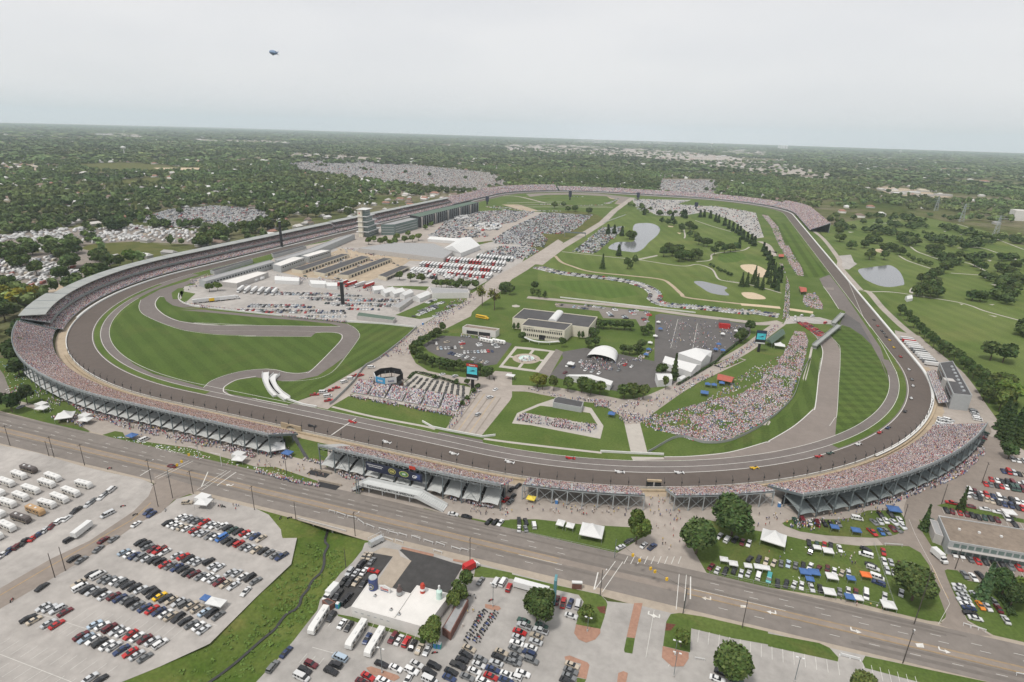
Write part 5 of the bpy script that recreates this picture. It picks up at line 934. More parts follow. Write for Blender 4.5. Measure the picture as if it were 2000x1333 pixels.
def building(name, label, s_, h, wall='concrete_wall', roof='roof_grey', z0=None, par=.6, cat='building', group=None, roof_s=None):
    """walls with a parapet and a sunk flat roof; s_ are the roof corners read at height h"""
    P = W(s_, h) if isinstance(s_, str) else s_; c, L_ = centred(P); z = ztop(c[0], c[1]) if z0 is None else z0; r = thing(name, label, cat, (c[0], c[1], z), 0, group); I = inset(L_, .35); Lc = [np.array(p) for p in L_]
    if area(Lc) < 0: Lc = Lc[::-1]
    n = len(Lc); m = MB(); V = [(*p, -.3) for p in Lc]+[(*p, h) for p in Lc]+[(*p, h) for p in I]+[(*p, h-par) for p in I]; F = []
    for k in range(3):
        for i in range(n): F.append((k*n+i, k*n+(i+1) % n, (k+1)*n+(i+1) % n, (k+1)*n+i))
    m.add(V, F, wall); m.obj('wall', r); m = MB(); m.add([(*p, h-par+.01) for p in I], [tuple(range(n))], roof); m.obj('roof', r); r['fp'] = [float(v) for p in Lc for v in p]; return r
def edge(r, i): fp = list(r['fp']); n = len(fp)//2; a = np.array(fp[2*i:2*i+2]); j = (i+1) % n; return a, np.array(fp[2*j:2*j+2])
def near_edge(r, q):
    """the wall whose middle lies nearest the pixel q"""
    p = W1(q)[:2]-np.array(r.location)[:2]; n = len(list(r['fp']))//2; return min(range(n), key=lambda i: np.hypot(*((edge(r, i)[0]+edge(r, i)[1])/2-p)))
def windows(r, i, n, z, w_, h_, mat='car_glass', t0=.05, t1=.95, name='window', d=.08):
    a, b = edge(r, i); rz = math.atan2(b[1]-a[1], b[0]-a[0]); m = MB(); m.box((0, 0, 0), (w_, d*2, h_), mat); me = m.mesh(name)
    for k in range(n): t = t0+(t1-t0)*(k+.5)/n; p = a+(b-a)*t; link(bpy.data.objects.new(name, me), r, (p[0], p[1], z), rz)
def text(parent, s_, loc, size, mat, rz=0, tilt=90, ext=.03, name='lettering', sx=1.0, align='CENTER'):
    cu = bpy.data.curves.new('t', 'FONT'); cu.body = s_; cu.size = size; cu.extrude = ext; cu.offset = size*.022; cu.align_x = align; cu.align_y = 'CENTER'; ob = bpy.data.objects.new('t', cu); COL.objects.link(ob); me = bpy.data.meshes.new_from_object(ob.evaluated_get(bpy.context.evaluated_depsgraph_get())); bpy.data.objects.remove(ob)
    me.materials.clear(); me.materials.append(MATS[mat]); o = link(bpy.data.objects.new(name, me), parent, loc); o.rotation_euler = (math.radians(tilt), 0, rz); o.scale = (sx, 1, 1); return o
# museum
r = building('museum', 'big cream museum, lower dark roofed back block round a white barrel skylight', 'k 1615,612 l 585,695 500,800 k 1505,705', 9.6, 'cream_wall', 'roof_dark')
m = MB(); a = W1('l 215,650', 9.5)-np.array(r.location); b = W1('l 140,738', 9.5)-np.array(r.location)
prof = [(3.6*math.cos(t), 2.4*math.sin(t)) for t in np.linspace(0, math.pi, 9)]; u = (b-a)[:2]/np.hypot(*(b-a)[:2]); v = np.array([-u[1], u[0]]); V = [(*(p[:2]+v*x), 9.1+z) for p in (a, b) for x, z in prof]
m.add(V, [(i, i+1, 10+i, 9+i) for i in range(8)]+[tuple(range(9)), tuple(range(17, 8, -1))], 'tent_white'); m.obj('skylight', r)
r = building('museum_entrance_block', 'cream two storey museum front with rows of narrow windows facing the fountain garden', 'k 1660,710 l 338,762 265,828 k 1590,775', 11, 'cream_wall', 'roof_dark'); e_ = near_edge(r, 'k 1800,915')
windows(r, e_, 22, 6.4, .9, 2.0); windows(r, e_, 20, 2.2, .9, 2.0); windows(r, e_, 1, .2, 5, 4.2, 'dark_void', .42, .56, 'entrance')
a, b = edge(r, e_); c = (a+b)/2; rz = math.atan2(b[1]-a[1], b[0]-a[0]); text(r, 'MOTOR SPEEDWAY', (*(a+(b-a)*.18), 9.4), 1.0, 'text_black', rz, name='lettering'); text(r, 'HALL OF FAME MUSEUM', (*(a+(b-a)*.80), 9.4), 1.0, 'text_black', rz)
m = MB(); n_ = np.array([math.sin(rz), -math.cos(rz)])
P = [c+(b-a)/np.hypot(*(b-a))*x+n_*(1.5+9*(1-(x/17)**2)) for x in np.linspace(-17, 17, 17)]
for i in range(16): m.beam((*P[i], 2.2), (*P[i+1], 2.2), 1.8, .5, 'tent_white')
for i in range(0, 17, 4): m.beam((*P[i], -.1), (*P[i], 2.2), .4, .4, 'tent_white')
tag(m.obj('curved_canopy', None, tuple(r.location)), 'white curved walkway canopy arching in front of the museum doors', 'canopy')
# administration block and small infield buildings
r = building('office_building', 'low white office building with a sheltered terrace above the hedge ringed lot', 'k 1015,795 1340,835 1378,810 1060,768', 6, 'roof_white', 'roof_brown'); windows(r, near_edge(r, 'k 1150,880'), 2, .6, 10, 3.0, 'dark_void', .12, .85, 'terrace_opening')
r = building('shed', 'long pale building with a grey roof left of the infield road', 'k 690,405 1070,425 1080,460 720,465', 6, 'roof_white', 'roof_grey')
for lab, s_, h in (('small grey roofed shed beside the round white tank trailer of the paddock', 'k 330,590 500,500 530,515 400,610', 4), ('long low green roofed stand by the paddock wall', 'k 0,650 370,700 340,730 -20,685', 3.5)): building('shed', lab, s_, h, 'concrete_wall', 'roof_green' if 'green' in lab else 'roof_grey', par=.15)
# garages: long dark roofs
for i, (lab, s_) in enumerate((('longest dark roofed garage row nearest the pit buildings', 'p 130,1240 780,1040 880,1045 270,1260'), ('second dark roofed garage row from the pit buildings', 'p 420,1270 1040,1065 1150,1080 560,1300'), ('third dark roofed garage row from the pit buildings', 'p 715,1310 1320,1095 1440,1100 870,1320'), ('short dark roofed garage row beside the haulers', 'k 190,290 420,195 500,205 270,310'))):
    r = building('garage', lab, s_, 4.2, 'beige_wall', 'roof_dark', par=.1, group='garage rows'); P = [edge(r, k) for k in range(4)]
    for k in range(4):
        if np.hypot(*(P[k][1]-P[k][0])) > 30: windows(r, k, 14, .1, 3.2, 2.8, 'dark_void', name='garage_door')
for lab, s_, h in (('near white roofed two storey block beside the garages', 'j 910,180 1110,105 1230,115 990,200', 8), ('far white roofed two storey block beside the garages', 'j 1190,95 1380,40 1480,45 1260,110', 8)): r = building('race_building', lab, s_, h, 'grey_wall', 'roof_white'); [windows(r, k, 10, 4.6, 2.4, 1.4, name='window') for k in range(4) if np.hypot(*(edge(r, k)[1]-edge(r, k)[0])) > 25]
r = building('pit_suites', 'long pale grey pit suite building along the left straight', 'j 190,330 880,140 930,160 260,350', 7.5, 'grey_wall', 'roof_grey'); [windows(r, k, 22, 4, 2.0, 1.6) for k in range(4) if np.hypot(*(edge(r, k)[1]-edge(r, k)[0])) > 40]
r = building('pit_suites', 'second long pale grey pit suite building nearer the tower', 'j 930,130 1180,60 x 180,690 330,680 j 1300,60 960,150', 7.5, 'grey_wall', 'roof_grey')
r = building('exhibit_hall', 'long white roofed hall behind the paddock trees', 'j 390,350 760,250 870,262 560,370', 5.5, 'concrete_wall', 'roof_white')
r = building('exhibit_hall', 'wide flat pale roofed exhibition hall below the big white gable tent', 'k 0,25 330,-30 740,-20 920,60 830,125 200,50', 6, 'concrete_wall', 'roof_grey', par=.2)
for i, s_ in enumerate(('j 300,240 700,130 720,140 340,252', 'j 900,75 1200,0 1240,5 920,95')): r = building('pit_wall_stand', ('dark stepped pit stand nearest the near turn', 'dark stepped pit stand nearer the tower')[i], s_, 4, 'grey_wall', 'roof_dark', par=.1, cat='grandstand')
# pagoda tower
o_ = W('x 350,690 470,770 850,655 720,600', 1); c, L_ = centred(o_); u = np.array([-.06, 1.0]); u /= np.hypot(*u); rzp = math.atan2(u[1], u[0])
cx, cy = -320.0, -200.0; T = thing('pagoda_tower', 'tall tiered glass and concrete timing tower beside the left straight', 'tower', (cx, cy, .1), math.radians(8))
m = MB(); m.box((-2.0, -13.8, 0), (7, 7, 41.5), 'cream_wall'); m.obj('shaft', T)
lv = [(0, 8.5, 16, 44), (8.5, 16.5, 14, 38), (16.5, 24, 13, 32), (24, 32, 12, 26), (32, 42.5, 11, 19)]
for i, (z0, z1, dx, dy) in enumerate(lv):
    m = MB(); m.box((1.2, dy/2-15.5, z0), (dx, dy*.86, z1-z0-.5), 'green_glass'); 
    for k in (1, 2): m.box((1.2, dy/2-15.5, z0+(z1-z0)*k/3), (dx+.8, dy*.86+.8, .35), 'grey_wall')
    m.obj('glass_storey', T); m = MB(); m.box((1.2, dy/2-15.5, z1-.5), (dx+5, dy+6, .5), 'tent_white'); m.obj('balcony_roof', T)
for i, (x, y, h) in enumerate(((-2, -8, 7), (0, -4, 9), (1, -2, 8), (2, 2, 11))):
    m = MB(); m.tube((x, y, 42.4), (x, y, 42.4+h), .16, 'steel_light', 5); m.obj('flagpole', T)
    if i in (1, 3): m = MB(); m.box((x+1.4, y, 42.4+h-2.4), (2.6, .08, 2.0), 'text_white' if i == 1 else 'tent_side'); m.obj('flag', T)
m = MB(); m.add([(-3.6, -17.4, 36.5), (-1.0, -17.4, 35.0), (-2.4, -17.4, 38.4)], [(0, 1, 2)], 'sign_red'); m.obj('emblem', T)
r = building('plaza_block', 'grey and green glass hospitality block behind the tiered tower', 'x 840,490 1100,490 1560,375 1400,355', 17, 'green_glass', 'roof_grey'); [windows(r, k, 1, z, 999 if False else np.hypot(*(edge(r, k)[1]-edge(r, k)[0]))*.9, .8, 'grey_wall', 0, 1, 'floor_band', .3) for k in range(4) for z in (4, 8, 12)]
P = W('x 1410,255 1600,305 q 880,350 820,335', 19); r = building('tower_terrace', 'long grey roofed terrace stand on tall frames past the tower', 'x 1400,300 1600,340 q 900,372 800,358', 19, 'dark_void', 'roof_green', par=.2, cat='grandstand')  # solid near-black walls paint in the shade inside the open frames
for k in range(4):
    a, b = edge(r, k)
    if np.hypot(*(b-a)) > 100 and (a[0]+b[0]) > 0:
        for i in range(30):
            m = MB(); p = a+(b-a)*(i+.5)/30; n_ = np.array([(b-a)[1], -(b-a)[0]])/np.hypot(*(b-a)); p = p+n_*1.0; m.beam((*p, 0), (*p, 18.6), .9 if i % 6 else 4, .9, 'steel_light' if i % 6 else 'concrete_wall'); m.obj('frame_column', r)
# suite building at the right turn
RS = 'o 600,660 715,645 885,945 720,930'; r = building('suite_building', 'long grey suite building with a dark flat roof at the right turn', RS, 11, 'grey_wall', 'roof_dark'); e_ = min(range(4), key=lambda i: sum(edge(r, i))[0]); a, b = edge(r, e_); d_ = (b-a)/np.hypot(*(b-a)); n_ = np.array([d_[1], -d_[0]])
for z in (8.0, 5.0): windows(r, e_, 18, z, 2.6, 1.9)
m = MB(); L2 = np.hypot(*(b-a))
for i in range(5): m.quad((*(a+n_*(1+1.0*i)), 4.6-.42*i), (*(b+n_*(1+1.0*i)), 4.6-.42*i), (*(b+n_*(2+1.0*i)), 4.6-.42*i), (*(a+n_*(2+1.0*i)), 4.6-.42*i), 'deck'); m.quad((*(a+n_*(2+1.0*i)), 4.18-.42*i), (*(a+n_*(2+1.0*i)), 4.6-.42*i), (*(b+n_*(2+1.0*i)), 4.6-.42*i), (*(b+n_*(2+1.0*i)), 4.18-.42*i), 'deck')
m.obj('seating_deck', r); SU = (r, a, b, n_)
m = MB(); q = edge(r, near_edge(r, 'o 800,990')); mid = (q[0]+q[1])/2; m.box((mid[0]+1, mid[1]-3.2, 0), (6, 5.5, 10.6), 'concrete_wall'); m.obj('stair_tower', r); m = MB(); m.box((mid[0]+7.5, mid[1]-3.5, 0), (4.5, 5, 7), 'dark_void'); m.box((mid[0]+7.5, mid[1]-3.5, 7), (6, 6.5, .4), 'roof_grey'); m.box((mid[0]+7.5, mid[1]-3.5, 3.4), (6, 6.5, .4), 'roof_grey'); m.obj('rear_balcony', r)
m = MB(); m.box((0, 0, 0), (1.6, 1.6, .9), 'can_silver', top=(.8, .8)); me = m.mesh('roof_unit'); fp = np.array(list(r['fp'])).reshape(-1, 2); cc = fp.mean(0)
for k in range(8): p = cc+d_*(-24+7*k)-n_*2.0; link(bpy.data.objects.new('roof_unit', me), r, (p[0], p[1], 10.4))
# hotel
MH = [(313.1,-754.6),(345.5,-752.2),(351,-733),(314.3,-736.0)]; r = building('hotel', 'two storey hotel with a flat brown gravel roof at the right edge', MH, 6.5, 'grey_wall', 'roof_brown', par=.3); e_ = near_edge(r, 'M 1300,760'); windows(r, e_, 11, 3.9, 2.0, 1.7, 'green_glass'); windows(r, e_, 11, .7, 2.0, 1.7, 'green_glass')
m = MB(); a, b = edge(r, e_); d_ = (b-a)/np.hypot(*(b-a)); n_ = np.array([d_[1], -d_[0]]); c = (a+b)/2+n_*.7; m.box((c[0], c[1], 3.3), (np.hypot(*(b-a)), 1.4, .25), 'concrete_wall', math.atan2(d_[1], d_[0])); m.obj('balcony', r)
for s_ in ('M 735,345', 'M 1125,410', 'M 1555,485'): p = W1(s_, 6.5)-np.array(r.location); m = MB(); m.box((p[0], p[1], 6.2), (.9, .9, .7), 'tent_white'); m.obj('roof_vent', r)
p = [(310.2,-748),(313.0,-749.2),(314.0,-737.5),(311.0,-737.0)]; building('hotel_porch', 'pale lower end block of the brown roofed hotel', p, 4.6, 'concrete_wall', 'roof_grey', par=.1)
# bar with the giant can and bottles on its roof
BP = [(104.0,-874.0),(132.6,-873.0),(133.9,-856.5),(120.9,-857.0),(120.7,-861.4),(104.2,-862.0)]
r = building('bar', 'white flat roofed roadside bar with giant drink models along its roof', 'y 215,625 1420,965 1830,420 1285,280 1185,412 500,232', 4.6, 'roof_white', 'roof_white', par=.12); e_ = near_edge(r, 'y 800,900'); windows(r, e_, 6, 2.6, 1.0, .35, 'grey_wall', .02, .55, 'wall_vent'); L0 = np.array(r.location)
sa_, sb_ = W('y 1180,420 920,805', 4.6); m = MB(); m.beam(tuple(sa_-L0*np.array([1,1,0])), tuple(sb_-L0*np.array([1,1,0])), .4, .5, 'roof_white'); m.obj('roof_seam', r)
for s_ in ('y 605,465', 'y 865,690', 'y 995,765'): p = W1(s_, 4.4)-L0; m = MB(); m.box((p[0], p[1], 4.3), (.9, .9, .7), 'grey_wall'); m.box((p[0]+.1, p[1]+.2, 5.0), (.4, .4, .3), 'bottle_dark'); m.obj('roof_unit', r)
def at(s_, z): p = W1(s_, 4.2); return (p[0], p[1], 4.1)
T = thing('giant_can', 'giant navy drink can with silver lid on the bar roof', 'roof model', at('y 580,340', 4.4)); T.scale = (1.45,)*3; m = MB(); m.lathe((0,0,0), [(.95,0),(1.15,.3),(1.15,3.2),(1.0,3.6)], 'can_navy', 20); m.obj('can_body', T); m = MB(); m.lathe((0,0,3.6), [(1.02,0),(1.05,.1),(1.0,.2),(.9,.16)], 'can_silver', 20); m.obj('lid', T)
m = MB(); 
for r0, mt, dd in ((.78, 'logo_yellow', .0), (.62, 'can_navy', .02)): V = [(r0*.9*math.cos(t), -1.16-dd-.12*0, 1.7+r0*1.1*math.sin(t)) for t in np.linspace(0, 6.283, 17)[:-1]]; m.add([(x, -math.sqrt(max(.01, 1.17**2-x*x))-dd-.01, z) for x, y, z in V], [tuple(range(16))[::-1]], mt)
m.obj('label_oval', T); text(T, 'LITE', (0, -1.24, 1.7), .55, 'text_white', 0, 90, .02)
T = thing('beer_sign', 'white shield shaped beer sign with red script standing on the bar roof', 'sign', at('y 765,395', 4.4)); T.scale = (1.3,)*3; m = MB(); P = [(-1.7,.5),(-1.75,2.0),(-.6,2.3),(0,2.6),(.6,2.3),(1.75,2.0),(1.7,.5),(0,.0)]; m.add([(x, -.15, z) for x, z in P]+[(x, .15, z) for x, z in P], [tuple(range(8)), tuple(range(15, 7, -1))]+[((i+1) % 8, i, 8+i, 8+(i+1) % 8) for i in range(8)], 'tent_white'); m.obj('sign_board', T); text(T, 'Coors', (0, -.2, 1.35), .95, 'sign_red', math.radians(0)); m = MB(); m.box((0, -.18, .55), (2.4, .04, .22), 'can_navy'); m.obj('blue_band', T)
bp = [(.62,0),(.66,.15),(.66,1.7),(.30,2.5),(.26,3.2),(.30,3.3)]
T = thing('giant_bottle', 'giant dark brown bottle on the bar roof', 'roof model', at('y 1005,445', 4.4)); T.scale = (1.6,)*3; m = MB(); m.lathe((0,0,0), bp[:-2]+[(.26,2.9),(.3,3.0)], 'bottle_dark', 14); m.obj('glass', T); m = MB(); m.lathe((0,0,.5), [(.68,0),(.68,.9)], 'grey_wall', 14); m.obj('label_band', T)
T = thing('giant_bottle', 'giant red bottle with a pale label on the bar roof', 'roof model', at('y 1380,405', 4.4)); T.scale = (1.6,)*3; m = MB(); m.lathe((0,0,0), [(.55,0),(.58,.15),(.56,2.2),(.42,2.6),(.30,2.75)], 'bottle_red', 14); m.obj('glass', T); m = MB(); m.lathe((0,0,.95), [(.585,0),(.58,.6)], 'text_white', 14); m.obj('label_band', T)
T = thing('giant_bottle', 'giant clear mint bottle with a tall white neck on the bar roof', 'roof model', at('y 1650,500', 4.4)); T.scale = (1.7,)*3; m = MB(); m.lathe((0,0,0), [(.6,0),(.64,.15),(.64,2.1),(.26,2.5)], 'bottle_glass', 14); m.obj('glass', T); m = MB(); m.lathe((0,0,2.5), [(.24,0),(.24,.9),(.2,1.0)], 'tent_white', 12); m.obj('neck', T)
p = W1('b 1550,830', 3); r = building('patio_shed', 'long narrow metal roofed patio shed beside the white bar', 'b 1455,905 1600,665 1660,685 1520,950', 3.2, 'brick_wall', 'roof_grey', par=.05)
building('store_shed', 'small brick enclosure in the dark yard left of the bar', 'b 515,690 560,675 625,705 570,740', 2.2, 'brick_wall', 'roof_dark', par=.3)
# teal sign slab, notice boards
def sign_slab(label, s_, rz, w_, d_, h, mat, name='sign_slab'):
    p = GZ(s_); T = thing(name, label, 'sign', tuple(p), rz); m = MB(); m.box((0,0,.9), (w_, d_, h-.9), mat); m.obj('panel', T); m = MB(); m.box((0,0,0), (w_*.8, d_*1.3, .9), 'dark_void'); m.obj('base', T); return T
sign_slab('tall teal sign slab standing edge on by the street verge', 'c 330,715', math.radians(98), 3.4, .9, 11.5, 'teal_panel')
# lettered footbridge in front of the main entrance
FB0, FB1 = np.array([66.0,-804.6]), np.array([97.5,-803.8]); d_ = (FB1-FB0)/np.hypot(*(FB1-FB0)); n_ = np.array([-d_[1], d_[0]]); rz = math.atan2(d_[1], d_[0]); L_ = np.hypot(*(FB1-FB0)); T = thing('footbridge', 'grey entrance footbridge with stairs at both ends and black capital lettering along its side', 'bridge', (*FB0, .06), rz)
mk('bridge_grey', (.52,.53,.52), .75, var=.05); m = MB(); m.box((L_/2-2, 0, 4.3), (L_-4, 5.2, .35), 'bridge_grey'); m.obj('deck', T)
for y in (-2.6, 2.6): m = MB(); m.box((L_/2-2, y, 4.0), (L_-4, .2, 2.0), 'bridge_grey'); m.obj('parapet', T)
for x0, x1, nm in ((L_-4, L_+9, 1), (0, -6.5, 0)):
    m = MB(); st = 14
    for k in range(st): xa, xb = x0+(x1-x0)*k/st, x0+(x1-x0)*(k+1)/st; z = 4.5*(1-(k+1)/st); m.box(((xa+xb)/2, 0, z-.1), (abs(xb-xa), 5.0, .4), 'bridge_grey')
    for y in (-2.6, 2.6): V = [(x0, y-.1, 4.0), (x1, y-.1, -.05), (x1, y-.1, 1.3), (x0, y-.1, 6.0)]; V += [(x, yy+.2, z) for x, yy, z in V]; m.add(V, [(0,1,2,3),(7,6,5,4),(0,4,5,1),(1,5,6,2),(2,6,7,3),(3,7,4,0)] if x1 > x0 else [(3,2,1,0),(4,5,6,7),(1,5,4,0),(2,6,5,1),(3,7,6,2),(0,4,7,3)], 'bridge_grey')
    m.obj('stairs', T)
for x in (2, 9, 16, 23): m = MB(); m.box((x, -.5, 0), (.5, .5, 4.3), 'bridge_grey'); m.box((x, 1.8, 0), (.5, .5, 4.3), 'bridge_grey'); m.obj('pier', T)
text(T, 'INDIANAPOLIS MOTOR SPEEDWAY', (L_/2-1.2, -2.73, 5.05), 1.5, 'text_black', 0, 90, .03, sx=1.02)
T2 = thing('wing_emblem_pylon', 'two slim grey poles at the left end of the lettered footbridge carrying a wing emblem', 'sign', (*(FB0-d_*3.0-n_*3.2), .06), rz); m = MB(); [m.box((x, 0, 0), (.35, .35, 9.5), 'steel') for x in (0, 1.2)]; m.obj('poles', T2); m = MB(); [m.box((2.3+.2*k, -.1, 4.9+k*.75), (1.8, .2, .42), 'tent_white') for k in range(3)]; m.obj('emblem', T2)
# dark banner on the back of the stand
sb0, sb1 = e3a+27, e3a+57; c0, c1 = oval(sb0, 29.9)[0], oval(sb1, 29.9)[0]; d_ = (c1-c0)/np.hypot(*(c1-c0)); rz = math.atan2(d_[1], d_[0]); L_ = np.hypot(*(c1-c0)); T = thing('banner', 'wide dark banner with white lettering and emblems hung on the stand above the footbridge', 'banner', (*c0, 0), rz); m = MB(); m.box((L_/2, 0, 6.8), (L_, .12, 4.6), 'sign_navy'); m.obj('cloth', T)
text(T, 'INDIANAPOLIS MOTOR SPEEDWAY', (L_*.17, -.1, 10.2), .55, 'text_white'); text(T, 'HOME OF THE GREATEST RACE', (L_*.17, -.1, 9.3), .5, 'text_white'); text(T, '500', (L_*.47, -.16, 9.2), 1.7, 'logo_yellow')
for x, wd, mt, t_ in ((L_*.47, 4.0, 'sign_black', None), (L_*.68, 5.0, 'logo_green', None)):
    m = MB(); V = [(x+wd/2*math.cos(t), -.08, 9.2+1.5*math.sin(t)) for t in np.linspace(0, 6.283, 21)[:-1]]; m.add(V, [tuple(range(20))], 'logo_yellow'); V = [(x+wd/2*.88*math.cos(t), -.11, 9.2+1.5*.84*math.sin(t)) for t in np.linspace(0, 6.283, 21)[:-1]]; m.add(V, [tuple(range(20))], mt); m.obj('emblem', T)
text(T, 'ALLSTATE', (L_*.68, -.16, 9.5), .75, 'text_white') if False else text(T, '400', (L_*.68, -.16, 9.2), 1.2, 'text_white'); text(T, 'GP', (L_*.87, -.16, 9.0), 2.0, 'text_white'); m = MB(); m.box((L_*.93, -.08, 8.0), (2.0, .04, 2.6), 'can_navy'); m.obj('blue_patch', T)
p, n = oval(e3a+52, 29.9); T = thing('red_sign', 'small red sign on the rail above the dark banner', 'sign', (*p, 12.9), math.atan2(n[1], n[0])+math.pi/2); m = MB(); m.box((0, -.2, 0), (3.2, .2, 1.6), 'sign_red'); m.obj('panel', T)
# giant screens, scoring pylon
def screen(label, s_, rz, zb, zt, w_, hdr='sign_red', txt='VERIZON'):
    p = GZ(s_); T = thing('video_screen', label, 'screen', tuple(p), rz); m = MB(); m.box((0, .5, 0), (1.8, 1.6, zb+1), 'sign_black'); m.obj('mast', T); m = MB(); m.box((0, 0, zb), (w_, 1.6, zt-zb), 'sign_black'); m.obj('cabinet', T); H = zt-zb
    m = MB(); m.box((0, -.84, zb+H*.34), (w_*.88, .06, H*.46), 'screen_blue'); m.obj('display', T); m = MB(); m.box((0, -.84, zb+H*.82), (w_*.97, .06, H*.16), hdr); m.obj('header', T); m = MB(); m.box((0, -.84, zb+H*.02), (w_*.94, .06, H*.10), 'tent_white'); m.obj('footer', T)
    if txt: text(T, txt, (0, -.9, zb+H*.90), 1.1, 'text_white')
    m = MB(); V = [(-2.4, -.9, zb+H*.5), (-1, -.9, zb+H*.54), (.8, -.9, zb+H*.62), (2.4, -.9, zb+H*.57), (.6, -.9, zb+H*.52)]; m.add(V, [(0,1,4), (1,2,4), (2,3,4)], 'screen_dark'); m.obj('picture', T); return T
screen('red topped giant video screen on a dark mast beside the tunnel road', 'f 1690,240', math.radians(3), 7.0, 18.2, 8.0, 'sign_red', 'Firestone'); screen('teal giant video screen on a dark mast at the top of the crowded bank', 'm 405,1040', math.radians(6), 7.2, 18.2, 7.5, 'screen_dark', None)
for lab, s_, h in (('dark screen tower at the far left of the far infield', 'q 1010,400', 19), ('dark screen tower in the middle of the far infield', 'r 420,340', 22), ('dark screen on the white base at the far end of the infield road', 'r 1305,345', 20), ('thin dark screen among the far infield campers', 's 195,445', 16)):
    p = GZ(s_); T = thing('screen_tower', lab, 'screen', tuple(p), -.25); m = MB(); m.box((0,0,0), (2.5,2.5,h*.4), 'sign_black'); m.obj('mast', T); m = MB(); m.box((0,0,h*.38), (8,2,h*.62), 'sign_navy'); m.obj('cabinet', T)
for lab, s_, h in (('slim dark scoring pylon standing in the paddock lot', 'j 1600,585', 23), ('slim grey scoring pylon by the left straight', 'p 5,960', 36)): p = GZ(s_); T = thing('scoring_pylon', lab, 'pylon', tuple(p), .2); m = MB(); m.box((0,0,1), (2.6,2.6,h-1), 'sign_black'); m.obj('shaft', T); m = MB(); m.box((0,0,h), (3.0,3.0,.6), 'steel_light'); m.obj('cap', T); m = MB(); m.box((0,0,0), (4,4,1), 'concrete_wall'); m.obj('plinth', T)
# octagonal stage wrapped in billboards
c = GZ('f 1040,215'); T = thing('octagon_bar', 'octagonal open deck wrapped in white and blue billboards on timber posts', 'pavilion', (c[0]-.5, c[1]+.5, c[2]), math.radians(22.5-4)); R_ = 9.6
for k in range(8):
    t0, t1 = math.pi/4*k, math.pi/4*(k+1); a, b = np.array([math.cos(t0), math.sin(t0)])*R_, np.array([math.cos(t1), math.sin(t1)])*R_; mid = (a+b)/2; south = (t0+t1)/2; g_ = (math.degrees(south)+18.5) % 360; front = 195 < g_ < 345
    m = MB(); dd = b-a; rz = math.atan2(dd[1], dd[0]); m.box((mid[0], mid[1], 5.0), (np.hypot(*dd)-.1, .3, 4.0), ('sign_blue' if 247 < g_ < 293 else 'tent_white') if front else 'sign_black', rz); m.obj('billboard', T); m = MB(); m.box((a[0], a[1], 0), (.45,.45,5), 'wood', rz); m.obj('post', T)
    if front: text(T, 'RACE', (mid[0]*1.035, mid[1]*1.035, 6.7), 1.5, 'text_white' if 247 < g_ < 293 else 'can_navy', rz)
m = MB(); m.lathe((0,0,2.2), [(9.3,0),(9.3,.3)], 'sign_black', 8); m.obj('deck', T); m = MB(); m.lathe((0,0,0), [(9.8,0),(9.8,.9)], 'brick_wall', 8); m.obj('base', T)
for k in range(3): m = MB(); m.tube((-3+3*k, 4, 2.4), (-3+3*k, 4, 8.6), .1, 'steel_light', 5); m.obj('mast', T)
# food stand on the hexagonal walk
r = building('food_stand', 'dark roofed food stand at the head of the picnic lawn', 'g 330,315 360,300 560,340 545,385 320,345', 3.6, 'grey_wall', 'roof_dark', par=.05)
# tents
def frame_tent(label, s_, h, hr, sides=True, mat='tent_white', name='tent', group=None):
    """gable tent on the eave corners a,b,c,d (ridge runs along a-b)"""
    P = [np.array(p[:2]) for p in W(s_, h)]; c = sum(P)/4; z = ztop(c[0], c[1]); T = thing(name, label, 'tent', (c[0], c[1], z), 0, group); a, b, cc, d = (p-c for p in P); e, f = (a+d)/2, (b+cc)/2; m = MB()
    m.add([(*a,h),(*b,h),(*cc,h),(*d,h),(*e,hr),(*f,hr)], [(0,1,5,4),(2,3,4,5),(1,2,5),(3,0,4)], mat); m.obj('canopy', T)
    if sides:
        m = MB(); I = [p*.98 for p in (a, b, cc, d)]; m.add([(*p, 0) for p in I]+[(*p, h) for p in I], [(i, (i+1) % 4, 4+(i+1) % 4, 4+i) for i in range(4)], 'tent_side' if sides == 1 else mat); m.obj('side_walls', T)
    else:
        for p in (a, b, cc, d): m = MB(); m.tube((*(p*.97), 0), (*(p*.97), h), .09, 'steel_light', 5); m.obj('leg', T)
    return T
frame_tent('large white gable tent nearest the crowded bank road', 'm -45,1030 l 1690,1090 1600,1135 1370,1050', 5, 8.5, 2); frame_tent('twin white gable tent joined behind the dark conifer', 'l 1260,1090 1600,1170 1500,1240 1220,1140', 5, 8, 2); frame_tent('white rounded stage tent beside the conifer, open towards the street side', 'g 1120,120 1240,120 1255,165 1140,175', 5, 6.5, 1)
frame_tent('small white box tent with dark opening beside the bank road', 'g 1290,155 1330,135 1360,145 1320,170', 3, 3.6, 1); frame_tent('long white marquee behind the clipped hedge trees', 'g 420,135 450,128 790,180 770,215', 3.6, 6, 2)
frame_tent('huge white gable tent beside the infield hauler park', 'k 830,30 1000,-75 1190,0 1000,75', 6, 13, 2); frame_tent('long white flat tent behind the huge gable tent', 'q 230,850 640,880 700,860 300,830', 4, 7, 2)
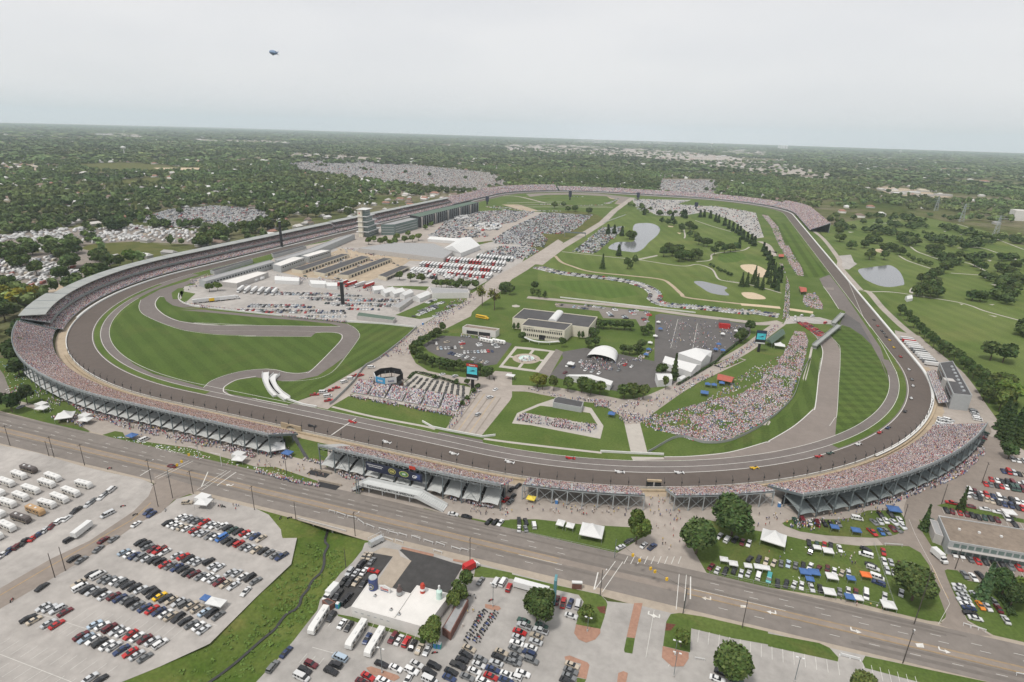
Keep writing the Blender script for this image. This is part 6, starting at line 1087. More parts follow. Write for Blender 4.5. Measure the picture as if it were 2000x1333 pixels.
for i, (s_, lab) in enumerate((('j 940,300 1180,320 1170,350 930,340', 'widest white tent'), ('j 1260,345 1440,355 1430,380 1290,375', 'low white tent'), ('j 1430,370 1540,375 1545,395 1440,395', 'small square white tent'), ('k 130,400 210,400 260,425 150,440', 'peaked white tent'), ('k 215,440 310,415 360,430 260,470', 'shallow white tent'), ('k 300,455 400,420 460,445 350,475', 'grey white tent'), ('k 400,480 480,440 540,455 450,490', 'striped white tent'), ('k 525,500 640,455 715,470 600,520', 'long white tent'))): frame_tent(f'{lab} in the row above the paddock lot', s_, 4, 6.5, 1, group='tents above the paddock lot')
# open stage with arched white roof
c = (W1('l 470,1095')+W1('l 800,1130'))/2; T = thing('stage', 'arched white concert stage roof open towards the parked show cars', 'stage', (c[0], c[1]+5, ztop(c[0], c[1])), math.radians(-6)); T.scale = (.86, .9, .9); m = MB(); V = []; nn = 13
for y, k, hh in ((-9, 1.0, 4.6), (-5, .98, 7.6), (0, .92, 9.2), (8, .8, 7.6)):
    for t in np.linspace(0, math.pi, nn): V.append((13.2*k*math.cos(t), y, .3+hh*math.sin(t)**.75))
m.add(V, [(i, i+1, nn+i+1, nn+i) for i in range(nn-1)]+[(b+i, b+i+1, b+nn+i+1, b+nn+i) for b in (nn, 2*nn) for i in range(nn-1)]+[tuple(range(3*nn, 4*nn))], 'tent_white'); m.obj('arched_roof', T); m = MB(); m.box((0, 1, 0), (19, 12, 1.6), 'sign_black'); m.obj('stage_floor', T); m = MB(); m.box((0, 6.5, 1.6), (16, .3, 4.5), 'grey_wall'); m.obj('back_drop', T)
for x in (-8, 8): m = MB(); m.box((x, -4.5, 1.6), (1.6, 1.6, 2.6), 'sign_black'); m.obj('speaker_tower', T)
# peaked canopies
mb = MB(); mb.tube((0, 0, 0), (0, 0, 2.3), .05, 'steel_light', 5); LEG = mb.mesh('leg')
def canopy_mesh(w_, d_, z, hp, mat, n=4, concave=.5, val=.35):
    m = MB(); V = []; F = []; rings = 4
    for k in range(rings+1):
        t = k/rings; zz = z+hp*(t**(1+concave)); s = 1-t
        for x, y in ((-1,-1),(1,-1),(1,1),(-1,1)): V.append((x*w_/2*s, y*d_/2*s, zz))
    for k in range(rings):
        for i in range(4): F.append((4*k+i, 4*k+(i+1) % 4, 4*k+4+(i+1) % 4, 4*k+4+i))
    V2 = [(x, y, z-val) for x, y in ((-w_/2,-d_/2),(w_/2,-d_/2),(w_/2,d_/2),(-w_/2,d_/2))]; b = len(V); V += V2; F += [(b+i, b+(i+1) % 4, (i+1) % 4, i) for i in range(4)]; m.add(V, F, mat); return m.mesh('canopy')
CANS = {}
def canopy(label, s_, w_, d_, mat='tent_white', z=2.3, hp=1.0, hd=None, name='canopy_tent', zone=None, group=None):
    k = (w_, d_, mat, z, hp)
    if k not in CANS: CANS[k] = canopy_mesh(w_, d_, z, hp, mat)
    q = W1(s_, z); p = np.array([q[0], q[1], ztop(q[0], q[1])]); rz = 0
    if hd: a, b = W(hd); rz = math.atan2(b[1]-a[1], b[0]-a[0])
    r = bpy.data.objects.new(name, None); link(r, None, tuple(p), rz); link(bpy.data.objects.new('canopy', CANS[k]), r)
    for x in (-1, 1):
        for y in (-1, 1): l = link(bpy.data.objects.new('leg', LEG), r, (x*(w_/2-.08), y*(d_/2-.08), 0)); l.scale = (1, 1, z/2.3)
    if zone: reg(r, zone, label, 'tent', group)
    else: tag(r, label, 'tent', group)
    return r
HD = 'd 460,690 520,700'
canopy('big peaked white tent on the grass left of the bright green tree', 'c 625,145', 9.6, 8.6, z=3.0, hp=3.6, hd='c 540,140 715,175'); canopy('big peaked white tent on decking in the camping meadow', 'd 45,200', 9.6, 8.6, z=3.0, hp=3.6, hd='d -40,180 120,230'); canopy('peaked white tent on the grass below the left turn stand', 'e 508,445', 8.5, 8.5, z=3, hp=3.2, hd='e 430,460 580,440'); canopy('peaked white tent at the stand end beside the footpath arch', 'f 163,690', 8, 8, z=3, hp=2.8, hd='f 95,710 220,690')
for lab, s_, w_ in (('white box tent left of the peaked tent by the left lane', 'e 330,385', 6), ('white box tent right of the peaked tent by the left lane', 'e 670,475', 6), ('white box tent on the verge near the creek', 'e 1870,780', 6), ('white booth tent in the lot corner by the street signal poles', 'e 1590,1120', 6)): canopy(lab, s_, w_, 5, z=2.8, hp=.9, hd='e 1540,1090 1650,1100'); P = W1(s_); m = MB(); m.box((P[0]-.2, P[1]+.2, .08), (w_-.4, 4.4, 2.6), 'tent_white'); tag(m.obj('booth_body'), 'white booth walls under '+' '.join(lab.split()[1:])[:60].rsplit(' ', 1)[0], 'booth')
for s_, w_, mt, z_ in (('c 1657,368',3.2,'tent_white',1),('c 1730,400',3.4,'tent_white',1),('c 1845,418',3,'tent_side',1),('c 1925,425',3.2,'tent_white',1),('c 1985,435',3,'tent_white',1),('d 470,300',4,'tent_white',1),('d 500,500',4.2,'tent_white',1),('d 480,620',4.2,'tent_white',1),('d 290,465',4,'tent_blue',1),('d 362,468',4,'tent_blue',1),('d 328,522',3,'tent_blue',1),('d 650,515',3,'tent_blue',1),('d 640,660',3.4,'tent_blue',1),('d 705,668',3.2,'tent_white',1),('d 765,488',3.6,'tent_orange',1),('d 942,722',4.6,'tent_white',1),('d 522,115',3.4,'tent_blue',0),('d 690,140',3.8,'tent_blue',0),('d 385,275',3,'tent_side',1),('d 1885,0',5,'tent_white',2),('h 985,1175',5.5,'tent_blue',0)):
    canopy({'tent_white': 'white', 'tent_blue': 'blue', 'tent_side': 'grey', 'tent_orange': 'orange'}[mt]+' popup canopy', s_, w_, w_*.85, mt, hp=.8, hd=HD, name='popup_canopy', zone=('beside the oval meadow cars', 'in the camping meadow', 'behind the hotel roof')[z_ if z_ < 2 else 2], group='popup canopies over the parked cars')
canopy('white and blue tailgate canopy at the end of the creekside lot', 'A 1055,940', 6.5, 3.4, z=2.4, hp=.5, hd='A 1010,930 1095,950'); canopy('blue canopy flap beside the white tailgate canopy', 'a 1605,670', 3, 2.5, 'tent_blue', hp=.3)
canopy('small white shelter on the grass left of the peaked white tent', 'c 380,85', 3.4, 4, z=2.6, hp=.8); canopy('white awning cart beside the small white shelter', 'c 455,105', 3.4, 3.4, z=2.4, hp=.7); canopy('yellow vendor canopy under the low stand by the car gap', 'g 150,1090', 4, 3.4, 'tent_yellow', hp=.8); canopy('blue medical canopy on the grass strip under the left stand', 'e 1030,600', 5, 4, 'tent_blue', hp=1.2); canopy('blue and white canopy beside the peaked tent at the stand end', 'f 245,735', 5, 4, 'tent_blue', hp=1.0)
canopy('white canopy among the show cars by the stage', 'g 460,40', 5, 5, z=2.6, hp=1.6); canopy('small toll booth canopy in the plaza by the garden', 'k 1485,1265', 6, 4, z=3, hp=.4); canopy('blue round roofed kiosk at the plaza corner', 'g 778,430', 4, 4, 'tent_blue', z=2.4, hp=1.4); canopy('blue roofed hut on the crowded bank', 'g 1505,265', 5, 5, 'tent_blue', z=2.4, hp=1.2); canopy('white peaked tent beside the teal giant screen', 'm 615,970', 8, 6, z=3, hp=2.6)
frame_tent('red roofed food pavilion at the edge of the crowded bank', 'g 1610,120 1740,150 1715,190 1600,165', 3.2, 4.6, False, 'roof_rust'); frame_tent('green roofed pavilion beside the teal giant screen', 'm 470,930 620,820 670,860 540,960', 4, 6.5, False, 'roof_green'); frame_tent('red roofed stand among the crowd by the inner road', 'm 800,400 870,410 880,450 820,455', 3.5, 5, False, 'roof_rust'); frame_tent('red roofed kiosk beside the long crowd strip', 'm 600,85 650,85 655,110 605,110', 3, 5, False, 'roof_rust'); frame_tent('white tent on the golf course by the path', 'm 1840,500 1890,495 1915,515 1860,525', 3, 5.5, 1)
for s_, mt in (('l 1180,745','tent_white'),('l 1200,810','tent_blue'),('l 1150,880','tent_white'),('l 1100,945','tent_white'),('l 1085,1010','tent_blue'),('m 60,860','tent_white'),('m -10,1010','tent_blue'),('m 60,1020','tent_blue'),('m 20,960','tent_blue'),('m 190,830','tent_white'),('l 1060,1060','tent_blue'),('g 1530,200','tent_blue'),('g 1580,205','tent_blue'),('g 1640,190','tent_blue')): canopy(('white' if mt == 'tent_white' else 'blue')+' display tent', s_, 3.6, 3.4, mt, hp=1.2, name='display_tent', zone='round the marked paved lot', group='display tents on the paved lot')
p = GZ('m 70,800'); T = thing('red_display', 'big red display trailer with dark roof in the marked lot', 'display', tuple(p), .1); m = MB(); m.box((0,0,0), (9,8,4.5), 'red_paint'); m.obj('body', T); m = MB(); m.box((0,3,4.5), (9.4,10,.3), 'roof_dark'); m.obj('roof', T)
# pedestrian ramps and bridges over the road course
for lab, P_, w_ in (('left curved white pedestrian ramp on the inner road course', 'f 78,122 75,165 95,215 125,265 160,300', 4.2), ('right curved white pedestrian ramp on the inner road course', 'f 165,135 130,170 135,220 180,280 245,328', 4.2)):
    T = thing('curved_ramp', lab, 'ramp', (0,0,0)); L_ = smooth(W(P_), 5); m = MB(); R_ = ribbon_pts(L_, w_); n = len(L_); V = [(*p, 1.2) for p in R_]+[(*p, .1) for p in R_]; N = 2*n; m.add(V, [(i+1, i, N-1-i, N-2-i) for i in range(n-1)]+[(i, (i+1) % N, N+(i+1) % N, N+i) for i in range(N)], 'tent_white'); m.obj('deck', T)
    for Z_ in (range(n-1), range(n, N-1)): m = MB(); [m.beam((*R_[i], 1.9), (*R_[i+1], 1.9), .1, .8, 'tent_white') for i in Z_]; m.obj('railing', T)
for lab, s_, h in (('long pale footbridge crossing the runoff by the red trucks', 'm 955,975 1200,775', 3.5), ('short pale footbridge at the inner edge of the right straight', 'm 1140,755 1235,660', 3.0), ('dark footbridge over the infield road', 'r 350,760 630,775', 7)):
    a, b = (q[:2] for q in W(s_, h)); c = (a+b)/2; d_ = b-a; T = thing('footbridge', lab, 'bridge', (*c, 0), math.atan2(d_[1], d_[0])); L_ = np.hypot(*d_); mt = 'steel' if 'dark' in lab else 'roof_metal'; m = MB(); m.box((0,0,h-.5), (L_, 4, .5), mt); m.obj('deck', T)
    for y in (-2, 2): m = MB(); m.box((0,y,h), (L_, .12, 1.1), mt); m.obj('railing', T)
    for x in (-.48, .48, 0): m = MB(); m.box((x*L_,0,0), (.8,3,h-.5), mt); m.obj('pier', T) if (x or L_ > 40) and not ('dark' in lab and x == 0) else None
# inner fence walls
def wall_line(label, s_, h, t, mat, name='barrier_wall', cat='wall', sm=5):
    P = smooth(W(s_), sm) if sm else [q[:2] for q in W(s_)]; m = MB(); 
    for i in range(len(P)-1): m.beam((*P[i], h/2+.1), (*P[i+1], h/2+.1), t, h, mat)
    return tag(m.obj(name), label, cat)
wall_line('long pale wall between the paddock and the mown lawn', 'i 1400,300 1395,340 1430,370 1500,392 1570,402 j 200,605 1000,690 1640,745 2000,770 k 570,803', 1.3, .5, 'white_wall'); wall_line('pale fence wall along the infield road from the paddock corner', 'k 570,803 430,930 200,1110 60,1190 f 760,190 620,330 575,365', 1.7, .3, 'fence_grey'); wall_line('white wall at the inner edge of the track beside the ramps', 'f 200,310 300,345 380,370 475,385', 1.2, .6, 'white_wall'); wall_line('white wall closing the tunnel road at the track', 'f 1300,500 1380,545 1500,570 1770,620 1870,608', 1.2, .45, 'white_wall', sm=0); wall_line('white wall above the second tunnel road at the track', 'g 690,735 930,748 1185,758', 1.2, .45, 'white_wall', sm=0); wall_line('white fence line on the golf course slope', 'r 850,645 1150,535', 1.5, .4, 'white_wall', sm=0); wall_line('grey fence round the foot of the crowded bank', 'g 1060,745 1300,620 1500,665 1700,650 1900,560 2000,490 h 90,420 200,300 260,130 330,0', 1.6, .15, 'fence_grey', 'bank_fence', 'fence'); wall_line('low pale wall along the road behind the museum', 'l 220,510 800,575 1540,660', 1.1, .5, 'white_wall')
# creek bridges and tunnel mouths
def creek_bridge(label, s0, s1, w_, top, mat='concrete_wall'):
    a, b = W1(s0)[:2], W1(s1)[:2]; c = (a+b)/2; d_ = b-a; T = thing('creek_bridge', label, 'bridge', (*c, 0), math.atan2(d_[1], d_[0])); L_ = np.hypot(*d_); m = MB(); m.box((0, w_/2, -1.0), (L_, w_, .95), mat); m.obj('girder', T); m = MB(); m.box((0, -.1, -.7), (L_, .35, 1.5), mat); m.obj('parapet', T); m = MB(); m.box((0, 2.5, -3.4), (L_*.98, .3, 2.5), 'dark_void'); m.obj('dark_opening', T)
    for x in (-.2, .2): m = MB(); m.box((x*L_, .6, -3.4), (.6, .6, 2.6), mat); m.obj('pier', T)
creek_bridge('long concrete street bridge over the grassy creek', 'b 330,55', 'b 705,155', 24, 0)
for lab, s_ in (('upper concrete footbridge over the creek by the entrance', 'f 425,870 590,905'), ('lower concrete footbridge over the creek beside the street', 'f 490,960 670,1000')):
    a, b = (q[:2] for q in W(s_)); c = (a+b)/2; d_ = b-a; T = thing('creek_footbridge', lab, 'bridge', (*c, .1), math.atan2(d_[1], d_[0])); L_ = np.hypot(*d_); m = MB(); m.box((0,0,0), (L_, .5, 1.0), 'sidewalk'); m.obj('parapet', T); m = MB(); m.box((0,-2.2,0), (L_*.9, 3.6, .04), 'dark_void'); m.obj('dark_channel', T)
a, b = (q[:2] for q in W('f 200,540 355,580')); c = (a+b)/2; d_ = b-a; L_ = np.hypot(*d_); T = thing('creek_arch', 'tan masonry arch carrying the track over the creek', 'bridge', (*c, 0), math.atan2(d_[1], d_[0])); m = MB(); arch = [(-L_/2,0),(-L_/2,3.4),(L_/2,3.4),(L_/2,0)]+[(3.4*math.cos(t), 2.4*math.sin(t)) for t in np.linspace(0, math.pi, 9)]; n = len(arch); m.add([(x,-.3,z) for x, z in arch]+[(x,.3,z) for x, z in arch], [tuple(range(n)), tuple(range(2*n-1, n-1, -1))]+[((i+1) % n, i, n+i, n+(i+1) % n) for i in range(n)], 'tan_rail'); m.obj('arch_wall', T); m = MB(); m.box((0,.8,0), (7,.2,2.6), 'dark_void'); m.obj('dark_opening', T)
a, b = (q[:2] for q in W('g 1050,1015 1165,1020')); c = (a+b)/2; T = thing('tunnel_mouth', 'dark tunnel mouth under the track between the two low stands', 'tunnel', (*c, 0), math.atan2((b-a)[1], (b-a)[0])); L_ = np.hypot(*(b-a)); m = MB(); m.box((0,1,3.2), (L_,1,1.0), 'tan_rail'); m.obj('lintel', T); m = MB(); m.box((0,1.2,0), (L_,.3,3.2), 'dark_void'); m.obj('dark_opening', T); m = MB(); m.box((0,.8,0), (.6,.6,3.2), 'concrete_wall'); m.obj('pier', T)
# fountain
c = GZ('k 1640,1105'); T = thing('fountain', 'round white fountain in the middle of the four lawn garden', 'fountain', tuple(c)); m = MB(); m.lathe((0,0,0), [(6,0),(6,.6),(5.6,.6),(5.6,.25)], 'tent_white', 24); m.obj('basin', T); m = MB(); m.lathe((0,0,.2), [(5.5,0),(5.5,.1)], 'bottle_glass', 24); m.obj('water', T); m = MB(); m.lathe((0,0,.3), [(2.4,0),(1.6,.8),(.3,1.6),(.2,2.6)], 'tent_white', 12); m.obj('jets', T)
# far landmarks
for lab, s_, h in (('tall white industrial block at the right edge beyond the golf course', 'n 1930,340', 24), ('lower white wing of the industrial block at the right edge', 'n 1890,330', 11)): p = W1(s_); building('industrial_block', lab, [(p[0]-16, p[1]-14), (p[0]+30, p[1]-14), (p[0]+30, p[1]+16), (p[0]-16, p[1]+16)], h, 'roof_white', 'roof_white')
for lab, s_, k in (('white water tower standing above the trees far to the left', 'z 243,302', 1.2), ('tiny white water tower near the right skyline', 'z 1757,303', 2.0), ('pale water tower on the skyline right of the centre', 'z 1389,289', 2.6)):
    p = W1(s_); T = thing('water_tower', lab, 'water tower', (p[0], p[1], 0)); m = MB(); m.lathe((0,0,0), [(3*k,0),(1.6*k,6*k),(1.6*k,22*k)], 'tent_white', 10); m.obj('stem', T); m = MB(); m.lathe((0,0,20*k), [(1.5*k,0),(8*k,4*k),(10*k,8*k),(8*k,12*k),(1*k,14*k)], 'tent_white', 14); m.obj('tank', T)
for s_ in ('z 1521,291', 'z 1526,292', 'z 1531,292', 'z 1536,292'): p = W1(s_); T = thing('storage_tank', None, 'tank', (p[0], p[1], 0)); m = MB(); m.lathe((0,0,0), [(22,0),(22,70),(10,78)], 'tent_white', 12); m.obj('shell', T); reg(T, 'on the far right skyline', 'white storage tower', 'tank', 'white towers on the skyline')
for i, (s_, h) in enumerate((('n 1180,360', 40), ('n 1620,555', 40), ('n 850,215', 36))):
    p = W1(s_); T = thing('transmission_tower', None, 'pylon', (p[0], p[1], 0)); m = MB()
    for x, y in ((-1,-1),(1,-1),(1,1),(-1,1)): m.beam((x*4,y*4,0), (x*.6,y*.6,h), .5, .5, 'steel_light')
    for k in range(6): t, t2 = k/6, (k+1)/6; w1, w2 = 4-3.4*t, 4-3.4*t2; [m.beam((sx*w1, sy*w1, h*t), (-sx*w2 if ax else sx*w2, sy*w2 if ax else -sy*w2, h*t2), .3, .3, 'steel_light') for sx, sy, ax in ((1,1,1),(-1,-1,1),(1,1,0),(-1,-1,0))]
    m.obj('lattice', T); m = MB(); [m.beam((-8,0,z), (8,0,z), .5, .5, 'steel_light') for z in (h*.72, h*.86, h*.98)]; m.obj('cross_arms', T); reg(T, 'on the grass corridor at the right', 'lattice power pylon', 'pylon', 'power pylons on the right')
b_ = (W1('z 534,103', 260)); d0 = G(534, 103, 0)-CAM_C; u = -d0/np.linalg.norm(d0); pb = CAM_C+u*2600 if (CAM_C+u*2600)[2] > 0 else CAM_C-u*2600
T = thing('blimp', 'blue and silver airship floating alone in the pale sky', 'airship', tuple(pb)); mk('blimp_blue', (.03,.07,.17), .4, spec=.5); mk('blimp_silver', (.13,.21,.34), .4, spec=.5)
V = []; F = []; nn = 16; xs = np.linspace(-1, 1, 15); 
for x in xs:
    rr = 8.2*math.sqrt(max(0, 1-abs(x)**2.3))*(1 if x < 0 else 1-.25*x)+.05
    for k in range(nn): t = 2*math.pi*k/nn; V.append((x*30, rr*math.cos(t), rr*math.sin(t)))
top = []; bot = []
for i in range(14):
    for k in range(nn): (top if 0 <= k < 8 else bot).append((i*nn+k, i*nn+(k+1) % nn, (i+1)*nn+(k+1) % nn, (i+1)*nn+k))
m = MB(); m.add(V, top, 'blimp_silver'); m.add(V, bot, 'blimp_blue'); e_ = m.obj('envelope', T, smooth=True); m = MB(); m.box((-4,0,-10.2), (7,2.2,2.4), 'sign_black', top=(1.2,1.2)); m.obj('gondola', T)
for a_ in (45, 135, 225, 315): m = MB(); t = math.radians(a_); c_, s_ = math.cos(t), math.sin(t); P = [(20, 3), (29, 1), (31, 9), (25, 9)]; m.add([(x, r_*c_+.15*s_, r_*s_-.15*c_) for x, r_ in P]+[(x, r_*c_-.15*s_, r_*s_+.15*c_) for x, r_ in P], [(0,1,2,3),(7,6,5,4),(0,4,5,1),(1,5,6,2),(2,6,7,3),(3,7,4,0)], 'blimp_blue'); m.obj('fin', T)
T.rotation_euler = (0, math.radians(8), math.atan2(_R0[1], _R0[0])-.75)
# ================================================================ TREES, WOODS, HOUSES
def mk_leaf():
    m, t, b = nodes('leaf'); b.inputs['Roughness'].default_value = .8; b.inputs['Specular IOR Level'].default_value = .15; L = t.links.new
    a = t.nodes.new('ShaderNodeAttribute'); a.attribute_name = 'Col'; o = t.nodes.new('ShaderNodeObjectInfo'); x = t.nodes.new('ShaderNodeVectorMath'); x.operation = 'MULTIPLY'; L(a.outputs['Color'], x.inputs[0]); L(o.outputs['Color'], x.inputs[1]); L(x.outputs[0], b.inputs['Base Color'])
mk_leaf(); mk('bark', (.10,.075,.055), .95, var=.2)
def crown(n, kind='round', core=True, leaf=.16, seed=0):
    """leaf clumps over a few lobes of a unit crown (radius about 1, centre at the origin); quads and a brightness per clump"""
    g = np.random.default_rng(seed); V = []; Q = []; B = []
    if kind == 'conifer':
        for i in range(n):
            h = g.random()**1.4; r = (1-h)*(.62+.16*math.sin(h*40))*math.sqrt(g.uniform(.35, 1)); t = g.random()*6.283; c = np.array([r*math.cos(t), r*math.sin(t), -1+h*3.2]); nn = np.array([math.cos(t), math.sin(t), .5])+g.normal(0, .4, 3); leafq(V, Q, c, nn, leaf*g.uniform(.6, 1.25), g); B.append(g.uniform(.6, 1.3))
        lob = [(np.array([0,0,-.4]), .36), (np.array([0,0,.5]), .22)]
    else:
        k = 7 if kind == 'round' else 10; lob = []
        for i in range(k):
            d = g.normal(0, 1, 3); d /= np.linalg.norm(d); d[2] = d[2]*.7+.05; lob.append((d*g.uniform(.35, .62), g.uniform(.36, .52) if kind == 'round' else g.uniform(.24, .4)))
        lob.append((np.zeros(3), .6)); tone = g.uniform(.72, 1.25, len(lob))
        for i in range(n):
            j = g.integers(0, len(lob)); c0, r = lob[j]; d = g.normal(0, 1, 3); d /= np.linalg.norm(d)
            if d[2] < -.55: d[2] *= -1
            c = c0+d*r*(g.uniform(.8, 1.08) if kind != 'sparse' else g.uniform(.2, 1.1)); leafq(V, Q, c, d+g.normal(0, .55, 3), leaf*g.uniform(.6, 1.3), g); B.append(tone[j]*g.uniform(.72, 1.28))
    if core and kind != 'sparse':
        if n < 200: lob = [(np.zeros(3), .86)]
        for c0, r in lob:
            b = len(V); m_, n_ = (5, 8) if n >= 200 else (3, 6) if n > 16 else (2, 5)
            for a in range(m_+1):
                for q in range(n_): th = math.pi*a/m_; ph = 6.283*q/n_; rr = r*.84*g.uniform(.9, 1.06); V.append(c0+rr*np.array([math.sin(th)*math.cos(ph), math.sin(th)*math.sin(ph), math.cos(th)*1.0]))
            for a in range(m_):
                for q in range(n_): Q.append([b+a*n_+q, b+(a+1)*n_+q, b+(a+1)*n_+(q+1) % n_, b+a*n_+(q+1) % n_]); B.append(.85)
    return np.array(V, float), np.array(Q), np.array(B)
def leafq(V, Q, c, nn, s, g):
    nn = nn/(np.linalg.norm(nn)+1e-9); u = np.cross(nn, g.normal(0, 1, 3)); u /= np.linalg.norm(u)+1e-9; w_ = np.cross(nn, u); b = len(V); k = g.uniform(.55, 1)
    V += [c-u*s-w_*s*k, c+u*s*.7-w_*s*k*.8, c+u*s+w_*s*k, c-u*s*.8+w_*s*k*.7]; Q.append([b, b+1, b+2, b+3])
GRN = np.array([.078, .112, .036])
def crown_mesh(n, kind, leaf, seed):
    V, Q, B = crown(n, kind, True, leaf, seed); g = np.random.default_rng(seed+99); C = B[:, None]*GRN*np.column_stack([g.uniform(.85, 1.2, len(B)), np.ones(len(B)), g.uniform(.8, 1.1, len(B))]); return npmesh('crown', V, Q, ['leaf'], C)
CROWNS = {('round', 2): [crown_mesh(3200, 'round', .075, i) for i in range(3)], ('round', 1): [crown_mesh(900, 'round', .13, 10+i) for i in range(5)]+[crown_mesh(900, 'lobed', .12, 20+i) for i in range(3)],
          ('conifer', 1): [crown_mesh(900, 'conifer', .13, 30+i) for i in range(3)], ('sparse', 1): [crown_mesh(420, 'sparse', .07, 40+i) for i in range(2)]}
def trunk_mesh(kind):
    m = MB(); m.tube((0,0,0), (0,0,1.0), .06, 'bark', 7, .035)
    if kind != 'conifer':
        for k in range(6 if kind == 'sparse' else 4): t = 6.283*k/(6 if kind == 'sparse' else 4)+.4; m.tube((0,0,.55+.06*k), (.42*math.cos(t), .42*math.sin(t), 1.25+.05*k), .03, 'bark', 5, .012)
    return m.mesh('trunk')
TRUNK = {k: trunk_mesh(k) for k in ('round', 'conifer', 'sparse')}
TINT = dict(d=(.82,.88,.90), n=(1.05,1.05,.98), b=(1.25,1.3,1.0), y=(2.3,1.55,.7), s=(.85,1.0,1.35), k=(.58,.66,.72), o=(1.6,1.25,.8))
TREES = []   # px string, crown radius, height, kind, tint, zone
def tr(zone, s_, R=5, H=None, kind='round', tint='n', group=None):
    c = CROP['z']
    for t in s_.split():
        if t in CROP: c = CROP[t]; continue
        X, Y = t.split(','); Y, r_, tn = (Y.split('/')+[None, None])[:3]; r = float(r_) if r_ else R*random.uniform(.88, 1.12); TREES.append((c[0]+float(X)/c[2], c[1]+float(Y)/c[2], r, H or (r*2.0 if kind == 'round' else r*3.6), kind, tn or tint, zone))
tr('beside the gravel gate', 'z 1366,1040/9.0 1436,1006/9.5/d', 9, 15, tint='d'); tr('at the gravel gate', 'c 985,110/5.2/b', 5.2, 13)
tr('between the bar and its patio shed', 'b 1640,530 1592,610 1545,690', 3.0, 7.5); tr('at the lower corner of the bar', 'b 1378,930/4.2', 4.2, 8); tr('at the lower corner of the bar', 'b 1300,965/1.3', kind='conifer', H=5.5, tint='k')
tr('in the lot beside the teal slab', 'c 200,720/6.6/d', H=11.5); tr('in the right parking bay', 'c 1722,1140/7.2/n', H=12); tr('cut by the lower picture edge', 'd 740,1330/4.6/n', H=9); tr('on the planted islands at the lot entrance', 'c 585,785/3.2/b c 1330,975/3.4/b', H=6.5)
tr('on the fenced grass triangle', 'd 1170,545/7.6/d', H=12.5); tr('on the right corner grass', 'd 1712,560/4.0/s', H=13, kind='conifer', tint='s'); tr('on the right corner grass', 'd 1860,560/5.0/k 1990,590/5/b 1930,640/4/k', H=10); tr('beside the hotel lane', 'd 1240,55/2.8/k h 1530,1110/2.6/k', H=10, kind='conifer')
tr('at the right edge beside the lane', 'h 1900,250/9/b 1840,300/6/n', H=15); tr('at the right edge beside the lane', 'h 1870,400/5 1910,450/5.5 1950,520/5 1850,550/4.5 1980,600/5 1900,600/4.5 1830,480/4.5 1990,450/5', H=11.5, kind='conifer', tint='k'); tr('at the right edge beside the lane', 'h 1900,715/5/k', H=8)
tr('in the tree belt along the right straight', 'o 270,195 330,240 390,300 440,350 480,390 530,430 560,470 620,500 650,520 700,550 740,580 790,610 830,650 870,690 910,720 960,760 1000,790 1040,830 1060,870 980,850 1000,910 1050,930', 4.6, 10, tint='d')
tr('standing in pairs on the right fairway', 'o 1070,540/8.5/d 1180,560/8/d 1150,830/8/n 1230,900/9/b', H=14)
tr('on the golf course outside the right straight', 'n 680,1080 760,1060 880,1010 960,950 1010,900 700,1220 620,1240 800,1260 900,1240 850,1150 750,1150 800,690 900,690 950,790 1050,800 1180,780 860,740 1370,870 1460,920 1730,800 1680,930 1780,960 1850,1000 1880,1080 1800,1120 1900,1200 1700,1230 1830,1280 1350,1290 1450,1300 1900,900 600,600 520,610 450,590 390,560 200,470 280,500 390,510 130,430 600,400 560,430 660,380 940,410 1020,410 1100,430 1070,570 1130,580 1060,640 1220,660 60,560 100,580 20,600 270,670 200,680 320,680 400,720 190,780 0,750', 7.0, 12, tint='d')
tr('in the small tree row on the right fairway', 'n 500,790 560,830 640,860 720,880 780,900 690,490 740,510 800,510 880,560 920,560 960,600', 4.2, 8); tr('by the golf fairway at the far right turn', 's 1560,500 1500,540 1620,560 1600,640 1650,600 1740,520 1830,560 1880,500 1610,710 1720,780 1900,720 1960,680 1900,880 1850,770', 8, 13)
tr('in the round hedge by the infield lot', 'k 825,790 770,840 720,870 680,900 620,920 570,960 530,1000 550,1040 590,1080 650,1100 720,1120 790,1140 860,1150 930,1160 1000,1160 1070,1170 1190,1200 1240,1215 1280,1240', 4.0, 7.5, tint='d'); tr('in the row below the haulers', 'k 760,360 810,365 860,360 910,370 960,380 1010,360 1060,380 1150,370 400,285 510,300 620,310', 5.0, 9)
tr('beside the infield road bend', 'k 1440,395/7.5/d 1480,425/5/d 1400,415/5/d 1715,385/5/d 1700,450/3 1760,465/3 1820,475/3', H=9); tr('standing bare beside the yellow truck', 'k 1210,480/7 1330,520/7.5', H=20, kind='sparse', tint='o')
tr('round the museum lawns', 'k 1520,787/1.6 1560,787/1.6 1600,885/3 l 600,750 650,760 720,760 780,770 850,770 910,770 560,850 520,840 500,940 570,930 1040,820 1090,800 1020,960 980,1000 900,1010 840,1000 405,870/1.6 440,870/1.6 240,935/3', 4.2, 7.5, tint='d'); tr('in the hedge row above the hexagon lawn', 'g 330,185/3.5 440,195 550,200 620,215 690,220 880,250 960,240 1030,250 200,165/5/o 240,180/4/o 1170,80/5/d 1205,180/2.5', 5.0, 9, tint='n'); tr('beside the twin white tents', 'g 1275,75/4.5/k', H=15, kind='conifer'); tr('beside the teal giant screen', 'm 230,880 260,850 330,780', 5.5, 10, tint='d')
tr('round the motorcycle yard', 'f 1395,145 1565,180 1650,180 1735,215 1700,250 1650,310 1610,350', 2.1, 4.2, tint='d')
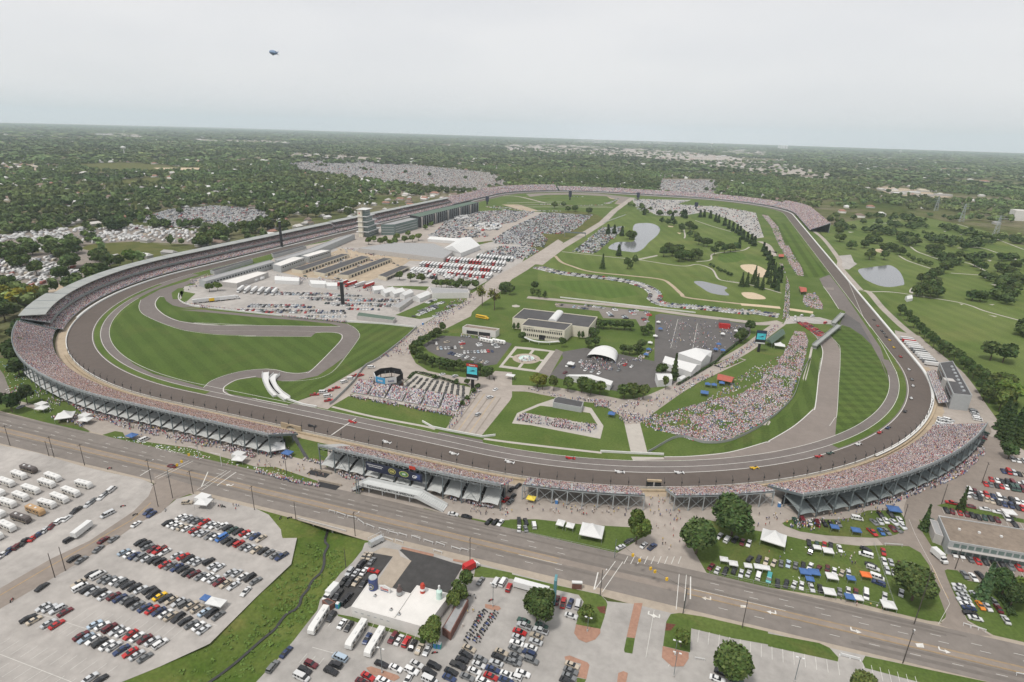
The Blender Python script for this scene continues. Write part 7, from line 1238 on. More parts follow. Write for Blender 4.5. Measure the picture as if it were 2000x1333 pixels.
tr('by the infield pond', 'r 920,730 1000,730 1100,750 1060,1000 850,1150', 5.2, 15, 'conifer', 'k'); tr('by the infield pond', 'r 1205,780/10/d 1275,1105/4.5 1180,1150/4.5 1220,1180/3.5', H=13); tr('in the pine clump by the infield pond', 'r 1650,1000 1720,950 1800,1000 1900,1030 1980,1050 1620,600 1700,620 1780,630 1880,680 1980,660 1760,990 1850,1060', 7, 13, tint='d'); tr('along the infield camping edge', 'r 1390,490 1920,520 1760,560 s 70,490 100,500 240,490 280,490 340,500 390,530 420,540 480,570 520,600 560,620 600,640 630,660 660,700 700,720 740,740 770,760 620,780', 5, 15, 'conifer', 'k')
tr('in the wood inside the golf loop', 's 130,600 180,620 140,680 200,700 230,740 280,760 310,760 60,620 30,820 100,880 160,880 200,860 230,880 420,790 480,820 540,810 590,800 380,840', 6.5, 12, tint='d'); tr('in the dark pine line by the sand bed', 's 860,820 880,860 910,900 930,950 950,990 970,1040 1000,1070 1020,1110 1030,1060 900,1060 920,1120 960,1160 1000,1180 780,1070 760,1120 700,1140 650,1140 800,1150 850,1170', 4.6, 13, 'conifer', 'k'); tr('in the shrub row on the golf slope', 's 340,985 370,1000 410,1020 440,1040 480,1050 510,1070 540,1080', 3, 5, tint='d')
tr('in the far infield', 'r 220,400 340,390 400,450 500,440 670,470', 8, 13); tr('on the plaza beside the tiered tower', 'p 1130,860 1200,840 1280,870 1340,850 1410,890 1500,810 1480,870 1600,840 1700,830 1780,810 1650,770 1870,690 1950,650', 5.5, 10, tint='b'); tr('at the lower end of the pit suites', 'j 290,400 370,390', 4.5, 8, tint='b')
tr('outside the left turn stand', 'i 150,540 130,600 110,700 130,790 130,850 80,760 e 190,265/4.5 70,330/5 -30,330/4', 6.5, 11, tint='k'); tr('among the campers outside the left turn', 't 690,860/11/d 100,860/8/d 150,980/12/y 60,960/8/y 350,950/7/y 580,750/10 650,640/11 700,620/10 600,560/11 520,530/11 700,500/12 480,500/11 960,570/11 1060,630/10 1000,600/11 870,720/10 1000,720/9 890,760/8/b 1280,590/9/b 1160,640/7 250,520/11 300,510/11 60,560/11 150,640/10 200,620/11 340,700/8 1100,290/14/k 1200,270/13 1060,270/13 1960,450/10 20,1120/9 -60,1050/10', H=15, tint='d')
tr('behind the covered front straight stand', 'u 200,840 260,820 340,780 400,740 440,760 740,700 700,710 620,700 920,600 1020,680 860,680 1070,560 1250,560 1330,560 1400,540 1470,540 1560,520 1650,560 1700,500 1600,480', 11, 17, tint='n')
def place_tree(px, py, R, H, kind, tint, zone):
    p = G(px, py, H*.55 if kind == 'round' else H*.45); d = np.linalg.norm(p-CAM_C); z = ztop(p[0], p[1]); ob = bpy.data.objects.new({'conifer': 'conifer_tree', 'sparse': 'bare_tree'}.get(kind, 'tree'), None); link(ob, None, (p[0], p[1], z), random.uniform(0, 6.28))
    me = random.choice(CROWNS.get((kind, 2 if (d < 330 and R > 4) else 1), CROWNS.get((kind, 1)))); c = link(bpy.data.objects.new('crown', me), ob); tn = np.array(TINT[tint])*random.uniform(.85, 1.2)*np.array([random.uniform(.92, 1.1), 1, random.uniform(.9, 1.05)]); c.color = (*tn, 1)
    if kind == 'conifer': c.scale = (R, R, H/3.3); c.location = (0, 0, H/3.3+.5)
    else: vz = max(R*.85, (H-1.2)/2*.95); vz = min(vz, H*.52); c.scale = (R, R, vz); c.location = (0, 0, H-vz*.98)
    t = link(bpy.data.objects.new('trunk', TRUNK[kind]), ob); t.scale = (R*.9, R*.9, H*.62)
    reg(ob, zone, {'k': 'dark', 'd': 'deep green', 'n': 'green', 'b': 'bright green', 'y': 'yellowish', 's': 'blue green', 'o': 'brownish'}[tint]+(' conifer' if kind == 'conifer' else ' leafless tree' if kind == 'sparse' else ' tree'), 'tree', 'trees '+zone)
TREES.sort(key=lambda t: -t[2]/np.linalg.norm(G(t[0], t[1])-CAM_C)); print('trees', len(TREES))
for t in TREES[:292]: place_tree(t[0], t[1], t[2]*(1.25 if 'golf' in t[6] or 'pond' in t[6] else 1.1), t[3]*1.28, *t[4:])
# --- clipped hedges
for lab, s_, w_, h in (('clipped hedge along the back of the motorcycle yard', 'f 1190,165 1250,118 1400,150 1580,205', 1.6, 1.4), ('dark hedge along the marked lot and the bank road', 'g 1280,225 1150,270 1060,290 m 320,880', 1.6, 1.6), ('row of clipped bushes on the right corner grass', 'd 1790,640 1850,720 1910,830', 2.6, 1.8)):
    P = smooth(W(s_), 10) if 'marked' not in lab else [q[:2] for q in W('g 1290,215 1420,140 1600,30 m 60,1070 290,890')]; V = []; Q = []; B = []; g = np.random.default_rng(3); L_ = np.r_[0, np.cumsum([np.hypot(*(P[i+1]-P[i])) for i in range(len(P)-1)])]
    for i in range(int(L_[-1]*26)):
        d = g.uniform(0, L_[-1]); x, y = np.interp(d, L_, [p[0] for p in P]), np.interp(d, L_, [p[1] for p in P]); t = g.uniform(0, math.pi); leafq(V, Q, np.array([x+w_/2*math.cos(t)+g.normal(0, .1), y+w_/2*math.cos(t)*.5+g.normal(0, .3), .15+h*math.sin(t)**.6]), np.array([math.cos(t), 0, math.sin(t)])+g.normal(0, .5, 3), .34, g); B.append(g.uniform(.6, 1.2))
    tag(link(bpy.data.objects.new('hedge', npmesh('hedge', V, Q, ['leaf'], np.array(B)[:, None]*GRN*np.array([[.7,.8,.9]])))), lab, 'hedge')
# --- woods: value noise decides where trees and houses stand
def vnoise(x, y, sc, seed=0):
    x, y = np.asarray(x)/sc, np.asarray(y)/sc; xi, yi = np.floor(x).astype(int), np.floor(y).astype(int); fx, fy = x-xi, y-yi; fx, fy = fx*fx*(3-2*fx), fy*fy*(3-2*fy)
    h = lambda a, b: ((np.sin(a*127.1+b*311.7+seed*74.7)*43758.5453) % 1.0)
    return (h(xi, yi)*(1-fx)+h(xi+1, yi)*fx)*(1-fy)+(h(xi, yi+1)*(1-fx)+h(xi+1, yi+1)*fx)*fy
PB = [(P, lo, hi) for z, P, lo, hi in PATCHES if np.prod(hi-lo) > 60]
def free(x, y, marg=48, patches=True):
    hx, hy = OW/2, OL/2; dx, dy = np.abs(x)-hx, np.abs(y)-hy; d = np.hypot(np.maximum(dx, 0), np.maximum(dy, 0))-OR; ok = d > marg
    if patches:
        for P, lo, hi in PB:
            k = np.where(ok & (x > lo[0]) & (x < hi[0]) & (y > lo[1]) & (y < hi[1]))[0]
            if len(k): ok[k[inside(P, x[k], y[k])]] = False
    return ok & (y > -775+.0*x)
def fan(d0, d1, sp):
    """jittered ring grid over the land the camera could see (and a margin)"""
    out = []; d = d0
    while d < d1:
        n = int(d*1.95/sp); a = YAW+np.linspace(-.975, .975, max(n, 2))+RNG.uniform(-.5, .5, max(n, 2))*sp/d; r = d+RNG.uniform(-.5, .5, len(a))*sp; out.append(np.column_stack([CAM_C[0]+r*np.sin(a), CAM_C[1]+r*np.cos(a)])); d += sp
    return np.concatenate(out)
def clearing(x, y):
    """fraction of tree cover 0..1"""
    a = vnoise(x, y, 420, 1)*.55+vnoise(x, y, 150, 2)*.45; b = vnoise(x, y, 1500, 5); return np.clip((a-.22+(b-.45)*.35)/.25, 0, 1)
CLEAR = [[p[:2] for p in W(s_)] for s_ in ('z 985,283 1100,283 1220,290 1330,296 1420,306 1530,322 1640,343 1600,350 1480,338 1330,318 1180,304 990,296', 'z 575,300 700,306 780,312 700,316 560,308', 'z 0,318 60,322 140,326 60,334 0,336', 'z 1690,360 1800,372 1860,386 1760,388', 'z 200,262 270,264 270,268 190,267', 'z 380,272 560,277 560,281 400,278', 'z 1130,272 1310,278 1310,284 1120,279', 'z 1420,292 1500,296 1490,304 1420,300')]
def woods(name, label, d0, d1, sp, tpl_n, R0, H0, leaf, keep=1.0, marg=48, seed=0, patches=True):
    P = fan(d0, d1, sp); x, y = P[:, 0], P[:, 1]; k = free(x, y, marg, patches); c = clearing(x, y)
    for Q_ in CLEAR: k &= ~inside(Q_, x, y) | (RNG.random(len(x)) < .30)
    k &= RNG.random(len(x)) < c*keep; x, y = x[k], y[k]; N = len(x); print(name, d0, N)
    tpls = [crown(tpl_n, 'round', True, leaf, 50+seed+i) for i in range(3)]; grp = RNG.integers(0, 3, N); Vs = []; Qs = []; Cs = []; off = 0
    tone = .62+.8*vnoise(x, y, 260, 8); warm = vnoise(x, y, 90, 9)
    for i, (tv, tq, tb) in enumerate(tpls):
        j = np.where(grp == i)[0]; n = len(j)
        if not n: continue
        R = R0*RNG.uniform(.6, 1.25, n); H = H0*RNG.uniform(.65, 1.2, n); a = RNG.uniform(0, 6.28, n); c_, s_ = np.cos(a), np.sin(a); V = np.empty((n, len(tv), 3)); V[..., 0] = (tv[None, :, 0]*c_[:, None]-tv[None, :, 1]*s_[:, None])*R[:, None]+x[j][:, None]; V[..., 1] = (tv[None, :, 0]*s_[:, None]+tv[None, :, 1]*c_[:, None])*R[:, None]+y[j][:, None]; V[..., 2] = np.maximum(tv[None, :, 2]*(H*.48)[:, None]+(H*.55)[:, None], .2)
        col = GRN*np.array([1.0, .98, 1.05])*tone[j][:, None]*1.4*RNG.uniform(.65, 1.35, (n, 1))*np.column_stack([.85+.35*warm[j], np.ones(n), np.full(n, 1.05)]); C = col[:, None, :]*tb[None, :, None]
        Vs.append(V.reshape(-1, 3)); Qs.append((tq[None]+(np.arange(n)*len(tv))[:, None, None]).reshape(-1, 4)+off); Cs.append(C.reshape(-1, 3)); off += n*len(tv)
    ob = link(bpy.data.objects.new(name, npmesh(name, np.concatenate(Vs), np.concatenate(Qs), ['leaf'], np.concatenate(Cs)))); stuff(ob, label)
rest = TREES[292:]
woods('woods', 'leafy neighbourhood trees just beyond the stands', 560, 1500, 14, 70, 7.4, 15, .30, .58)
woods('woods', 'leafy neighbourhood trees in the middle distance', 1500, 3000, 17.5, 30, 8.8, 14, .42, .60, seed=3)
woods('woods', 'far wooded land beyond the oval', 3000, 7000, 34, 12, 18, 14, .55, .62, seed=6, patches=False)
woods('woods', 'woods reaching to the skyline', 7000, 23500, 110, 8, 60, 17, .6, .78, seed=9, patches=False)
if rest:
    for s_, n_ in (('z 265,428 330,410 420,402 500,408 540,420 530,440 440,450 300,442 265,428', 42), ('z 555,315 640,308 760,318 960,338 1000,362 930,378 700,352 580,335 555,315', 120), ('z 1290,350 1400,351 1398,388', 26), ('t 300,480 800,490 900,335 500,325 0,400', 24), ('t 1330,300 1900,330', 14), ('z 620,325 900,350', 16), ('r 1300,420 1560,540 2000,560', 14), ('z 1000,366 1080,362 1290,368', 26)):   # ragged edges of the car parks
        Q_ = W(s_)
        for k in range(n_): i = random.randrange(len(Q_)-1); p = Q_[i]+(Q_[i+1]-Q_[i])*random.random(); r_ = random.uniform(5, 9); p = p+RNG.normal(0, 14, 3); X_ = PX(np.array([p[0], p[1], 7.0])); rest.append((X_[0], X_[1], r_, r_*1.7, 'round', random.choice('ddnnb'), ''))
    g_ = W('z 1620,440 1700,425 1850,425 2000,470 2100,560 2000,700 1930,560 1760,470 1660,480')
    for x, y in (lambda Q_: Q_[vnoise(Q_[:, 0], Q_[:, 1], 60, 6) > .52])(RNG.uniform(np.min(g_, 0)[:2], np.max(g_, 0)[:2], (900, 2))):
        if inside([q[:2] for q in g_], [x], [y])[0]: r_ = random.uniform(5, 8.5); X_ = PX(np.array([x, y, r_*.85])); rest.append((X_[0], X_[1], r_, r_*1.7, 'round', random.choice('dddn'), ''))
    con = [t for t in rest if t[4] == 'conifer']; rest = [t for t in rest if t[4] != 'conifer']
    tv, tq, tb = crown(160, 'conifer', True, .30, 78); n = len(con); P = []
    for t in con: p = G(t[0], t[1], t[3]*.5); P.append((p[0], p[1], t[3]/3.2))
    S = np.array([(t[2]*1.25, t[2]*1.25, t[3]/2.9) for t in con]); C = np.array([np.array(TINT[t[5]])*GRN*.8 for t in con])[:, None, :]*tb[None, :, None]; stuff(scatter('woods', tv, tq, np.array(P), RNG.uniform(0, 6.28, n), S, C, 'leaf'), 'far conifers along the infield golf loop')
    tv, tq, tb = crown(120, 'round', True, .26, 77); n = len(rest); P = []; S = []
    for t in rest: p = G(t[0], t[1], t[3]*.5); P.append((p[0], p[1], t[3]*.5)); S.append((t[2], t[2], t[3]*.5))
    C = np.array([np.array(TINT[t[5]])*GRN for t in rest])[:, None, :]*tb[None, :, None]; stuff(scatter('woods', tv, tq, np.array(P), RNG.uniform(0, 6.28, n), np.array(S), C, 'leaf'), 'small far trees inside and beside the oval')
# --- houses: the nearest 280 one by one, the rest as stuff
mk('house_wall', None, .85, var=.05, src='obj'); mk('house_roof', None, .9, var=.1, src='obj'); mk('far_house', None, .85, var=0, src='col')
P = np.concatenate([fan(600, 1500, 34), fan(1500, 3200, 50)]); x, y = P[:, 0], P[:, 1]; k = free(x, y, 70) & (RNG.random(len(x)) < np.where(x > 380, .10, .6)); x, y = x[k], y[k]; d = np.hypot(x-CAM_C[0], y-CAM_C[1]); o_ = np.argsort(d); x, y = x[o_], y[o_]
m = MB(); m.box((0,0,0), (12, 8, 3.2), 'house_wall'); HWALL = m.mesh('wall'); m = MB(); m.add([(-6.6,-4.6,3.0),(6.6,-4.6,3.0),(6.6,4.6,3.0),(-6.6,4.6,3.0),(-5.2,0,5.6),(5.2,0,5.6)], [(0,1,5,4),(2,3,4,5),(1,2,5),(3,0,4),(3,2,1,0)], 'house_roof'); HROOF = m.mesh('roof')
ROOFS = [('grey', (.30,.29,.28)), ('pale', (.50,.48,.45)), ('brown', (.20,.15,.12)), ('white', (.60,.60,.58)), ('reddish', (.30,.16,.12))]
for i in range(min(280, len(x))):
    r = bpy.data.objects.new('house', None); link(r, None, (x[i], y[i], 0), random.choice((.1, 1.67))+random.gauss(0, .1)); r.scale = (random.uniform(.8, 1.5),)+(random.uniform(.9, 1.2),)*2; nm, c = random.choice(ROOFS+[ROOFS[3], ROOFS[1]])
    w_ = link(bpy.data.objects.new('wall', HWALL), r); w_.color = (*(np.array([.5,.48,.45])*random.uniform(.5, 1.1)), 1); q = link(bpy.data.objects.new('roof', HROOF), r); q.color = (*(np.array(c)*random.uniform(.85, 1.1)), 1)
    side = 'left of the front straight' if x[i] < -380 else ('beyond the far oval end' if y[i] > 700 else 'right of the back straight'); reg(r, 'among trees '+side, nm+' roofed house', 'house', 'houses among the trees')
HT, HQ, HI = boxes_t([(-6,6,-4,4,0,3.2,1), (-6.4,6.4,-4.4,4.4,3.2,5.6,.35)])
def house_mass(xs, ys, k, label):
    n = len(xs); C = np.zeros((n, len(HI), 3)); C[:, HI == 0] = (np.array([.6,.58,.54])*RNG.uniform(.6, 1.2, (n, 1)))[:, None]; rc = np.array([c for _, c in ROOFS]+[ROOFS[3][1]])[RNG.integers(0, 6, n)]; C[:, HI == 1] = rc[:, None]; stuff(scatter('houses', HT, HQ, np.column_stack([xs, ys, np.zeros(n)]), RNG.choice([.1, 1.67], n), RNG.uniform(.8, 1.6, (n, 1))*np.array([[k, k, 1.0]]), C, 'far_house'), label)
house_mass(x[280:], y[280:], 1.15, 'mass of houses among the far trees')
P = fan(3200, 9000, 150); kk = (RNG.random(len(P)) < .5) & (vnoise(P[:, 0], P[:, 1], 900, 4) > .32); house_mass(P[kk, 0], P[kk, 1], 2.2, 'tiny roofs scattered through the distant woods')
# --- distant halls and sheds along the pale strips
wn = 0
for i, Q_ in enumerate(CLEAR):
    Q_ = np.array(Q_); lo, hi = Q_.min(0), Q_.max(0); c0 = Q_.mean(0); dist = np.hypot(*(c0-CAM_C[:2])); n = 26 if i == 0 else 6
    for k in range(n*6):
        if k >= n*6 or wn > 90: break
        p = RNG.uniform(lo, hi)
        if not inside(Q_, [p[0]], [p[1]])[0] or RNG.random() > .35: continue
        s = dist/9000; r = bpy.data.objects.new('warehouse', None); link(r, None, (p[0], p[1], 0), random.choice((.1, 1.67))); m = MB(); L_, D_ = random.uniform(60, 170)*max(.4, s), random.uniform(40, 80)*max(.4, s); m.box((0,0,0), (L_, D_, random.uniform(8, 12)*max(.5, s)), 'concrete_wall'); m.obj('wall', r); m = MB(); m.box((0,0,9*max(.5, s)), (L_*.98, D_*.98, 3.4*max(.5, s)), random.choice(('roof_white', 'tent_side', 'roof_grey', 'beige_wall'))); m.obj('roof', r); reg(r, ('on the long pale strip near the skyline', 'in the pale clearings beyond the left woods')[min(i, 1)] if i in (0, 1, 2) else 'in the pale far clearings', 'pale warehouse', 'warehouse', 'far warehouses'); wn += 1
    mkname = 'dirt' if i in (2, 3) else 'pavement'; sheet('pale_clearing', mkname, 1, Q_)
# ================================================================ PEOPLE, POLES, SMALL THINGS
mk('skin', (.45,.27,.19), .7, var=0); mk('hair', (.05,.035,.025), .8, var=0); mk('shirt', None, .9, var=0, src='obj'); mk('trousers', (.06,.07,.10), .9, var=0); mk('shorts', (.30,.26,.20), .9, var=0); mk('cap_white', (.7,.7,.68), .8, var=0)
def person_mesh(pose, seed):
    """one continuous skinned body; materials by height"""
    st = .20 if pose == 'walk' else .04; J = [((0,0,.95),.135),((0,.0,1.18),.15),((0,.01,1.40),.16),((0,0,1.50),.065),((0,-.01,1.60),.085),((0,-.02,1.70),.095),((0,-.01,1.78),.06)]
    E_ = [(0,1),(1,2),(2,3),(3,4),(4,5),(5,6)]
    for s in (-1, 1):
        b = len(J); sw = st*s; J += [((s*.10,0,.88),.10),((s*.105,-sw*.6,.48),.065),((s*.11,sw*(.7 if sw > 0 else 1.1),.09),.045),((s*.115,sw-.13,.04),.04)]; E_ += [(0,b),(b,b+1),(b+1,b+2),(b+2,b+3)]
        b = len(J); el = -.22 if pose == 'hold' else -sw*.5; J += [((s*.20,.01,1.40),.062),((s*.27,.03+sw*.3,1.14),.045),((s*.26,el-.06,.95 if pose != 'hold' else 1.18),.035),((s*.255,el-.10,.86 if pose != 'hold' else 1.22),.032)]; E_ += [(2,b),(b,b+1),(b+1,b+2),(b+2,b+3)]
    me = bpy.data.meshes.new('p'); me.from_pydata([j for j, _ in J], E_, []); ob = bpy.data.objects.new('p', me); COL.objects.link(ob); md = ob.modifiers.new('s', 'SKIN')
    for i, (_, r) in enumerate(J): me.skin_vertices[0].data[i].radius = (r, r*.8)
    me.skin_vertices[0].data[0].use_root = True; ob.modifiers.new('u', 'SUBSURF').levels = 1
    dg = bpy.context.evaluated_depsgraph_get(); out = bpy.data.meshes.new_from_object(ob.evaluated_get(dg)); bpy.data.objects.remove(ob); out.name = 'person'
    out.materials.clear(); leg = ('trousers', 'shorts')[seed % 2]; [out.materials.append(MATS[k]) for k in ('shirt', leg, 'skin', ('hair', 'cap_white')[seed // 2 % 2])]
    for p in out.polygons:
        z = p.center.z; x = abs(p.center.x)
        p.material_index = 3 if z > 1.69 or (z > 1.58 and p.center.y > .03) else 2 if z > 1.47 else (0 if (z > .96 and (x < .225 or z > 1.2)) else 2 if x > .215 and z > .7 else (1 if (seed % 2 == 0 or z > .5) else 2) if z > .09 else 3); p.use_smooth = True
    return out
PM = [person_mesh(p, s) for s, p in enumerate(('stand', 'walk', 'hold', 'walk', 'stand', 'hold', 'walk', 'stand'))]
SHN = [('white', (.76,.75,.73)), ('white', (.76,.75,.73)), ('red', (.45,.04,.04)), ('black', (.03,.03,.035)), ('grey', (.32,.32,.33)), ('blue', (.08,.16,.40)), ('navy', (.03,.05,.12)), ('yellow', (.62,.48,.10)), ('pink', (.60,.42,.42))]
def person(x, y, zone, rz=None):
    ob = link(bpy.data.objects.new('person', random.choice(PM)), None, (x, y, ztop(x, y)), random.uniform(0, 6.28) if rz is None else rz); ob.scale = (1.05,)*2+(random.uniform(.98, 1.1),); n, c = random.choice(SHN); ob.color = (*c, 1); reg(ob, zone, f'{n} shirted person', 'person', 'people '+zone)
def area_pts(s_, n, avoid=True):
    P = [q[:2] for q in W(s_)]; lo, hi = np.min(P, 0), np.max(P, 0); out = []
    while len(out) < n:
        q = RNG.uniform(lo, hi, (n*3, 2)); cl = vnoise(q[:, 0], q[:, 1], 7, 3); q = q[inside(P, q[:, 0], q[:, 1]) & (RNG.random(len(q)) < np.clip(cl*1.6-.2, .08, 1))]; out += [tuple(v) for v in q]
    return np.array(out[:n])
for zone, s_, n in (('on the walk below the left stand awnings', 'f 0,790 130,800 420,860 640,900 640,960 480,940 130,890 0,840', 40), ('on the walk behind the left turn stand', 'e 960,580 1300,600 1700,660 2000,760 2000,830 1800,780 1480,690 1180,650 980,610', 42), ('beside the lettered footbridge', 'f 700,980 800,980 860,1060 740,1050', 8), ('on the walk left of the low stand', 'f 1530,1120 1850,1180 2000,1180 2000,1250 1850,1250 1560,1190', 26), ('on the walk below the low stand', 'g 80,1130 500,1160 900,1180 900,1240 500,1230 80,1200', 52), ('at the tunnel road mouth', 'g 1060,1080 1230,1090 1320,1220 1320,1330 1080,1320', 36), ('on the gravel gate', 'c 1080,0 1310,0 1330,160 1360,300 1200,330 1090,170', 16), ('beside the two big trees', 'd -130,120 -90,20 100,20 60,110 -20,125', 16), ('on the walk behind the right turn stand', 'h 430,1230 780,1180 1000,1090 1080,1120 900,1230 700,1260', 34), ('on the street edge near the meadow', 'd 560,685 1080,800 1080,830 560,715', 8), ('in the bar lot', 'b 1600,740 1720,640 1720,900 1620,960', 5), ('on the lot corner by the street', 'e 1680,1130 1900,1160 1920,1220 1700,1200', 5), ('on the camping meadow grass', 'd 0,320 300,340 680,330 680,420 300,390 0,380', 12)):
    for x, y in area_pts(s_, n): person(x, y, zone)
# --- crowds too dense to count
STAND_T, STAND_Q, STAND_I = boxes_t([(-.22,.22,-.13,.15,.75,1.45,.85), (-.11,.11,-.1,.12,1.45,1.74,.8), (-.18,.18,-.12,.12,0,.75,1.05)])
def throng(label, polys, seated=False, k=1.0):
    pts = np.concatenate([area_pts(s_, n) for s_, n in polys]); N = len(pts); T = (SEAT_T, SEAT_Q, SEAT_I) if seated else (STAND_T, STAND_Q, STAND_I); z = np.array([ztop(*p) for p in pts]) if N < 5000 else np.full(N, .1)
    C = people_colors(N, T[2])
    if seated: m_ = RNG.random(N) < .14; C[m_] = (np.array([(.60,.60,.60),(.34,.08,.08),(.10,.15,.30),(.40,.34,.18),(.10,.18,.13),(.30,.30,.33)])[RNG.integers(0, 6, m_.sum())])[:, None]
    sc = np.column_stack([k*RNG.uniform(.9, 1.3, N), k*RNG.uniform(.9, 1.3, N), RNG.uniform(.9, 1.08, N)*(k**.5)])
    if seated: sc[m_] *= np.column_stack([RNG.uniform(1.2, 2.2, m_.sum()), RNG.uniform(1.2, 2.2, m_.sum()), RNG.uniform(.15, .7, m_.sum())])
    stuff(scatter('crowd', T[0], T[1], np.column_stack([pts, z]), RNG.uniform(0, 6.28, N), sc, C, 'crowd'), label)
throng('multicoloured crowd sitting on the grass bank inside the right turn', [('g 1005,490 1060,455 1180,430 1350,390 1600,320 1800,280 1900,200 2000,120 m 470,1330 560,1200 650,1060 720,920 760,840 860,850 890,930 870,1060 800,1330 h 230,130 180,310 80,420 0,470 g 2000,480 1850,560 1700,640 1550,660 1400,640 1250,590 1060,550', 8800), ('g 1500,340 1700,200 1900,60 m 400,1200 600,1080 640,1150 500,1330', 260)], True)
throng('crowd strip along the inner side of the right straight', [('m 640,0 700,0 740,80 830,220 850,300 790,290 730,200 690,110', 1500), ('s 840,500 900,510 1000,620 1060,780 1150,920 1240,1090 1180,1090 1110,980 1000,780 920,600', 3400), ('m 850,480 960,460 1030,580 1030,625 900,610 840,560', 700)], True, 1.25)
throng('people walking on the infield roads and plaza', [('m 640,740 660,560 680,300 610,180 640,180 710,400 710,740', 420), ('k 200,1110 430,930 700,740 900,560 1100,470 1150,520 900,700 700,860 520,1000 510,1060', 420), ('g 120,240 620,330 900,348 1200,270 1780,0 1790,30 1300,290 1090,440 1000,510 880,520 750,390 320,300', 300), ('g 850,430 1010,440 1000,500 880,510', 60), ('f 1480,555 1560,440 1720,230 1760,260 1620,420 1560,560', 90), ('l 1200,700 1600,740 2000,800 m 300,880 l 1850,1000 1700,1080 1300,1000', 220), ('l 480,1080 800,1110 1000,1150 m -600,1000 l 700,1250 400,1200', 260), ('g 620,330 730,330 740,380 640,385', 70), ('k 1000,870 1300,900 1300,920 1000,900', 90), ('k 1520,1090 1760,1100 1740,1140 1560,1140', 40), ('m 0,1180 480,860 560,780 620,790 520,880 50,1200', 200)])
throng('people in the paddock and pit lanes', [('i 1500,200 1640,150 j 480,330 300,380 100,420 i 1450,330', 260), ('j 60,560 200,590 450,620 640,620 640,640 200,610', 160), ('j 1000,690 1640,745 1640,760 1000,700', 160), ('j 900,300 1550,340 2000,420 k 400,480 0,470', 320), ('p 0,1250 780,1020 1400,1050 1300,1140 600,1300', 260), ('p 700,960 1700,1040 1750,1080 1200,1060', 160)])
throng('people thronging under the near grandstands', [('e 560,370 760,420 1100,520 1500,620 2000,740 2000,790 1500,670 1000,560 640,440', 620), ('e 400,470 640,440 700,500 640,540', 80), ('e 0,300 260,180 500,330 470,380 230,330', 60), ('f 620,890 850,940 850,960 700,950', 60), ('f 1500,1090 1860,1160 1860,1180 1520,1110', 130), ('f 0,880 300,960 500,1000 500,1015 300,980 0,900', 190), ('f 360,790 540,820 540,840 360,800', 60), ('f 20,700 260,720 300,800 60,780', 90), ('h 650,1180 1000,1080 1300,950 1500,850 1650,720 1700,740 1550,900 1300,1020 1000,1130', 420), ('h 1480,870 1690,760 1690,700 1600,720', 60), ('d 120,80 450,60 640,60 640,90 300,160 140,120', 60)])
# litter on the grass banks behind the left stand
LT, LQ, LI = boxes_t([(-.2,.2,-.15,.15,0,.08,.9)]); pts = np.concatenate([area_pts(s_, n) for s_, n in (('e 0,20 190,40 300,220 480,330 400,430 200,330 60,330', 160), ('e 820,600 980,620 1480,710 1900,830 f 150,880 480,970 e 1500,780', 200), ('d 0,200 600,300 700,600 0,560', 22))]); N = len(pts)
stuff(scatter('litter', LT, LQ, np.column_stack([pts, [ztop(*p) for p in pts]]), RNG.uniform(0, 6.28, N), np.repeat(RNG.uniform(.6, 1.7, (N, 1)), 3, 1), np.repeat((np.array([(.7,.7,.68),(.6,.6,.62),(.5,.1,.1),(.15,.25,.5)])[RNG.choice(4, N, p=[.6,.2,.1,.1])])[:, None], len(LI), 1), 'crowd'), 'pale litter and blankets on the grass banks')
# --- infield bleachers and motorcycles
def bleacher(label, s_, rows, z0, z1, n):
    a, b, c, d = (np.array(q[:2]) for q in W(s_)); T = thing('bleacher', label, 'grandstand'); m = MB()
    for r in range(rows):
        t0, t1 = r/rows, (r+1)/rows; za, zb = z0+(z1-z0)*t0, z0+(z1-z0)*t1; p0, p1, p2, p3 = a+(d-a)*t0, b+(c-b)*t0, b+(c-b)*t1, a+(d-a)*t1; m.quad((*p0, za), (*p1, za), (*p1, zb), (*p0, zb), 'deck'); m.quad((*p0, zb), (*p1, zb), (*p2, zb), (*p3, zb), 'deck')
    m.obj('seating_deck', T); m = MB(); m.beam((*d, z1+.8), (*c, z1+.8), .1, .1, 'steel'); m.beam((*d, 0), (*d, z1+.8), .15, .15, 'steel'); m.beam((*c, 0), (*c, z1+.8), .15, .15, 'steel'); m.obj('back_rail', T)
    L_ = np.hypot(*(b-a)); P = []
    for r in range(rows):
        for u in np.arange(.4, L_-.3, .56):
            if random.random() < .88: t = (r+.45)/rows; q = (a+(b-a)*u/L_)*(1-t)+(d+(c-d)*u/L_)*t; P.append((*q, z0+(z1-z0)*(r+1)/rows))
    return np.array(P), math.atan2((b-a)[1], (b-a)[0])
BL = []; FA, FB_, FC, FD = (np.array(q[:2]) for q in W('f 738,268 1580,425 1615,350 800,212'))
for i in range(6):
    t0, t1 = i/6+.008, (i+1)/6-.008; q4 = [FA+(FB_-FA)*t0, FA+(FB_-FA)*t1, FD+(FC-FD)*t1, FD+(FC-FD)*t0]; s4 = 'z '+' '.join('%.2f,%.2f' % PX(np.array([*q, 0])) for q in q4); BL.append(bleacher(('leftmost', 'second', 'third', 'fourth', 'fifth', 'rightmost')[i]+' low bleacher in front of the motorcycle yard', s4, 12, .5, 4.2, 0))
P = np.concatenate([b[0] for b in BL]); R = np.concatenate([np.full(len(b[0]), b[1]) for b in BL]); stuff(scatter('crowd', SEAT_T, SEAT_Q, P, R, RNG.uniform(.95, 1.1, (len(P), 1))*np.ones((1, 3)), people_colors(len(P), SEAT_I), 'crowd'), 'spectators on the low bleachers facing the track')
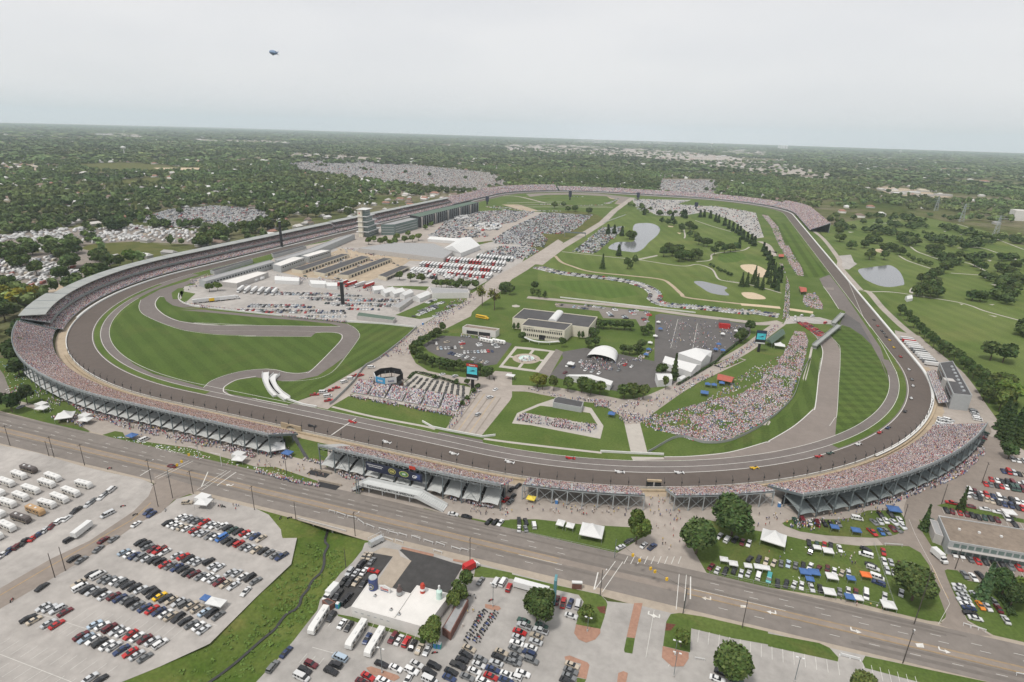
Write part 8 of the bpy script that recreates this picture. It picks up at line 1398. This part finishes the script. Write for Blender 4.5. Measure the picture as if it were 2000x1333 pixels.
throng('people on the grass below the bleachers and at the picnic rows', [('f 740,290 1580,435 1540,460 720,310', 300), ('f 880,150 960,160 1100,230 1060,250 880,200', 110), ('g 70,440 400,490 660,530 650,590 30,490', 420), ('g 640,330 760,350 740,390 640,380', 60)])
a, b = W('g 320,385 460,395')[:2]; SUr, sa, sb, sn = SU; P = []; 
for r in range(5):
    for u in np.arange(.6, np.hypot(*(sb-sa)), .6):
        if random.random() < .8: q = sa+(sb-sa)/np.hypot(*(sb-sa))*u+sn*(1.5+r); P.append((q[0]+SUr.location[0], q[1]+SUr.location[1], 4.65-.42*r))
P = np.array(P); stuff(scatter('crowd', SEAT_T, SEAT_Q, P, np.full(len(P), math.atan2(sn[1], sn[0])+math.pi/2), RNG.uniform(.95, 1.1, (len(P), 1))*np.ones((1, 3)), people_colors(len(P), SEAT_I), 'crowd'), 'spectators on the deck of the suite building')
mb = MB(); mb.box((0,0,.45), (1.0,.28,.4), 'race_paint', top=(.8,.7)); mb.box((-.5,0,.72), (.7,.32,.14), 'fence_post'); mb.beam((.62,-.38,1.05), (.62,.38,1.05), .05, .05, 'chrome'); mb.beam((.62,0,1.05), (.8,0,.3), .07, .07, 'chrome'); MBODY = mb.mesh('body'); mb = MB(); mb.tube((0,-.06,0), (0,.06,0), .32, 'tyre', 10); MW = mb.mesh('wheel')
def motorcycle(p, rz, zone):
    r = bpy.data.objects.new('motorcycle', None); link(r, None, (p[0], p[1], ztop(p[0], p[1])), rz); q = link(bpy.data.objects.new('body', MBODY), r); n, c = random.choice((('black', (.02,.02,.022)), ('black', (.02,.02,.022)), ('silver', (.4,.4,.42)), ('red', (.35,.03,.03)), ('blue', (.05,.08,.25)))); q.color = (*c, 1)
    for x in (-.75, .8): link(bpy.data.objects.new('wheel', MW), r, (x, 0, .32))
    reg(r, zone, n+' motorcycle', 'motorcycle', 'motorcycles parked '+zone)
for s0, n in (('b 1790,775 1640,1020', 11), ('b 1880,790 1700,1020', 11), ('b 1760,800 1650,990', 9), ('b 1845,815 1730,1010', 9)):
    a, b = W(s0)
    for i in range(n): motorcycle(a+(b-a)*i/(n-1)+RNG.normal(0, .15, 3), random.gauss(-.35, .12), 'in the bar lot rows')
for s_, z_ in (('b 1835,690', 'by the small brick bed'), ('b 1395,1100', 'by the teal toilets'), ('a 90,690', 'on the lane edge at left'), ('e 1055,1222', 'on the side lane'), ('e 960,1155', 'at the motorhome lot edge'), ('e 855,860', 'at the motorhome lot edge'), ('b 190,45', 'at the creek corner of the street'), ('b 262,45', 'at the creek corner of the street'), ('e 1720,1150', 'by the white booth'), ('e 1745,1160', 'by the white booth'), ('e 1290,1185', 'near the blue cars'), ('b 1660,660', 'beside the patio shed'), ('b 1710,660', 'beside the patio shed')): motorcycle(W1(s_, .5), random.uniform(0, 6), z_)
MT, MQ, MI = boxes_t([(-1.0,1.0,-.14,.14,.05,.75,.7), (.45,.6,-.38,.38,.75,1.1,.9)]); P = []
for i in range(10):
    a, b = W('f %.0f,%.0f %.0f,%.0f' % (1260+i*40, 150+i*8, 1150+i*52, 248+i*13)); n = int(np.hypot(*(b-a)[:2])/1.05)
    for k in range(n):
        if random.random() < .9: P.append(a+(b-a)*k/n+RNG.normal(0, .12, 3)*np.array([1, 1, 0]))
P = np.array(P); P[:, 2] = .09; C = np.repeat((RNG.uniform(.015, .09, (len(P), 1))*np.ones((1, 3)))[:, None], len(MI), 1); stuff(scatter('motorcycles', MT, MQ, P, RNG.normal(.1, .2, len(P)), np.ones((len(P), 3)), C, 'stuff_car'), 'dense rows of dark motorcycles in the yard behind the bleachers')
# --- poles, lamps, signals, barriers
mk('pole_wood', (.075,.065,.058), .9, var=.15)
def pole(label, s_, h, arm=True, lamp=False, base=None):
    p = GZ(s_); T = thing('utility_pole', label, 'pole', tuple(p)); m = MB(); m.tube((0,0,0), (0,0,h), .17, 'pole_wood', 7, .11); m.obj('post', T)
    if arm: m = MB(); m.beam((0,-1.2,h-.7), (0,1.2,h-.7), .12, .14, 'pole_wood'); m.obj('cross_arm', T)
    if lamp: m = MB(); m.beam((0,0,h*.82), (1.0,1.9,h*.9), .08, .08, 'steel_light'); m.box((1.1,2.1,h*.89), (.35,.6,.16), 'tent_white'); m.obj('lamp_arm', T)
    return T
for lab, s_, h, a_, l_ in (('leftmost utility pole along the near side of the wide street', 'e 80,685', 12, 1, 1), ('utility pole in front of the motorhome lot, right of a shorter one', 'e 423,775', 12, 1, 0), ('short pole in front of the motorhome lot', 'e 383,765', 8.5, 0, 0), ('utility pole above the row of white motorhomes', 'e 662,838', 12, 1, 0), ('utility pole at the corner of the motorhome lot', 'e 1185,975', 13, 1, 1), ('utility pole left of the side lane mouth', 'e 1236,1160', 12, 1, 0), ('utility pole right of the side lane mouth', 'e 1350,1095', 12, 1, 0), ('utility pole above the white booth', 'e 1510,1060', 12.5, 1, 0), ('utility pole at the top of the creekside lot', 'e 1988,1185', 12.5, 1, 0), ('left pole of the pair beside the side lane', 'a 430,515', 11, 0, 0), ('right pole of the pair beside the side lane', 'a 512,462', 11, 0, 0), ('street pole above the creek bridge', 'b 775,190', 12, 1, 1), ('street pole at the red truck corner of the bar lot', 'b 1672,400', 12, 1, 0), ('street pole beside the left crosswalk', 'c 688,660', 12, 0, 1), ('street pole beside the right crosswalk', 'c 1335,795', 12, 1, 0), ('street pole on the verge right of the right crosswalk', 'c 1797,905', 12, 1, 0), ('street pole by the right turn bay', 'd 1052,1185', 14, 1, 1), ('pole on the grass corner by the hotel lane', 'd 1140,880', 24, 0, 0), ('pole at the left end of the hotel lane', 'd 1460,450', 10, 0, 0), ('pole beside the oval meadow', 'h 1050,1290', 10, 1, 0), ('tall pole beside the bend behind the right stand', 'h 1670,975', 12, 1, 0), ('pole behind the arched stand awnings', 'h 1355,1140', 11, 0, 0), ('lamp pole on the walk at the creek footbridge', 'f 240,905', 9, 0, 0), ('street pole by the creek corner lot', 'f 312,1260', 9, 0, 0), ('thin pole on the creek bank grass', 'b 702,440', 9, 0, 0)): pole(lab, s_, h, a_, l_)
def lot_lamp(label, s_, h=10):
    p = GZ(s_); T = thing('lot_lamp', label, 'lamp', tuple(p)); m = MB(); m.tube((0,0,0), (0,0,.8), .3, 'concrete_wall', 8); m.tube((0,0,.8), (0,0,h), .1, 'steel', 6); m.obj('post', T)
    for x in (-.9, .9): m = MB(); m.beam((0,0,h), (x,0,h), .07, .07, 'steel'); m.box((x,0,h-.1), (.8,.45,.18), 'tent_white'); m.obj('lamp_head', T)
for lab, s_ in (('double headed lot lamp below the white motorhomes', 'b 985,1260'), ('double headed lot lamp on the small brick bed', 'b 1850,740'), ('double headed lot lamp on the left bricked island', 'c 588,935'), ('double headed lot lamp on the right bricked island', 'c 1273,1120'), ('double headed lot lamp in the right parking bay', 'd 205,1330'), ('double headed lamp at the lot edge by the crosswalk', 'c 1262,1290')): lot_lamp(lab, s_, 6 if 'bricked' in lab else 10)
mb = MB(); mb.box((0,0,.85), (2.4,.12,.3), 'tent_white'); BRAIL = mb.mesh('rail'); mb = MB(); mb.beam((0,-.35,0), (0,0,1.0), .1, .06, 'tent_white'); mb.beam((0,.35,0), (0,0,1.0), .1, .06, 'tent_white'); BLEG = mb.mesh('leg')
def barrier(s_, zone):
    P = W(s_); a, b = P[0], P[1]; c = (a+b)/2; r = bpy.data.objects.new('barricade', None); link(r, None, (c[0], c[1], ztop(c[0], c[1])), math.atan2((b-a)[1], (b-a)[0])); L_ = np.hypot(*(b-a)[:2]); q = link(bpy.data.objects.new('rail', BRAIL), r); q.scale = (L_/2.4, 1, 1)
    for x in (-.45, .45): link(bpy.data.objects.new('leg', BLEG), r, (x*L_, 0, 0))
    reg(r, zone, 'white barricade', 'barricade', 'white street barricades')
for s_ in ('b 570,0 620,12','b 630,15 700,40','b 715,45 785,60','b 795,70 845,105','b 865,110 925,135','b 960,140 1030,160','b 1035,165 1110,185','b 1115,180 1180,200','b 1215,200 1285,225','b 1310,230 1385,255','b 1405,250 1475,275','b 1525,285 1600,310','b 1000,210 1070,235','b 1090,230 1150,250','b 1385,310 1455,330','b 1600,300 1660,315'): barrier(s_, 'in the street line')
for s_ in ('d 1520,885 1580,905','d 1580,905 1640,920','d 1640,920 1700,940','c 1425,1155 1505,1170','d 905,262 1050,272','d 1930,1275 2010,1290','A 1050,955 1070,955'): barrier(s_, 'at the lot entrances')
p = GZ('d 640,1150'); T = thing('long_barrier', 'long white plank barrier across the drive between two verges', 'barricade', tuple(p), .1); a, b = W('d 562,1125 715,1165'); c = (a+b)/2; T.location = (c[0], c[1], ztop(c[0], c[1])); T.rotation_euler = (0, 0, math.atan2((b-a)[1], (b-a)[0])); m = MB(); m.box((0,0,.35), (np.hypot(*(b-a)[:2]), .25, .9), 'tent_white'); m.obj('plank', T); [(lambda mm: (mm.box((x,0,0), (.3,.9,.35), 'tent_white'), mm.obj('foot', T)))(MB()) for x in (-3, 0, 3)]
def signals(label, s0, s1, heads):
    a, b = GZ(s0), GZ(s1); T = thing('traffic_signal', label, 'traffic signal'); m = MB(); m.tube(tuple(a), (a[0], a[1], 9), .14, 'steel', 6); m.obj('left_post' if False else 'post', T); m = MB(); m.tube(tuple(b), (b[0], b[1], 9), .14, 'steel', 6); m.obj('post', T); m = MB(); P = [a+(b-a)*t+np.array([0,0,8.6-1.2*math.sin(math.pi*t)]) for t in np.linspace(0, 1, 9)]; [m.tube(P[i], P[i+1], .035, 'fence_post', 4) for i in range(8)]; m.obj('span_wire', T)
    for t in heads: q = a+(b-a)*t+np.array([0,0,7.4-1.2*math.sin(math.pi*t)]); m = MB(); m.box(tuple(q), (.9,.6,1.2), 'signal_yellow', .5); m.obj('signal_head', T)
signals('yellow signal heads on a wire over the right crossing', 'c 800,360', 'c 1345,760', (.26, .36, .52, .58, .74)); signals('signal heads on a wire over the left crossing', 'e 1557,795', 'e 1330,1000', (.3, .55, .7))
for lab, s_ in (('white signal mast on the grass strip left of the booth tent', 'e 1558,795'), ('white signal mast on the grass strip beside the booth tent', 'e 1733,845')): p = GZ(s_); T = thing('signal_mast', lab, 'pole', tuple(p)); m = MB(); m.tube((0,0,0), (0,0,7), .13, 'tent_white', 6); m.obj('post', T); m = MB(); m.beam((0,0,6.8), (-5,-1,7.2), .12, .12, 'tent_white'); m.obj('arm', T)
def toilet(label, s_, mat, rz=.1):
    p = GZ(s_); T = thing('portable_toilet', label, 'toilet', tuple(p), rz); m = MB(); m.box((0,0,0), (1.2,1.2,2.1), mat); m.obj('cabin', T); m = MB(); m.box((0,0,2.1), (1.25,1.25,.22), 'tent_white', top=(.7,.7)); m.obj('roof', T); m = MB(); m.box((0,-.62,.15), (.8,.04,1.8), 'porta_blue'); m.obj('door', T)
for lab, s_, mt in (('left teal portable toilet at the bar corner', 'b 1402,1060', 'porta_teal'), ('right teal portable toilet at the bar corner', 'b 1432,1065', 'porta_teal'), ('green portable toilet in the dark bar yard', 'b 640,750', 'porta_teal'), ('blue portable toilet under the low stand by the yellow canopy', 'g 348,1135', 'porta_blue'), ('blue portable toilet at the corner of the arched stand', 'h 85,1160', 'porta_blue'), ('large blue box cabin by the paddock wall corner', 'k 630,775', 'porta_blue')): toilet(lab, s_, mt)
p = GZ('b 1665,455'); T = thing('red_truck', 'red canvas topped truck at the street corner of the bar lot', 'truck', tuple(p), 1.0); m = MB(); m.box((0,0,.9), (5,2.6,2.4), 'red_paint', top=(.92,.92)); m.obj('cargo_cover', T); m = MB(); side_body(m, [(2.55,.5),(2.55,2.4),(3.5,2.3),(3.9,1.4),(4.5,1.3),(4.5,.5)], 1.1, 1.0, 'vehicle_white'); m.obj('cab', T); [link(bpy.data.objects.new('wheel', WH_B), T, (x, s*1.1, .48)) for x in (-1.6, 3.4) for s in (-1, 1)]
p = GZ('b 940,250'); T = thing('rocket_float', 'silver parade float trailer with a railed top by the street', 'trailer', tuple(p), 1.1); m = MB(); m.box((0,0,.7), (6.5,2.4,1.8), 'can_silver', top=(.9,.8)); m.obj('body', T); m = MB(); [m.beam((x, y, 2.4), (x, y, 3.9), .1, .1, 'tent_white') for x in (-3, -1, 1, 3) for y in (-.9, .9)]; [m.beam((-3, y, 3.9), (3, y, 3.9), .1, .1, 'tent_white') for y in (-.9, .9)]; m.obj('railing', T); [link(bpy.data.objects.new('wheel', WH_B), T, (x, s*1.15, .48)) for x in (-1.6, 1.6) for s in (-1, 1)]
p = GZ('k 1215,715'); T = thing('school_bus', 'yellow bus truck on the grass by the bare trees', 'truck', tuple(p), -.15); m = MB(); side_body(m, [(-7,.6),(-7,3),(3.8,3),(4.4,1.9),(6,1.7),(6,.6)], 1.2, 1.15, 'logo_yellow' if False else 'signal_yellow'); m.obj('body', T); m = MB(); [m.box((-1.8, s*1.17, 1.9), (9.5, .06, .6), 'car_glass') for s in (-1, 1)]; m.obj('windows', T); [link(bpy.data.objects.new('wheel', WH_B), T, (x, s*1.1, .48)) for x in (-4.5, 4.6) for s in (-1, 1)]
for lab, s_ in (('left white coach in the lot beside the garden', 'k 1250,945'), ('right white coach in the lot beside the garden', 'k 1370,955')): motorhome(tuple(GZ(s_)), -.12, 'x', (.78,.78,.76), 'x', 1.25, 'coach', 'bus'); ob = REG.pop()[0]; ob['label'] = lab; ob['group'] = 'white coaches'
# safety trucks on the inner service road
for s_, c in (('f 458,280','R'),('f 525,262','W'),('f 573,250','R'),('f 625,228','R'),('f 688,182','W'),('f 740,157','W'),('f 780,130','R'),('f 815,130','R'),('f 900,68','W'),('f 560,292','W'),('f 568,325','R')): p = W1(s_, 1); vehicle('van' if c == 'W' else 'pickup truck', CC[c][1], (p[0], p[1], ztop(p[0], p[1])), random.uniform(.4, 1.2), 'on the inner service road', 'service trucks', CC[c][0])
a, b = W('m 830,755 1030,880')
for i in range(14):
    for k in (-1, 1):
        if k == 1 and i % 3 == 0: continue
        p = a+(b-a)*i/13; vehicle('pickup truck' if i % 4 == 0 else 'sedan', CC['R' if i % 5 else 'M'][1], (p[0]+k*2.2, p[1]+k*2.0, ztop(p[0], p[1])), math.atan2((b-a)[1], (b-a)[0])+math.pi/2+k*.5, 'by the runoff bridge', 'red pace cars', 'red' if i % 5 else 'maroon')
for s_, c in (('f 1455,125','W'),('f 1555,140','S'),('f 1870,243','W'),('f 1827,305','S'),('f 1735,438','S'),('g 1412,208','W'),('m 765,700','W'),('m 765,730','W'),('m 830,685','W'),('m 935,690','W'),('m 1060,755','R')): p = W1(s_, .7); vehicle('SUV' if c == 'S' else 'van' if 'm' in s_ else 'sedan', CC[c][1], (p[0], p[1], ztop(p[0], p[1])), random.uniform(.9, 1.4), 'on the infield roads', 'cars on the infield roads', CC[c][0])
# fence round the camping meadow and by the bright tree
def chain_fence(label, s_, h=1.8):
    P = [q[:2] for q in W(s_)]; T = thing('chain_fence', label, 'fence'); m = MB(); [m.beam((*P[i], h), (*P[i+1], h), .07, .07, 'fence_grey') for i in range(len(P)-1)]; [m.beam((*P[i], h*.5), (*P[i+1], h*.5), .04, .04, 'fence_grey') for i in range(len(P)-1)]; m.obj('rails', T)
    for i in range(len(P)-1):
        n = max(1, int(np.hypot(*(P[i+1]-P[i]))/4.5))
        for k in range(n): q = P[i]+(P[i+1]-P[i])*k/n; m = MB(); m.tube((*q, 0), (*q, h), .06, 'fence_grey', 5); m.obj('post', T)
chain_fence('chain fence along the street side of the camping meadow', 'c 1540,490 d 0,590 600,682 980,770'); chain_fence('chain fence round the grass of the left peaked tent', 'c 0,160 560,280 800,335 1080,150'); chain_fence('pale fence dividing the camping meadow from the grass triangle', 'd 825,255 1000,780', 1.2)
for lab, s_, rz in (('white winged insect like sign at the lot entrance, left', 'c 505,600', 0),): p = GZ(s_); T = thing('entrance_sign', 'white topped brick entrance sign on the verge right of the teal slab', 'sign', tuple(p), .3); m = MB(); m.box((0,0,0), (3.6,.9,2.6), 'brick_wall'); m.obj('base', T); m = MB(); m.box((0,0,2.6), (3.9,1.2,.5), 'tent_white'); m.obj('cap', T)
# creek side growth
V = []; Q = []; B = []; g = np.random.default_rng(8); CP = np.array(CREEK)
for i in range(1200):
    q = CP[g.integers(0, len(CP)-1)]+g.normal(0, 5.5, 2)
    if q[1] > -842 or q[1] < -950: continue
    d = float(creek_d(np.array([q[0]]), np.array([q[1]]))[0])
    if d < 1.0 or ztop(q[0], q[1]) > 0: continue
    z = -3.2*max(0, min(1, 1-(d-1.2)/15.0))**1.3; s = g.uniform(.25, .8)
    for k in range(4): leafq(V, Q, np.array([q[0], q[1], z+s*.4])+g.normal(0, .35, 3)*np.array([1,1,.4]), np.array([0,-.3,1])+g.normal(0, .6, 3), s*.6, g); B.append(g.uniform(1.1, 1.4))
stuff(link(bpy.data.objects.new('undergrowth', npmesh('undergrowth', V, Q, ['leaf'], np.array(B)[:, None]*GRN*np.array([[1.05,1.15,.8]])))), 'rough weeds along the creek banks')
# ================================================================ HAZE
m = bpy.data.materials.new('haze'); m.use_nodes = True; t = m.node_tree; t.nodes.clear(); o = t.nodes.new('ShaderNodeOutputMaterial'); v = t.nodes.new('ShaderNodeVolumePrincipled'); v.inputs['Density'].default_value = 5.2e-5; v.inputs['Color'].default_value = (.80,.91,1.0,1); t.links.new(v.outputs[0], o.inputs['Volume']); MATS['haze'] = m
mb = MB(); mb.box((0, 8000, -5), (60000, 44000, 620), 'haze'); hz = mb.obj('haze'); hz['kind'] = 'stuff'; hz['label'] = 'pale summer haze over the whole land'
# ================================================================ finish: ground sheets, labels
flush_sheets()
def ordinal(n): return {1: 'first', 2: 'second', 3: 'third', 4: 'fourth', 5: 'fifth', 6: 'sixth', 7: 'seventh', 8: 'eighth', 9: 'ninth', 10: 'tenth', 11: 'eleventh', 12: 'twelfth'}.get(n, str(n)+('th' if 10 <= n % 100 <= 20 else {1: 'st', 2: 'nd', 3: 'rd'}.get(n % 10, 'th')))
CARS = sorted((r for r in REG if r[0].get('category') == 'car'), key=lambda r: np.linalg.norm(np.array(r[0].location)-CAM_C))[300:]   # past the 300 nearest, one mass
if CARS:
    n = len(CARS); P = np.array([r[0].location for r in CARS]); R = np.array([r[0].rotation_euler.z for r in CARS]); K = np.array([[c.color[:3] for c in r[0].children if c.name.startswith('body')][0] for r in CARS]); C = np.zeros((n, len(CAR_I), 3)); C[:] = K[:, None]; C[:, CAR_I == 1] = (.03, .034, .038)
    stuff(scatter('parked_cars', CAR_T, CAR_Q, P, R, np.ones((n, 3)), C, 'stuff_car'), 'cars parked round the right turn stand and inside the oval'); gone = {r[0].name for r in CARS}; REG = [r for r in REG if r[0].name not in gone]
    for r in CARS:
        for c in list(r[0].children): bpy.data.objects.remove(c)
        bpy.data.objects.remove(r[0])
BY = {}
for ob, zone, desc in REG: BY.setdefault((zone, desc), []).append(ob)
for (zone, desc), L_ in BY.items():
    L_.sort(key=lambda ob: PX(np.array(ob.location))[0]); n = len(L_)
    for i, ob in enumerate(L_):
        ob['label'] = f'{desc} {zone}' if n == 1 else (f'leftmost {desc} {zone}' if i == 0 else f'rightmost {desc} {zone}' if i == n-1 else f'{ordinal(i+1)} {desc} from the left {zone}')
